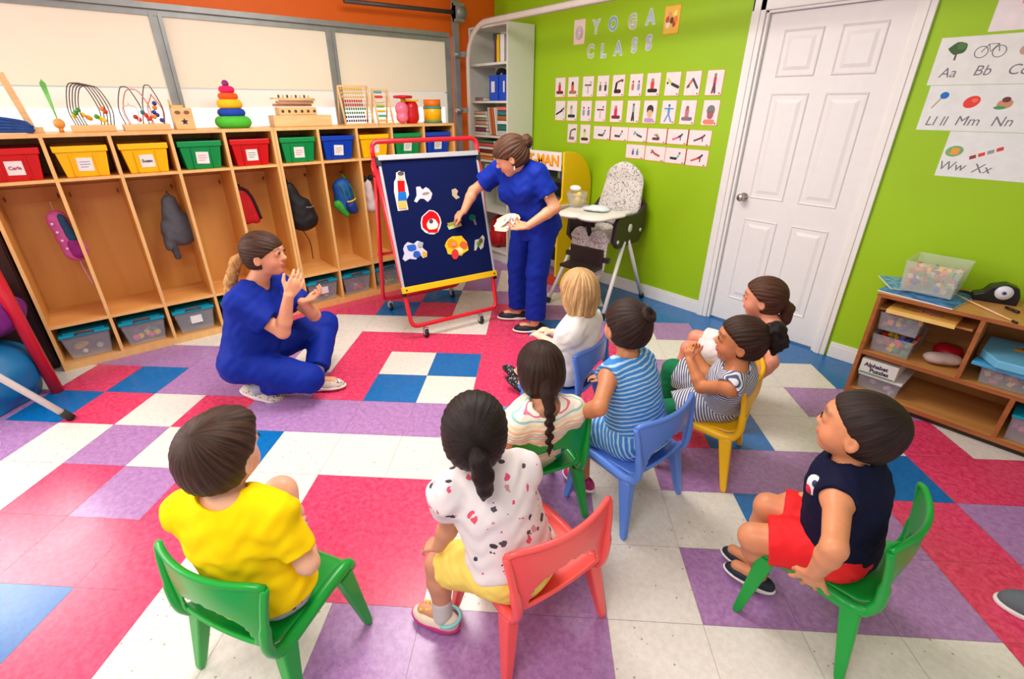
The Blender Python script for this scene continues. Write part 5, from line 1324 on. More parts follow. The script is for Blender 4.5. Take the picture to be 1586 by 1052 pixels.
row3 = [(886, 'curl', (K, (150, 110, 100), (120, 80, 80)), 0), (906, 'sit', ((226, 220, 120), K, (150, 130, 100)), 0), (932, 'cobra', ((110, 130, 150), (50, 60, 70), (80, 110, 120)), 1), (958, 'cobra', ((150, 170, 170), (80, 60, 60), (90, 80, 80)), 1), (987, 'down', ((130, 170, 170), (80, 80, 96), (90, 90, 90)), 1), (1017, 'fold', ((150, 130, 90), (90, 60, 50), (180, 150, 120)), 1), (1049, 'plank', ((50, 44, 56), (226, 60, 140), (80, 80, 90)), 1), (1083, 'plank', ((150, 30, 80), (110, 50, 60), (70, 60, 70)), 1)]
for k, (px_, pose, cols, ls) in enumerate(row3):
    x = AY(px_, 214, GY)[0]; z0, z1 = ((1.19, 1.345) if k < 2 else (1.235, 1.340)) if not ls else (1.232, 1.338); hw = .058 if not ls else .094
    t, w, h = wcard(x - hw, x + hw, z0, z1, 'yoga_card', '%s figure yoga card, %s from the left in the third row' % (pn[pose], on[k]), 'card', gl, border=OR); pose_pic(t, w, h, pose, cols)
row4 = [(983, 'two', ((120, 70, 200), (90, 140, 150), (110, 150, 160))), (1014, 'down', ((180, 50, 60), (206, 80, 70), K)), (1046, 'cobra', ((130, 190, 180), (40, 50, 60), (120, 90, 100))), (1079, 'plank', ((120, 30, 70), (220, 80, 30), (60, 40, 50)))]
for k, (px_, pose, cols) in enumerate(row4):
    x = AY(px_, 243, GY)[0]; t, w, h = wcard(x - .092, x + .092, 1.098 - .004 * k + .008, 1.212 - .002 * k + .002, 'yoga_card', '%s figure yoga card, %s of the four in the bottom row' % (pn[pose], on[k]), 'card', gl, border=OR); pose_pic(t, w, h, pose, cols)
t, w, h = wcard(-2.705, -2.580, 1.945, 2.122, 'mandala_poster', 'small pale poster with a grey circle left of the word YOGA', 'poster', rgb=(236, 214, 206), border=(236, 190, 70))
b = MB()
for r_ in (.045, .032, .018): b.tube([(r_ * math.cos(a) * .85, -.0022, r_ * math.sin(a) - .006) for a in np.linspace(0, 2 * PI, 25)], .0022, seg=5)
b.build('circle_drawing', plain((150, 140, 160), .6), t)
t, w, h = wcard(-1.842, -1.715, 1.948, 2.118, 'children_poster', 'orange and yellow poster right of the word YOGA', 'poster', rgb=(240, 190, 70), border=(236, 140, 40))
for k, (x, z, rgb) in enumerate(((-.02, .03, (226, 150, 120)), (.025, .035, (250, 226, 120)), (-.03, -.03, (236, 226, 220)), (.02, -.025, (190, 60, 50)), (0, .0, (90, 60, 50)), (.03, .0, (240, 130, 60)), (-.035, .005, (200, 80, 60)))):
    b = MB(); b.prism(blob(x, z, .015, .02, 10, .2, k), .0013, .0017 + .0001 * k, M=Matrix.Rotation(PI / 2, 4, 'X')); b.build('printed_figure', plain(rgb, .6), t)
holo = [(206, 214, 220), (150, 190, 214), (200, 206, 190), (190, 210, 226), (196, 206, 170), (190, 206, 226), (180, 200, 214), (190, 200, 214), (186, 190, 226)]
LT = [('Y', -2.466, 2.050), ('O', -2.298, 2.055), ('G', -2.116, 2.052), ('A', -1.958, 2.065), ('C', -2.510, 1.885), ('L', -2.374, 1.880), ('A', -2.227, 1.888), ('S', -2.078, 1.897), ('S', -1.950, 1.905)]
for k, (ch, x, z) in enumerate(LT):
    word = 'YOGA' if k < 4 else 'CLASS'
    t = thing('wall_letter', (x, GY - .0005, z), 0, 'silvery cut-out letter %s%s of the word %s' % (ch, {7: ', the first S', 8: ', the last S'}.get(k, ''), word), 'letter', 'cut-out letters of the wall title')
    M = Matrix.Rotation(PI / 2, 4, 'X') @ Matrix.Scale(.82, 4, (1, 0, 0)) @ Matrix.Translation((0, 0, .0012))
    text_mesh('letter_face', ch, .125, mat('foil_%d' % k, holo[k], .25, noise=.25, scale=22, metal=.25), t, M, depth=.0012, bold=.005)
    text_mesh('letter_backing', ch, .125, plain((232, 236, 236), .5), t, M @ Matrix.Translation((0, 0, -.0008)), depth=.0006, bold=.009)
# alphabet sheets
t = thing('alphabet_poster', (0, GY - .0004, 0), 0, 'white stepped alphabet poster with a tree, balloon and handwriting letters', 'poster')
b = MB(); th = .0012
b.box(-.205, .62, -th, 0, 1.592, 1.800); b.build('sheet', plain((226, 228, 224), .5), t)
b = MB(); b.box(-.186, .62, -th, 0, 1.383, 1.590); b.build('sheet', plain((224, 228, 226), .5), t)
b = MB(); b.box(-.040, .62, -th, 0, 1.165, 1.381); b.build('sheet', plain((224, 228, 226), .5), t)
ink = plain((120, 116, 124), .6)
def wtxt(s_, x, z, size): text_mesh('lettering', s_, size, ink, t, Matrix.Translation((x, -.0014, z)) @ Matrix.Rotation(PI / 2, 4, 'X'), depth=.0002, shear=.18)
for s_, x, z in (('Aa', -.135, 1.645), ('Bb', -.005, 1.650), ('Cc', .12, 1.650), ('Ll ll', -.115, 1.425), ('Mm', .01, 1.428), ('Nn', .14, 1.428), ('Ww', .015, 1.215), ('Xx', .135, 1.212)): wtxt(s_, x, z, .062)
def pic(nm, pts, rgb, q=0):
    b = MB(); b.prism(pts, th, th + .0004 + .0002 * q, M=Matrix.Rotation(PI / 2, 4, 'X')); b.build(nm, plain(rgb, .6), t)
pic('tree_trunk', [(-.132, 1.70), (-.124, 1.70), (-.124, 1.74), (-.132, 1.74)], (110, 80, 60)); pic('tree_crown', blob(-.128, 1.752, .036, .026, 14, .12, 3), (60, 96, 50), 1); pic('tree_crown', blob(-.115, 1.760, .020, .014, 12, .12, 5), (80, 120, 64), 2)
for x in (-.035, .03):
    b = MB(); b.tube([(x + .024 * math.cos(a), -.0022, 1.730 + .024 * math.sin(a)) for a in np.linspace(0, 2 * PI, 21)], .0015, seg=5); b.build('bicycle_wheel', ink, t)
b = MB(); b.tube([(-.035, -.0022, 1.73), (-.015, -.0022, 1.762), (.02, -.0022, 1.762), (.03, -.0022, 1.73)], .0015, seg=5); b.tube([(-.015, -.0022, 1.762), (-.002, -.0022, 1.73), (.02, -.0022, 1.762)], .0015, seg=5); b.build('bicycle_frame', ink, t)
pic('lollipop', blob(-.115, 1.545, .018, .016), (20, 110, 190)); pic('lollipop_stick', [(-.155, 1.488), (-.150, 1.485), (-.122, 1.532), (-.127, 1.535)], (180, 150, 130)); pic('mitten', blob(.000, 1.515, .033, .026, rot=.5), (226, 60, 50)); pic('mitten_shine', blob(.01, 1.522, .012, .009), (240, 110, 80), 1)
pic('nest', blob(.125, 1.505, .03, .022, 10, .1, 1), (200, 140, 110)); pic('nest', blob(.11, 1.49, .022, .008), (70, 150, 90), 1); pic('cap', blob(.125, 1.525, .016, .012), (110, 50, 50), 1); pic('cat_drawing', blob(.12, 1.73, .02, .02), (190, 160, 140))
pic('waffle_plate', blob(.005, 1.288, .036, .026, rot=.2), (120, 170, 110)); pic('waffle', [(-.012, 1.272), (.022, 1.272), (.026, 1.302), (-.006, 1.304)], (232, 160, 60), 1)
for k in range(4): pic('xylophone_bar', [(.075 + .03 * k, 1.252 + .014 * k), (.098 + .03 * k, 1.262 + .014 * k), (.094 + .03 * k, 1.278 + .014 * k), (.071 + .03 * k, 1.268 + .014 * k)], [(150, 50, 60), (226, 60, 50), (140, 150, 150), (206, 60, 60)][k], k % 2)
t, w, h = wcard(-.04, .30, 1.812, 2.08, 'pink_picture_sheet', 'white sheet with a pink cup drawing above the alphabet poster', 'poster', rgb=(232, 224, 226))
b = MB(); b.prism([(-.085, -.03), (-.005, -.04), (.0, .08), (-.09, .09)], .0013, .0018, M=Matrix.Rotation(PI / 2, 4, 'X')); b.build('pink_cup', plain((240, 130, 190), .6), t)

# ------------------------------------------------------------------ low shelf unit at the right
rs = thing('low_shelf_unit', (0, 0, 0), 0, 'low wooden shelf unit against the green wall at the right', 'shelf')
oak = wood('oak_ply', (186, 128, 66), (206, 150, 84), .4, axis=(.12, 1, 1), scale=8); oke = wood('oak_edge', (150, 84, 40), (176, 104, 54), .45, axis=(.2, 1, 1), scale=20)
def rp(nm, *a, m=oak): b = MB(); b.box(*a); return b.build(nm, m, rs, bevel=.0015)
YF, YB = 2.13, 2.555
rp('top', -.012, 1.30, YF, YB, .598, .617); rp('shelf', .008, 1.29, YF, YB, .268, .288); rp('base', .008, 1.29, YF, YB, .03, .055); rp('back_panel', .008, 1.29, YB - .01, YB, .03, .598)
rp('plinth', .01, 1.28, YF + .02, YF + .04, 0, .03, m=plain((50, 34, 26), .6))
for x, z0, z1 in ((-.01, .0, .598), (.405, .288, .598), (.845, .288, .598), (.618, .055, .268), (1.272, 0, .598)):
    o = rp('side_panel' if z0 == 0 else 'divider', x, x + .018, YF, YB - .01, z0, z1); b = MB(); b.box(x + .0005, x + .0175, YF - .0015, YF, z0, z1); b.build('edging', oke, o)
b = MB(); b.box(.008, 1.28, YF - .0012, YF, .268, .288); b.box(-.012, 1.30, YF - .0012, YF, .598, .617); b.box(.008, 1.28, YF - .0012, YF, .03, .055); b.build('front_edging', oke, rs)
def toy_tray(name, x, y, z, w, d, h, label, cols, n=26, lid=None, group=None, cat='storage box', rimc=None, rot=0, seed=1, al=None):
    rnd = random.Random(seed); t = thing(name, (x, y, z), rot, label, cat, group); b = MB(); bm = b.bm
    def ring(hx, hy, z_): return [bm.verts.new(p) for p in ((-hx, -hy, z_), (hx, -hy, z_), (hx, hy, z_), (-hx, hy, z_))]
    R_ = [ring(w * .45, d * .45, .001), ring(w * .49, d * .49, h * .97), ring(w * .5, d * .5, h * .97), ring(w * .5, d * .5, h), ring(w * .475, d * .475, h), ring(w * .435, d * .435, .005)]
    for A_, B_ in zip(R_, R_[1:]):
        for k in range(4): bm.faces.new((A_[k], A_[(k + 1) % 4], B_[(k + 1) % 4], B_[k]))
    bm.faces.new(R_[0][::-1]); bm.faces.new(R_[-1]); b.build('box_body', al or clear, t, bevel=.003)
    for k, c_ in enumerate(cols):
        b = MB()
        for q in range(max(1, n // len(cols))): b.box(-.014, .014, -.01, .01, -.01, .01, M=Matrix.Translation((rnd.uniform(-w * .38, w * .38), rnd.uniform(-d * .38, d * .38), rnd.uniform(.014, h * .72))) @ Euler((rnd.uniform(0, 3), rnd.uniform(0, 3), rnd.uniform(0, 3))).to_matrix().to_4x4(), bevel=.002)
        tag(b.build('contents', plain(c_, .45), t), kind='stuff')
    if lid:
        b = MB(); b.box(-w * .51, w * .51, -d * .51, d * .51, h + .0005, h + .014, bevel=.004); b.build('lid', lid, t)
    return t
mix_ = [(40, 90, 190), (220, 60, 40), (240, 190, 40), (60, 160, 70), (236, 130, 40)]
toy_tray('toy_bin', .115, 2.31, .415, .185, .32, .10, 'upper clear drawer of bright toys at the left of the low shelf', mix_, 40, group='clear drawers in the low shelf', seed=5)
toy_tray('toy_bin', .115, 2.31, .290, .185, .32, .10, 'lower clear drawer of bright toys at the left of the low shelf', mix_, 40, group='clear drawers in the low shelf', seed=6)
t = thing('game_box', (.20, 2.30, .53), 0, 'flat yellow game tray with a scribbled logo, pulled out over the drawers', 'game box')
b = MB(); b.box(-.15, .13, -.185, .20, 0, .022, bevel=.003); o = b.build('tray', plain((232, 180, 84), .5), t); b = MB(); b.box(-.15, .13, -.186, -.184, .0, .022); b.build('front_edge', plain((236, 196, 110), .5), o)
for k, (rgb, x, rr) in enumerate((((60, 40, 40), -.055, .03), ((220, 120, 120), -.01, .024), ((110, 60, 130), .03, .022))):
    b = MB(); b.tube([(x + rr * 1.5 * math.cos(a), -.10 + rr * .8 * math.sin(a), .0225) for a in np.linspace(0, 2 * PI, 17)], .0018, seg=5); b.build('logo_loop', plain(rgb, .5), o)
b = MB(); b.box(.008 + 0, .39, 2.18, 2.5, .519, .529); tag(b.build('shelf_support', oak, rs))
t = thing('cloth_stack', (.325, 2.26, .289), 0, 'grey-pink folded cloth with a red lid behind it', 'cloth')
bodypart(t, 'folded_cloth', plain((186, 164, 158), .9), lambda B: B.rc((-.03, -.02, .03), (.03, .02, .03), .05, k=.01, flat=((0, 0, 1), 1.8)), wr=(.002, 80))
t = thing('toy_dome', (.32, 2.42, .289), 0, 'red round lid behind the grey cloth on the middle shelf', 'lid'); b = MB(); b.lathe([(0, .05), (.055, .045), (.065, .02), (.06, .0)]); b.build('dome', plain((190, 10, 40), .4), t)
toy_tray('picture_box', .585, 2.30, .289, .22, .30, .085, 'clear box of cards under the blue picture folders', [(226, 190, 180), (200, 110, 100), (60, 120, 90), (236, 200, 120)], 30, seed=9)
t = thing('picture_folder', (.60, 2.29, .380), -.08, 'light blue picture board with an orange bird print, lower of the pair', 'picture board'); b = MB(); b.box(-.15, .17, -.17, .19, 0, .018, bevel=.004); b.build('board', plain((70, 160, 208), .5), t)
t = thing('picture_folder', (.60, 2.30, .402), .10, 'pale blue rounded picture board on top, with orange print', 'picture board'); b = MB(); b.prism([(-.10, -.19), (.09, -.20), (.17, -.10), (.16, .15), (-.14, .15), (-.16, -.08)], 0, .04); o = b.build('board', plain((110, 190, 226), .5), t, bevel=.006)
for k, (x, y, r1, r2, rgb) in enumerate(((-.0, .03, .05, .03, (226, 130, 40)), (.0, .05, .02, .02, (60, 40, 40)), (.07, -.04, .02, .015, (130, 30, 60)), (-.03, .01, .02, .012, (240, 200, 60)))):
    b = MB(); b.prism(blob(x, y, r1, r2), .0402 + .0004 * k, .0408 + .0004 * k); b.build('print', plain(rgb, .5), o)
t = toy_tray('paper_drawer', .125, 2.31, .056, .20, .32, .085, 'clear drawer with lilac paper low at the left of the shelf', [(206, 190, 220)], 6, lid=plain((226, 226, 224), .4))
t = thing('label_box', (.105, 2.27, .157), 0, 'white box lid with bold dark words in the lower shelf', 'box'); b = MB(); b.box(-.085, .085, -.13, .16, 0, .085, bevel=.004); o = b.build('box', plain((222, 224, 218), .5), t)
for k, s_ in enumerate(('Alphabet', 'Puzzles')): text_mesh('lettering', s_, .030, plain((70, 50, 80), .5), o, Matrix.Translation((-.012 + .02 * k, -.1312, .055 - .028 * k)) @ Matrix.Rotation(PI / 2, 4, 'X'), depth=.0003, bold=.0012)
b = MB(); b.box(-.08, .08, -.1312, -.1302, .004, .010); b.build('green_stripe', plain((80, 150, 90), .5), o)
toy_tray('flower_box', .745, 2.29, .056, .19, .30, .125, 'clear box with teal lid and a pink flower print', [(206, 70, 130), (240, 180, 60), (190, 30, 150), (226, 110, 150)], 36, lid=teal, seed=3)
toy_tray('flower_box', 1.06, 2.29, .056, .30, .30, .125, 'clear box with teal lid at the far right of the bottom shelf', [(206, 70, 130), (240, 180, 60), (60, 110, 180)], 30, lid=teal, seed=4)
# on top of the low shelf
toy_tray('clear_bin', .155, 2.345, .6315, .235, .26, .155, 'big clear bin with mixed toys on top of the low shelf', mix_ + [(226, 190, 170)], 60, seed=12, al=mat('frosted_plastic', (228, 228, 220), .2, alpha=.27))
t = thing('activity_book', (.115, 2.31, .618), -.12, 'flat blue and white activity book under the clear bin', 'book'); b = MB(); b.box(-.12, .20, -.165, .15, 0, .005); b.build('pages', plain((232, 230, 236), .5), t); b = MB(); b.box(-.12, .20, -.164, .15, .005, .0058); b.build('cover', mat('cover_print', (60, 130, 190), .45, noise=.8, scale=24), t)
t = thing('activity_book', (.065, 2.36, .6242), .5, 'blue picture book sticking out left of the clear bin', 'book'); b = MB(); b.box(-.11, .10, -.10, .13, 0, .005); b.build('pages', plain((222, 226, 200), .5), t); b = MB(); b.box(-.108, .10, -.10, .13, .005, .006); b.build('cover', mat('cover_print_b', (110, 170, 210), .45, noise=.7, scale=30), t)
t = thing('tape_dispenser', (.395, 2.43, .6175), .25, 'black tape dispenser with a white round hub on the low shelf', 'tape dispenser')
b = MB(); M = Matrix(((1, 0, 0, 0), (0, 0, -1, 0), (0, 1, 0, 0), (0, 0, 0, 1)))
b.prism([(-.085, 0), (.085, 0), (.085, .045), (.07, .085), (.02, .10), (-.03, .08), (-.05, .045), (-.085, .03)], -.035, .035, M=M); b.build('body', plain((24, 24, 28), .3), t, bevel=.006)
b = MB(); b.lathe([(.034, 0), (.034, .006), (.008, .009), (.0, .009)], M=Matrix.Translation((.02, -.035, .058)) @ Matrix.Rotation(PI / 2, 4, 'X')); o = b.build('hub', plain((226, 226, 236), .3), t); b = MB(); b.lathe([(.008, 0), (.008, .002), (0, .002)], M=Matrix.Translation((.02, -.0445, .058)) @ Matrix.Rotation(PI / 2, 4, 'X')); b.build('hub_centre', plain((40, 60, 130), .4), o)
t = thing('scissors', (.245, 2.47, .6175), -.2, 'dark scissors lying left of the tape dispenser', 'scissors'); b = MB(); b.tube(catmull([(0, 0, .006), (.04, .01, .008), (.09, -.01, .006)], 4), .006, seg=6); b.tube(catmull([(-.01, -.02, .005), (.03, -.01, .006), (.09, -.02, .006)], 4), .005, seg=6); b.build('blades', plain((40, 36, 40), .4), t)
t = thing('pointer_stick', (0, 0, 0), 0, 'long thin wooden pointer lying across the low shelf', 'stick'); p0, p1 = AZ(1462, 448, .625), AZ(1568, 497, .623); b = MB(); b.tube([p0, p1], .0042, seg=8); o = b.build('rod', wood('stick_wood', (226, 180, 130), (238, 196, 150), .5), t); b = MB(); d_ = nrm(p1 - p0); b.tube([p1, p1 + d_ * .025], .0055, seg=8); b.build('black_tip', plain((30, 26, 26), .5), o)
t = thing('toy_car', (.56, 2.40, .6178), .4, 'small green and yellow toy on the low shelf near the right edge', 'toy')
b = MB(); b.box(-.05, .05, -.025, .025, .012, .03, bevel=.006); b.build('chassis', plain((226, 196, 40), .4), t); b = MB(); b.tube([(.02 + .025 * math.cos(a), 0, .04 + .022 * math.sin(a)) for a in np.linspace(0, PI, 9)], .007, seg=8); b.build('roll_bar', plain((90, 176, 40), .4), t)
for x in (-.03, .03):
    for y in (-.026, .026): b = MB(); b.cyl((x, y - .005, .013), (x, y + .005, .013), .0125, seg=12); b.build('wheel', plain((230, 120, 30), .5), t)
t = thing('marker_pen', (0, 0, 0), 0, 'black marker pen lying near the front right of the low shelf', 'pen'); p0, p1 = AZ(1558, 476, .625), AZ(1578, 484, .625); b = MB(); b.tube([p0, p0 + (p1 - p0) * .62], .0065, seg=10); b.build('barrel', plain((24, 22, 24), .4), t); b = MB(); b.tube([p0 + (p1 - p0) * .62, p1], .0075, seg=10); b.build('cap', plain((30, 28, 30), .4), t)

# ------------------------------------------------------------------ things at the left edge
t = thing('bean_bag', (-3.03, -1.665, 0), 0, 'turquoise blue beanbag partly visible at the left edge', 'beanbag')
bodypart(t, 'cushion', mat('blue_vinyl', (4, 108, 164), .45, noise=.08), lambda B: (B.el((0, .02, .17), (.27, .27, .20), k=.05), B.rc((0, 0, .05), (0, .05, .10), .24, .2, k=.05, cut=[((0, 0, .002), (0, 0, -1))])), res=.010, wr=(.008, 22))
t = thing('purple_cushion', (-3.10, -1.58, .38), 0, 'purple cushion lying on the blue beanbag at the left edge', 'cushion')
bodypart(t, 'cushion', mat('purple_velvet', (112, 20, 116), .7, noise=.15), lambda B: B.el((0, .02, .10), (.24, .22, .13), k=.05), res=.010, wr=(.006, 30))
t = thing('swing_frame', (0, 0, 0), 0, 'thick red leg of a frame standing left of the cubbies', 'frame')
b = MB(); b.tube([(-2.955, -1.352, 0), (-2.96, -1.39, .93), (-2.96, -1.44, 1.55)], .030, seg=14); b.build('post', mat('red_enamel', (218, 26, 44), .3), t)
b = MB(); b.tube([(-2.96, -1.44, 1.55), (-2.96, -2.3, 1.60)], .025, seg=12); b.build('crossbar', mat('red_enamel', (218, 26, 44), .3), t)
b = MB(); b.tube([(-2.96, -2.3, 1.60), (-2.955, -2.42, 0)], .030, seg=12); b.build('post', mat('red_enamel', (218, 26, 44), .3), t)
b = MB(); b.box(-3.0, -2.98, -1.62, -1.37, .70, .74); b.build('yellow_bar', plain((244, 190, 20), .4), t)
t = thing('white_pole', (0, 0, 0), 0, 'slanting white pole with a black rubber tip at the left edge', 'pole')
p0 = v3((-2.55, -1.305, .02)); p1 = p0 + nrm(AY(0, 585, -1.47) - p0) * .95; b = MB(); b.tube([p0, p1], .0165, seg=12); o = b.build('tube', lw, t)
b = MB(); b.tube([p0 - nrm(p1 - p0) * .02, p0 + nrm(p1 - p0) * .04], .021, seg=12); b.build('rubber_tip', plain((44, 40, 34), .7), o)

t = thing('dark_cabinet', (0, 0, 0), 0, 'dark brown cabinet glimpsed between the red post and the cubbies', 'cabinet')
dkw = mat('dark_wood', (52, 26, 24), .5, noise=.15); b = MB(); b.box(-3.58, -3.32, -2.3, -1.335, 0, .98); b.build('carcass', dkw, t, bevel=.004); b = MB(); b.box(-3.32, -3.305, -1.80, -1.345, .05, .95); o = b.build('door', dkw, t, bevel=.003)
b = MB(); b.box(-3.305, -3.29, -1.42, -1.405, .45, .58); b.build('handle', plain((206, 190, 150), .4), o)

# ------------------------------------------------------------------ chairs
CH = {'g1': ((-.585, -.821), (-.47, .88)), 'pink': ((-.187, -.18), (-.995, .096)), 'g2': ((-.54, .137), (-.955, .296)), 'blue': ((-.32, .4915), (-1, 0)),
      'bb': ((-.86, .67), (-.958, -.286)), 'yel': ((-.251, .979), (-.958, -.288)), 'yel2': ((-.41, 1.447), (-.958, -.288)), 'g3': ((.3935, .548), (-.9986, -.05))}
gp = 'moulded plastic children\'s chairs'
make_chair('kids_chair', 'green plastic child chair under the boy in the yellow shirt', (0, 164, 54), *CH['g1'], group=gp)
make_chair('kids_chair', 'coral pink plastic child chair at the front centre', (252, 92, 88), *CH['pink'], group=gp)
make_chair('kids_chair', 'green plastic child chair behind the pink one, under the girl with a braid', (0, 152, 54), *CH['g2'], group=gp)
make_chair('kids_chair', 'light blue plastic child chair under the girl in the blue striped dress', (92, 138, 226), *CH['blue'], group=gp)
make_chair('kids_chair', 'light blue plastic child chair under the blond child in white', (84, 128, 220), *CH['bb'], group=gp)
make_chair('kids_chair', 'yellow plastic child chair under the girl in the grey striped dress', (250, 190, 0), *CH['yel'], group=gp)
make_chair('kids_chair', 'yellow plastic child chair hidden behind the other yellow one, near the door', (246, 186, 10), *CH['yel2'], group=gp)
make_chair('kids_chair', 'green plastic child chair at the right under the boy in red shorts', (0, 158, 56), *CH['g3'], group=gp)

def RJ(x, y, o, L, far=True):
    """the point seen at photo pixel (x, y) that is L away from joint o"""
    d = nrm(_ray(x, y)); o = v3(o); t0 = (o - CAM_POS) @ d; q = CAM_POS + t0 * d; h2 = L * L - (q - o) @ (q - o)
    if h2 <= 0: return o + nrm(q - o) * L
    return q + d * (math.sqrt(h2) if far else -math.sqrt(h2))
WHT = plain((236, 232, 226), .7)
dark_hair = hair_mat('hair_dark_brown', (26, 14, 10), (62, 36, 26)); black_hair = hair_mat('hair_black', (14, 9, 9), (44, 28, 24)); blond_hair = hair_mat('hair_blond', (150, 104, 58), (232, 192, 138))
mid_hair = hair_mat('hair_mid_brown', (44, 24, 16), (104, 64, 42)); adult_hair = hair_mat('hair_adult_brown', (40, 22, 16), (116, 76, 52))

# --- boy in yellow shirt
L, f_, r_ = local(*CH['g1']); J = {}
J.update(pelvis=L(.03, -.035, .350), neck=L(.018, -.055, .645), head=AZ(342, 703, .752), hf=(-.62, .76, -.10), hu=(.05, -.02, 1), shL=L(-.085, -.085, .60), shR=L(.120, -.015, .60), hipL=L(-.03, -.03, .345), hipR=L(.085, -.02, .345))
J['tf'] = nrm(f_ + r_ * -.35)
J['elR'] = RJ(476, 872, J['shR'], .16, True); J['wrR'] = L(.045, .10, .41); J['elL'] = L(-.15, -.0, .46); J['wrL'] = L(-.09, .12, .42)
J['knR'] = RJ(434, 752, J['hipR'], .235); J['anR'] = L(-.03, .04, .09); J['knL'] = L(-.10, .19, .32); J['anL'] = L(-.10, .03, .09)
J['ftR'] = f_; J['ftL'] = f_
make_person('boy', 'boy in yellow T-shirt seen from behind on a green chair', 'person', J, skin=(236, 182, 150), H=.205, s=1.06,
    garments=[g_top(plain((252, 216, 6), .85, spec=.15), 't_shirt', wr=(.0030, 60), sleeve=.72, hem=-.02, off=.016, arm_off=.012, neck=-.01, scoop=.02), g_legs(spots('grey_print_shorts', (176, 178, 186), [(60, 70, 70), (90, 110, 100), (150, 60, 70)], 42, .34), 'shorts', frac=.62, off=.004)],
    hair=g_hair(hair_mat('hair_boy', (34, 20, 15), (84, 56, 42)), grow=.035, nape=-.30, wr=None, pole=(0, -.55, .7), groove=.0012, strands=30, back=lambda B, W, H, A: (B.el(W(0, .22, .34), (H * .30, H * .22, H * .15), A, k=.02))),
    shoes=[shoe(plain((60, 70, 90), .6), WHT, L=.165)])

# --- girl in flamingo shirt on the pink chair
L, f_, r_ = local(*CH['pink']); J = {}
J.update(pelvis=AZ(797, 866, .360), neck=AZ(752, 724, .650), head=AZ(735, 668, .772), hf=(-.80, .60, -.02), hu=(.02, 0, 1))
tf = nrm((-.80, -.05, 0)); tr = np.array([tf[1], -tf[0], 0]); J['tf'] = nrm((-.86, .02, 0))
J['shL'] = J['neck'] - v3((.02, .105, .045)); J['shR'] = J['neck'] + v3((.03, .10, -.045)); J['hipL'] = J['pelvis'] + v3((-.02, -.055, 0)); J['hipR'] = J['pelvis'] + v3((0, .055, 0))
J['elL'] = AZ(697, 812, .462); J['wrL'] = AZ(680, 846, .385); J['hdL'] = (-.7, -.2, -.35); J['hnL'] = (-.3, .1, -1)
J['elR'] = J['shR'] + v3((-.07, .03, -.13)); J['wrR'] = J['elR'] + v3((-.11, -.04, -.05))
J['knL'] = RJ(680, 874, J['hipL'], .235, True); J['anL'] = AZ(685, 945, .085); J['knR'] = J['hipR'] + v3((-.20, .02, -.02)); J['anR'] = J['knR'] + v3((-.03, .0, -.24)); J['ftL'] = (-.85, -.45, 0); J['ftR'] = (-1, .1, 0)
flam = spots('flamingo_print', (232, 222, 222), [(226, 84, 120), (236, 226, 226), (70, 66, 76), (206, 150, 160), (226, 90, 110), (90, 80, 90)], 30, .27)
def clog(o, P, L_, w_, AX_, M):
    b = MB()
    for k in range(7):
        a = random.uniform(-.6, .6); t = random.uniform(.15, .5); p = Vector(P(a * w_, t * L_, .024 + .17 * L_ * math.sqrt(max(0, 1 - a * a * .7 - ((t - .3) / .4) ** 2 * .8)))) - M.translation
        b.ball(p, .006, seg=8)
    b.build('charm', plain((240, 190, 60), .5), o)
    b = MB(); pts = [Vector(P(w_ * 1.02 * math.cos(a), -.12 * L_ - .26 * L_ * math.sin(a), .042 + .01 * math.sin(a))) - M.translation for a in np.linspace(-.15, PI + .15, 13)]
    b.tube(pts, .006, seg=8); b.build('heel_strap', plain((140, 206, 206), .5), o)
make_person('girl', 'girl in flamingo print shirt and yellow shorts on the pink chair', 'person', J, skin=(206, 146, 112), H=.195, s=1.0,
    garments=[g_top(flam, 'blouse', wr=(.0026, 64), sleeve=.42, hem=.02, off=.014, arm_off=.016, flare=.006, neck=-.012, scoop=.0), g_legs(plain((250, 222, 110), .8, spec=.15), 'shorts', frac=.78, off=.012, flare=.004)],
    hair=g_hair(black_hair, grow=.045, nape=-.34, wr=None, pole=(0, -.9, .3), chains=[([(.02, -.50, .10), (.06, -.60, .0), (.10, -.60, -.22), (.12, -.56, -.46), (.10, -.52, -.66)], [.085, .12, .13, .10, .03])],
        ties=[((.015, -.47, .14), (.1, -1, .35), .075, .022, (160, 220, 180), 'hair_tie')]),
    shoes=[shoe(plain((236, 214, 190), .5), plain((206, 50, 130), .5), L=.155, w=1.15, low=True, name='clog', sock=plain((206, 200, 196), .8), parts=clog)])

# --- girl with the braid on the green chair
L, f_, r_ = local(*CH['g2']); J = {}
J.update(pelvis=L(-.01, -.01, .345), neck=AZ(842, 634, .560), head=AZ(836, 572, .672), hf=(-.80, .45, .05), hu=(.08, -.02, 1), tf=f_)
J['shL'] = J['neck'] - r_ * .105 - v3((0, 0, .035)); J['shR'] = J['neck'] + r_ * .105 - v3((0, 0, .035)); J['hipL'] = L(-.065, -.03, .345); J['hipR'] = L(.045, -.03, .345)
J['elL'] = J['shL'] - r_ * .05 + f_ * .01 - v3((0, 0, .15)); J['wrL'] = J['elL'] + f_ * .12 + r_ * .04; J['elR'] = J['shR'] + r_ * .015 + f_ * .055 - v3((0, 0, .14)); J['wrR'] = J['elR'] + f_ * .12 - r_ * .04
J['knL'] = L(-.10, .19, .33); J['knR'] = L(.07, .19, .33); J['anL'] = L(-.10, .22, .09); J['anR'] = L(.08, .22, .09); J['ftL'] = f_; J['ftR'] = f_
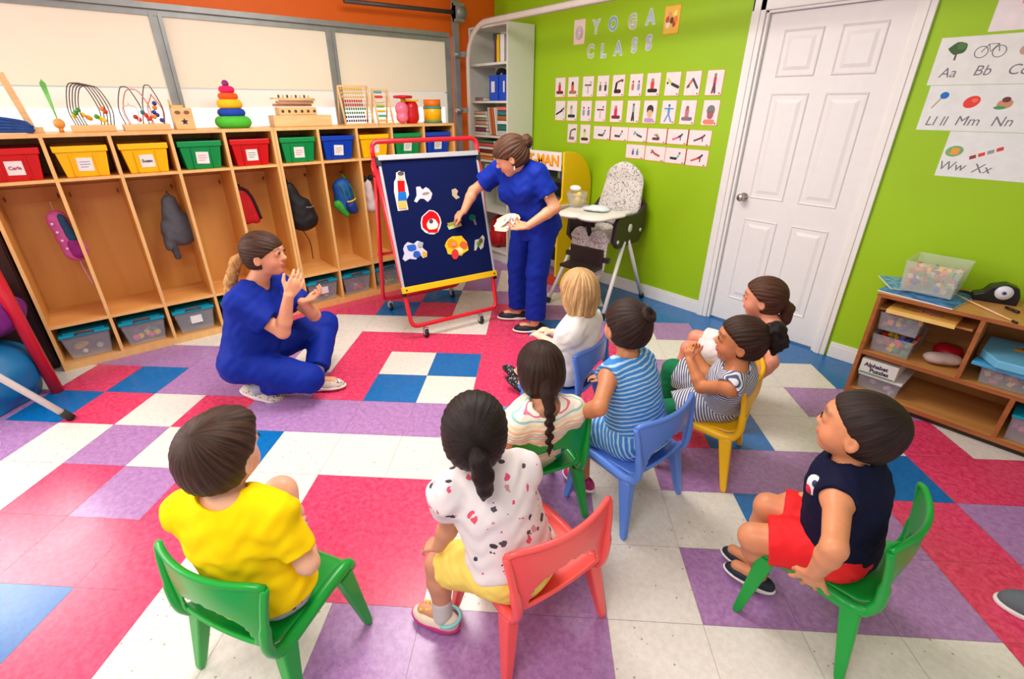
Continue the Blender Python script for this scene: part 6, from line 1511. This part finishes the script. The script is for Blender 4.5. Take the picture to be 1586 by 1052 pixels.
pas = stripes('pastel_stripe', [(244, 238, 222), (250, 226, 160), (244, 238, 222), (150, 206, 190), (244, 238, 222), (232, 120, 150), (244, 238, 222), (190, 214, 160), (244, 238, 222), (250, 200, 150)], .062, widths=[.14, .07, .12, .06, .12, .05, .13, .07, .12, .12])
braid = [([(0, -.46, .02), (.0, -.58, -.13), (.01, -.70, -.30)], [.16, .13, .10])]
for k in range(9): braid.append(([(.01 + .035 * (-1) ** k, -.75 - .020 * k, -.34 - .085 * k), (.01 - .03 * (-1) ** k, -.77 - .020 * k, -.40 - .085 * k)], [.072 - .004 * k, .060 - .004 * k]))
braid.append(([(.01, -.93, -1.10), (.01, -.95, -1.22)], [.035, .012]))
make_person('girl', 'girl with a long dark braid and pastel striped top on a green chair', 'person', J, skin=(214, 150, 112), H=.195,
    garments=[g_top(pas, 'striped_top', sleeve=.30, hem=-.03, off=.018, arm_off=.018, flare=.02, neck=.0, scoop=.03), g_legs(plain((20, 170, 160), .8), 'skirt', frac=.85, off=.016, flare=.02)],
    hair=g_hair(dark_hair, grow=.05, nape=-.42, ears=False, side=.06, wr=None, pole=(0, .1, 1), groove=.0013, chains=braid, rows='braid', back=lambda B, W, H, A: B.el(W(0, -.24, -.08), (H * .34, H * .24, H * .34), A, k=.03),
        ties=[((.01, -.93, -1.08), (0, 0, 1), .03, .012, (30, 26, 30), 'hair_tie')]),
    shoes=[shoe(plain((40, 50, 80), .6), WHT, L=.155)])

# --- girl with a bun in the blue striped dress
L, f_, r_ = local(*CH['blue']); J = {}
J.update(pelvis=L(.0, -.02, .360), neck=AZ(972, 556, .652), head=AZ(970, 505, .768), hf=(-.92, .28, .0), hu=(.03, 0, 1), tf=f_)
J['shL'] = J['neck'] - r_ * .10 - v3((0, 0, .04)); J['shR'] = J['neck'] + r_ * .10 - v3((0, 0, .04)); J['hipL'] = L(-.055, -.02, .345); J['hipR'] = L(.055, -.02, .345)
J['elL'] = RJ(928, 632, J['shL'], .17, False); J['wrL'] = RJ(893, 642, J['elL'], .13, True); J['elR'] = J['shR'] + r_ * .04 + f_ * .03 - v3((0, 0, .155)); J['wrR'] = J['elR'] + f_ * .13 - r_ * .04
J['knL'] = L(-.09, .20, .33); J['knR'] = L(.09, .20, .33); J['anL'] = L(-.11, .13, .09); J['anR'] = L(.10, .20, .09); J['ftL'] = f_; J['ftR'] = f_
bs_ = stripes('blue_stripe', [(66, 136, 208), (176, 212, 240)], .0165, widths=[.62, .38], wob=.016)
def bun(child, W, H, A):
    B = Body(.004); ctr = W(.14, -.40, .36); ax = nrm(A[1] * -.7 + A[2] * .7 + A[0] * .3); u = nrm(np.cross(ax, A[0])); v = np.cross(ax, u)
    B.chain([ctr + (u * math.cos(q) + v * math.sin(q)) * H * .10 for q in np.linspace(0, 2 * PI, 15)], [H * .068] * 15, k=.006); B.wr = (.0014, 260); child('bun', B, dark_hair)
trainer = shoe(mat('multi_print', (196, 40, 120), .5, noise=.6, scale=70), WHT, L=.16, parts=laces(plain((240, 180, 60), .6)))
def dress_parts(child, J, s, TF, A, c, H):
    up = nrm(J['neck'] - J['pelvis']); x = np.cross(J['tf'], up)
    B = Body(.004); p = J['neck'] - J['tf'] * .085 * s - up * .075; B.rc(p, p - up * .012, .005, .005); child('button_loop', B, plain((30, 40, 60), .5))
make_person('girl', 'girl with dark bun in a sleeveless blue striped dress', 'person', J, skin=(204, 134, 92), H=.195,
    garments=[g_top(bs_, 'dress', sleeve=0, hem=-.05, off=.014, flare=.028, neck=.0, scoop=.02), g_legs(bs_, 'dress_skirt', frac=.80, off=.022, flare=.02, waist=.07, along=True), dress_parts],
    hair=g_hair(dark_hair, grow=.045, nape=-.30, extra=bun, side=.02, wr=None, pole=(.25, -.7, .6)), shoes=[trainer])

# --- blond child in white
L, f_, r_ = local(*CH['bb']); J = {}
J.update(pelvis=L(.0, -.03, .350), neck=AZ(900, 492, .640), head=AZ(896, 452, .750), hf=(-.86, .42, -.05), hu=(.02, 0, 1), tf=nrm(f_ + r_ * .15))
J['shL'] = J['neck'] - r_ * .10 - v3((0, 0, .04)); J['shR'] = J['neck'] + r_ * .10 - v3((0, 0, .04)); J['hipL'] = L(-.055, -.03, .345); J['hipR'] = L(.055, -.03, .345)
J['elL'] = RJ(862, 540, J['shL'], .165, True); J['wrL'] = RJ(838, 522, J['elL'], .13, True); J['elR'] = J['shR'] + r_ * .02 + f_ * .06 - v3((0, 0, .14)); J['wrR'] = RJ(848, 512, J['elR'], .13)
J['knL'] = L(-.06, .20, .33); J['knR'] = L(.07, .20, .33); J['anL'] = AZ(812, 590, .085); J['anR'] = AZ(805, 572, .085)
J['knL'] = (J['hipL'] + J['anL']) / 2 + v3((0, 0, .09)); J['knR'] = (J['hipR'] + J['anR']) / 2 + v3((0, 0, .09)); J['ftL'] = f_; J['ftR'] = f_; J['pitchL'] = -.35; J['pitchR'] = -.35
make_person('child', 'blond child in white T-shirt on a blue chair by the high chair', 'person', J, skin=(240, 186, 160), H=.195,
    garments=[g_top(plain((236, 232, 226), .85, spec=.15), 't_shirt', wr=(.0028, 62), sleeve=.55, hem=-.02, off=.018, arm_off=.014, neck=-.01, scoop=.01), g_legs(plain((30, 36, 70), .8), 'shorts', frac=.72)],
    hair=g_hair(blond_hair, grow=.055, nape=-.52, ears=False, side=.14, start=-.0, span=.36, top=.40, wr=(.0010, 110), pole=(0, -.1, 1), groove=.0030, strands=26, back=lambda B, W, H, A: (B.el(W(0, -.20, -.18), (H * .40, H * .30, H * .38), A, k=.03), B.el(W(0, -.32, -.42), (H * .26, H * .14, H * .12), A, k=.03))),
    shoes=[shoe(spots('dotted_shoe', (30, 28, 32), [(220, 220, 220), (30, 28, 32), (180, 180, 180)], 90, .33, .5), plain((26, 26, 28), .6), L=.15, low=True)])

# --- girl in grey striped dress on the yellow chair
L, f_, r_ = local(*CH['yel']); J = {}
J.update(pelvis=L(.0, -.045, .345), neck=AZ(1141, 572, .572), head=AZ(1146, 528, .682), hf=(-.88, -.46, .05), hu=(.16, .05, 1), tf=nrm(f_ * .9 + v3((0, 0, .30))))
J['shL'] = J['neck'] - r_ * .092 - v3((0, 0, .035)); J['shR'] = J['neck'] + r_ * .092 - v3((0, 0, .035)); J['hipL'] = L(-.055, -.03, .345); J['hipR'] = L(.055, -.03, .345)
J['elL'] = RJ(1086, 600, J['shL'], .15, True); J['wrL'] = RJ(1068, 556, J['elL'], .12, True); J['elR'] = J['shR'] + f_ * .10 - v3((0, 0, .09)); J['wrR'] = RJ(1078, 548, J['elR'], .12)
J['hdL'] = nrm((-.3, .0, 1)); J['hnL'] = r_ - f_ * .2; J['hdR'] = nrm((-.3, 0, 1)); J['hnR'] = -r_
J['knL'] = RJ(1012, 640, J['hipL'], .20, True); J['knR'] = RJ(1042, 572, J['hipR'], .24, True); J['anL'] = AZ(1024, 668, .085); J['anR'] = J['knR'] + f_ * .02 - v3((0, 0, .20)); J['ftL'] = f_; J['ftR'] = f_
gs = stripes('grey_stripe', [(84, 88, 116), (214, 214, 220)], .0105, widths=[.5, .5], diag=(0, 0, 0), axis='Z')
def tail_r(child, W, H, A):
    B = Body(.004); B.chain([W(.0, -.36, .34), W(.05, -.56, .34), W(.06, -.68, .10), W(.04, -.66, -.14)], [H * .09, H * .19, H * .19, H * .05], k=.01); B.wr = (.003, 110); child('ponytail', B, black_hair)
    for k, (p, rgb) in enumerate((((.0, -.36, .34), (150, 30, 70)), ((.30, -.38, .10), (240, 180, 220)))):
        B = Body(.0035); ax = nrm(A[1] * -.8 + A[2] * .4); u = nrm(np.cross(ax, A[0])); v = np.cross(ax, u); B.chain([W(*p) + (u * math.cos(q) + v * math.sin(q)) * H * .085 for q in np.linspace(0, 2 * PI, 13)], [H * .025] * 13, k=.003); child('hair_tie', B, plain(rgb, .6))
make_person('girl', 'girl in grey striped dress with clasped hands on a yellow chair', 'person', J, skin=(208, 132, 86), H=.190, s=.92, hand_L=.085, curlL=.9, curlR=.9,
    garments=[g_top(gs, 'dress', sleeve=0, hem=-.04, off=.014, flare=.02, scoop=.02), g_legs(gs, 'dress_skirt', frac=.86, off=.022, flare=.012, waist=.06, along=True), g_legs(plain((0, 116, 70), .85), 'leggings', frac=1.9, off=.004)],
    hair=g_hair(hair_mat('hair_curly', (24, 13, 10), (76, 46, 30)), grow=.04, nape=-.28, side=.03, wr=(.003, 120), pole=(0, -.9, .4), groove=.0018, extra=tail_r, start=.0, span=.34), shoes=[trainer])

# --- girl behind, near the door
L, f_, r_ = local(*CH['yel2']); J = {}
hd_ = AZ(1182, 462, .69)
J.update(pelvis=L(-.01, -.035, .350), neck=AZ(1196, 503, .585), head=hd_, hf=(-.95, -.30, -.05), hu=(.03, 0, 1), tf=f_)
J['shL'] = J['neck'] - r_ * .09 - v3((0, 0, .035)); J['shR'] = J['neck'] + r_ * .09 - v3((0, 0, .035)); J['hipL'] = L(-.055, -.03, .345); J['hipR'] = L(.055, -.03, .345)
J['elL'] = RJ(1196, 562, J['shL'], .155, False); J['wrL'] = RJ(1166, 592, J['elL'], .11, True); J['hdL'] = (-.4, -.2, -.8); J['hnL'] = r_; J['elR'] = J['shR'] + f_ * .06 - v3((0, 0, .13)); J['wrR'] = J['elR'] + f_ * .12
J['knL'] = L(-.08, .19, .34); J['knR'] = L(.08, .19, .34); J['anL'] = L(-.08, .22, .09); J['anR'] = L(.08, .22, .09); J['ftL'] = f_; J['ftR'] = f_
make_person('girl', 'girl with brown ponytail sitting nearest the white door', 'person', J, skin=(222, 148, 118), H=.19, s=.95,
    garments=[g_top(plain((110, 34, 64), .8), 'top', sleeve=0, hem=-.03, off=.014), g_legs(plain((236, 226, 224), .8), 'shorts', frac=.8)],
    hair=g_hair(mid_hair, grow=.045, nape=-.32, side=.02, wr=None, pole=(0, -.95, .05), groove=.0018, chains=[([(.0, -.50, -.05), (.06, -.58, -.20), (.08, -.54, -.50), (.04, -.46, -.72)], [.10, .14, .15, .05])],
        ties=[((.0, -.48, -.02), (0, -1, .2), .09, .025, (150, 120, 200), 'hair_tie'), ((.40, .02, .20), (1, 0, 0), .03, .016, (230, 200, 200), 'hair_clip')]),
    shoes=[shoe(plain((206, 206, 206), .6), WHT, L=.15)])

# --- boy at the right
L, f_, r_ = local(*CH['g3']); J = {}
J.update(pelvis=L(-.035, -.015, .355), neck=AZ(1320, 716, .645), head=AZ(1329, 663, .755), hf=(-.99, -.10, .10), hu=(.10, .02, 1), tf=f_)
J['shL'] = AZ(1298, 772, .592); J['shR'] = J['neck'] + r_ * .10 - v3((0, 0, .035)); J['hipL'] = L(-.09, -.015, .345); J['hipR'] = L(.02, -.015, .345)
J['elL'] = RJ(1292, 850, J['shL'], .165, False); J['wrL'] = RJ(1262, 888, J['elL'], .13, True); J['hdL'] = nrm(AZ(1238, 940, .24) - J['wrL']); J['hnL'] = r_ + f_ * .1; J['elR'] = J['shR'] + r_ * .02 - v3((0, 0, .155)); J['wrR'] = J['elR'] + f_ * .09 - v3((0, 0, .06)) - r_ * .03
J['knL'] = RJ(1166, 832, J['hipL'], .205, True); J['knR'] = RJ(1190, 785, J['hipR'], .205, True); J['anL'] = AZ(1178, 885, .085); J['anR'] = AZ(1170, 862, .085); J['ftL'] = f_ * .9 - r_ * .1; J['ftR'] = f_
def logo(child, J, s, TF, A, c, H):
    up = nrm(J['neck'] - J['pelvis'])
    q0 = RJ(1264, 752, J['chest'], .112, False); out = nrm(q0 - J['chest'] - up * ((q0 - J['chest']) @ up) * .6)
    AB = basis(out, up)
    for k, (rgb, dx, dz, R_) in enumerate((((232, 230, 234), 0, 0, .026), ((206, 30, 60), .007, -.016, .014), ((40, 60, 90), -.005, .012, .010))):
        B = Body(.0035); p = q0 + AB[0] * dx + AB[2] * dz + out * (.004 + .002 * k); B.el(p, (R_, .010, R_ * 1.3), AB, k=.003); child('printed_badge', B, plain(rgb, .7))
make_person('boy', 'boy in navy sleeveless shirt and red shorts gripping his green chair', 'person', J, skin=(212, 142, 100), H=.197, s=1.02, hand_L=.118, curlL=.16, spreadL=.40,
    garments=[g_top(plain((14, 18, 48), .8, spec=.2), 'vest', sleeve=0, hem=-.03, off=.014, flare=.006, scoop=.0), g_legs(plain((232, 16, 24), .7), 'shorts', frac=.80, off=.014, flare=.006), logo],
    hair=g_hair(hair_mat('hair_dark_short', (18, 12, 10), (58, 38, 30)), grow=.028, nape=-.30, wr=None, side=.0, pole=(0, -.6, .7), groove=.0010, strands=30), shoes=[shoe(plain((30, 40, 52), .6), WHT, L=.155, low=True)])

# --- standing teacher
J = {}
skinw = (222, 156, 118)
scr = mat('royal_blue_scrubs', (4, 38, 146), .7, noise=.08, scale=20, spec=.25)
J.update(pelvis=v3((-1.865, 1.40, .800)), neck=v3((-1.925, 1.285, 1.155)), hf=(-.62, -.62, -.42), hu=(-.25, -.35, 1), tf=nrm((.05, -.96, -.15)))
J['head'] = AY(791, 242, 1.20)
J['shR'] = J['neck'] + v3((-.165, -.01, -.05)); J['shL'] = J['neck'] + v3((.155, .03, -.05))
hR = v3(EO) + 0; P_ = EW @ Vector((on_board(702, 338)[0], -.012, on_board(702, 338)[1])); P_ = v3(P_)
J['elR'] = RJ(733, 296, J['shR'], .245, True); J['wrR'] = J['elR'] + nrm(P_ + v3((.075, .035, .055)) - J['elR']) * min(.23, np.linalg.norm(P_ + v3((.075, .035, .055)) - J['elR'])); J['hdR'] = P_ - J['wrR']; J['hnR'] = (-.7, -.2, -.7)
J['elL'] = RJ(862, 325, J['shL'], .235, False); J['wrL'] = RJ(818, 350, J['elL'], .215, False); J['hdL'] = nrm(v3((-.95, -.25, -.12))); J['hnL'] = (-.1, -.5, .9)
J['hipL'] = J['pelvis'] + v3((.085, .01, -.02)); J['hipR'] = J['pelvis'] + v3((-.085, -.01, -.02))
J['anR'] = AZ(803, 478, .085); J['anL'] = AZ(829, 497, .085); J['knR'] = (J['hipR'] + J['anR']) / 2 + v3((-.01, -.03, .02)); J['knL'] = (J['hipL'] + J['anL']) / 2 + v3((0, -.03, .02)); J['ftR'] = (-.62, -.78, 0); J['ftL'] = (-.62, -.78, 0); J['foot_h'] = .078
def bunw(child, W, H, A):
    B = Body(.005); B.el(W(.0, -.56, .16), (H * .20, H * .19, H * .20), A, k=.02); B.wr = (.003, 120); child('bun', B, adult_hair)
def ear_ring(child, J, s, TF, A, c, H):
    for sg in (-1, 1):
        B = Body(.003); p = c + H * (A[0] * sg * .40 + A[1] * -.02 + A[2] * -.24); B.rc(p, p - v3((0, 0, .02)), .004, .005); child('earring', B, plain((220, 214, 200), .2))
def badge(child, J, s, TF, A, c, H):
    p = J['shL'] + (J['elL'] - J['shL']) * .62 + nrm(v3((.5, -.9, 0))) * .052; B = Body(.003); B.el(p, (.011, .006, .011)); child('sleeve_patch', B, plain((220, 220, 230), .5))
make_person('woman', 'woman in royal blue scrubs standing and placing a felt piece on the board', 'person', J, skin=skinw, H=.222, s=1.34, h=.005, kid=False, adult=True, hand_L=.165, curlR=[.75, .8, .9, 1.0], curlL=[.5, .55, .6, .7], eyes_open=.22, jaw=1.02, lip=(190, 90, 84), arm=.98, leg=.98,
    garments=[g_top(scr, 'scrub_top', sleeve=.62, hem=-.10, off=.016, arm_off=.022, flare=.024, adult=True, neck=.0, scoop=.07, wr=(.0025, 55), sl_r=1.15), g_legs(scr, 'scrub_trousers', frac=1.93, off=.012, adult=True, lower_r=.064, flare=.006, wr=(.002, 50)), ear_ring, badge],
    hair=g_hair(adult_hair, grow=.06, nape=-.34, side=.03, start=-.12, span=.34, wr=(.0018, 80), pole=(0, -.95, .2), groove=.0026, strands=28, extra=bunw, ears=True), shoes=[shoe(plain((20, 22, 34), .6), WHT, L=.225, low=True)])
hold = J['wrL'] + nrm(J['hdL']) * .13
for k, (dx, dz, rz, rgb) in enumerate(((-.05, .0, .3, (232, 230, 226)), (-.07, .012, -.1, (226, 226, 220)), (-.03, -.014, .8, (236, 200, 170)))):
    t = thing('felt_cutout', Vector(hold + v3((dx, -.01, .012 + dz * .3 + .004 * k))), (.75, -.35, rz), ['large white felt cut-out in the standing teacher\'s hand', 'pale scalloped felt cut-out fanned in the teacher\'s hand', 'peach felt cut-out under the white ones in the teacher\'s hand'][k], 'felt figure', 'felt cut-outs held by the standing teacher')
    b = MB(); b.prism(blob(0, 0, .088, .058, 14, .16, k + 3), 0, .003); b.build('felt', plain(rgb, .9), t)
    b = MB(); b.prism(blob(.015, .0, .02, .014, 10, .2, k), .003, .0036); b.build('print', plain([(60, 70, 90), (200, 60, 60), (120, 120, 60)][k], .8), t)

# --- crouching teacher
J = {}
J.update(pelvis=v3((-2.165, -.455, .260)), neck=v3((-2.175, -.345, .640)), hf=(.62, .76, .04), hu=(-.05, -.02, 1), tf=nrm((.78, .62, -.05)))
J['head'] = AX(410, 394, -2.125)
J['shR'] = J['neck'] + v3((.105, -.125, -.05)); J['shL'] = J['neck'] + v3((-.105, .125, -.05))
J['elR'] = RJ(441, 516, J['shR'], .25, False); J['wrR'] = RJ(447, 458, J['elR'], .22, False); J['hdR'] = nrm(v3(AX(470, 418, J['wrR'][0])) - J['wrR']) ; J['hnR'] = (-.9, .3, .2)
J['elL'] = v3((-2.10, -.10, .42)); J['wrL'] = RJ(468, 468, J['elL'], .17, False); J['hdL'] = (.3, .85, .25); J['hnL'] = (-.2, -.1, 1)
J['hipR'] = J['pelvis'] + v3((.055, -.07, -.01)); J['hipL'] = J['pelvis'] + v3((-.055, .07, -.01))
J['knR'] = RJ(478, 586, J['hipR'], .36, False); J['knR'][2] = max(J['knR'][2], .10); J['anR'] = AX(402, 596, -2.10); J['anR'][2] = max(.10, J['anR'][2])
J['knL'] = RJ(503, 503, J['hipL'], .39, True); J['anL'] = AZ(489, 582, .09); J['ftR'] = (.50, .87, 0); J['ftL'] = (.60, .80, 0); J['pitchR'] = .45; J['foot_h'] = .078
def tailw(child, W, H, A):
    B = Body(.005); B.chain([W(-.0, -.50, .0), W(.03, -.70, -.14), W(.10, -.92, -.60), W(.14, -1.05, -1.05), W(.16, -1.06, -1.50), W(.16, -1.02, -1.75)], [H * .10, H * .13, H * .14, H * .12, H * .08, H * .03], k=.012); B.wr = (.0022, 130)
    child('ponytail', B, hair_mat('hair_ombre', (150, 92, 48), (232, 182, 112)), label='long blond-tipped ponytail')
make_person('woman', 'woman in royal blue scrubs crouching with a hand at her mouth', 'person', J, skin=(228, 160, 124), H=.222, s=1.34, h=.005, kid=False, adult=True, hand_L=.165, curlR=[.35, .38, .42, .5], curlL=[.55, .6, .65, .7], spreadR=.02, spreadL=.02, arm=1.0, leg=1.0,
    garments=[g_top(scr, 'scrub_top', sleeve=.66, hem=-.05, off=.018, arm_off=.022, flare=.016, adult=True, scoop=.07, wr=(.0025, 55), sl_r=1.15), g_legs(scr, 'scrub_trousers', frac=1.86, off=.016, adult=True, lower_r=.056, flare=.004, wr=(.0025, 50))],
    hair=g_hair(hair_mat('hair_teacher_dark', (28, 16, 12), (92, 58, 38)), grow=.04, nape=-.30, side=.02, start=-.12, span=.36, extra=tailw, wr=None, pole=(0, -.95, .1), groove=.0018, strands=36), shoes=[shoe(spots('speckled_canvas', (214, 202, 188), [(50, 46, 48), (214, 202, 188), (90, 84, 84)], 70, .36, .8), WHT, L=.225, low=True, parts=laces(plain((40, 36, 40), .6), 6), sock=plain((150, 156, 170), .8))])

# --- the shoe of somebody standing outside the right edge
t = thing('grey_shoe', (0, 0, 0), 0, 'grey canvas shoe with white sole at the right edge of the floor', 'shoe')
B = Body(.004); a = v3((.86, 1.075, 0)); d = nrm((.93, .30, 0)); x = np.cross(d, (0, 0, 1)); AXs = np.array([x, d, (0, 0, 1)])
B.el(a + d * .02 + v3((0, 0, .02)), (.048, .085, .050), AXs, k=.02, cut=[(v3((0, 0, .014)), (0, 0, -1))]); B.el(a + d * .14 + v3((0, 0, .03)), (.046, .10, .065), AXs, k=.04, cut=[(v3((0, 0, .014)), (0, 0, -1))]); B.el(a + d * .15 + v3((0, 0, .105)), (.03, .05, .04), AXs, k=.01, op='s')
V_, Q_ = B.mesh(); o = np_mesh('upper', V_, Q_, plain((98, 108, 114), .8), t)
B = Body(.004); cs = [(v3((0, 0, .018)), (0, 0, 1)), (v3((0, 0, .001)), (0, 0, -1))]; B.el(a + d * .02 + v3((0, 0, .01)), (.053, .092, .04), AXs, k=.02, cut=cs); B.el(a + d * .14 + v3((0, 0, .01)), (.05, .108, .04), AXs, k=.03, cut=cs); V_, Q_ = B.mesh(); np_mesh('sole', V_, Q_, WHT, t)
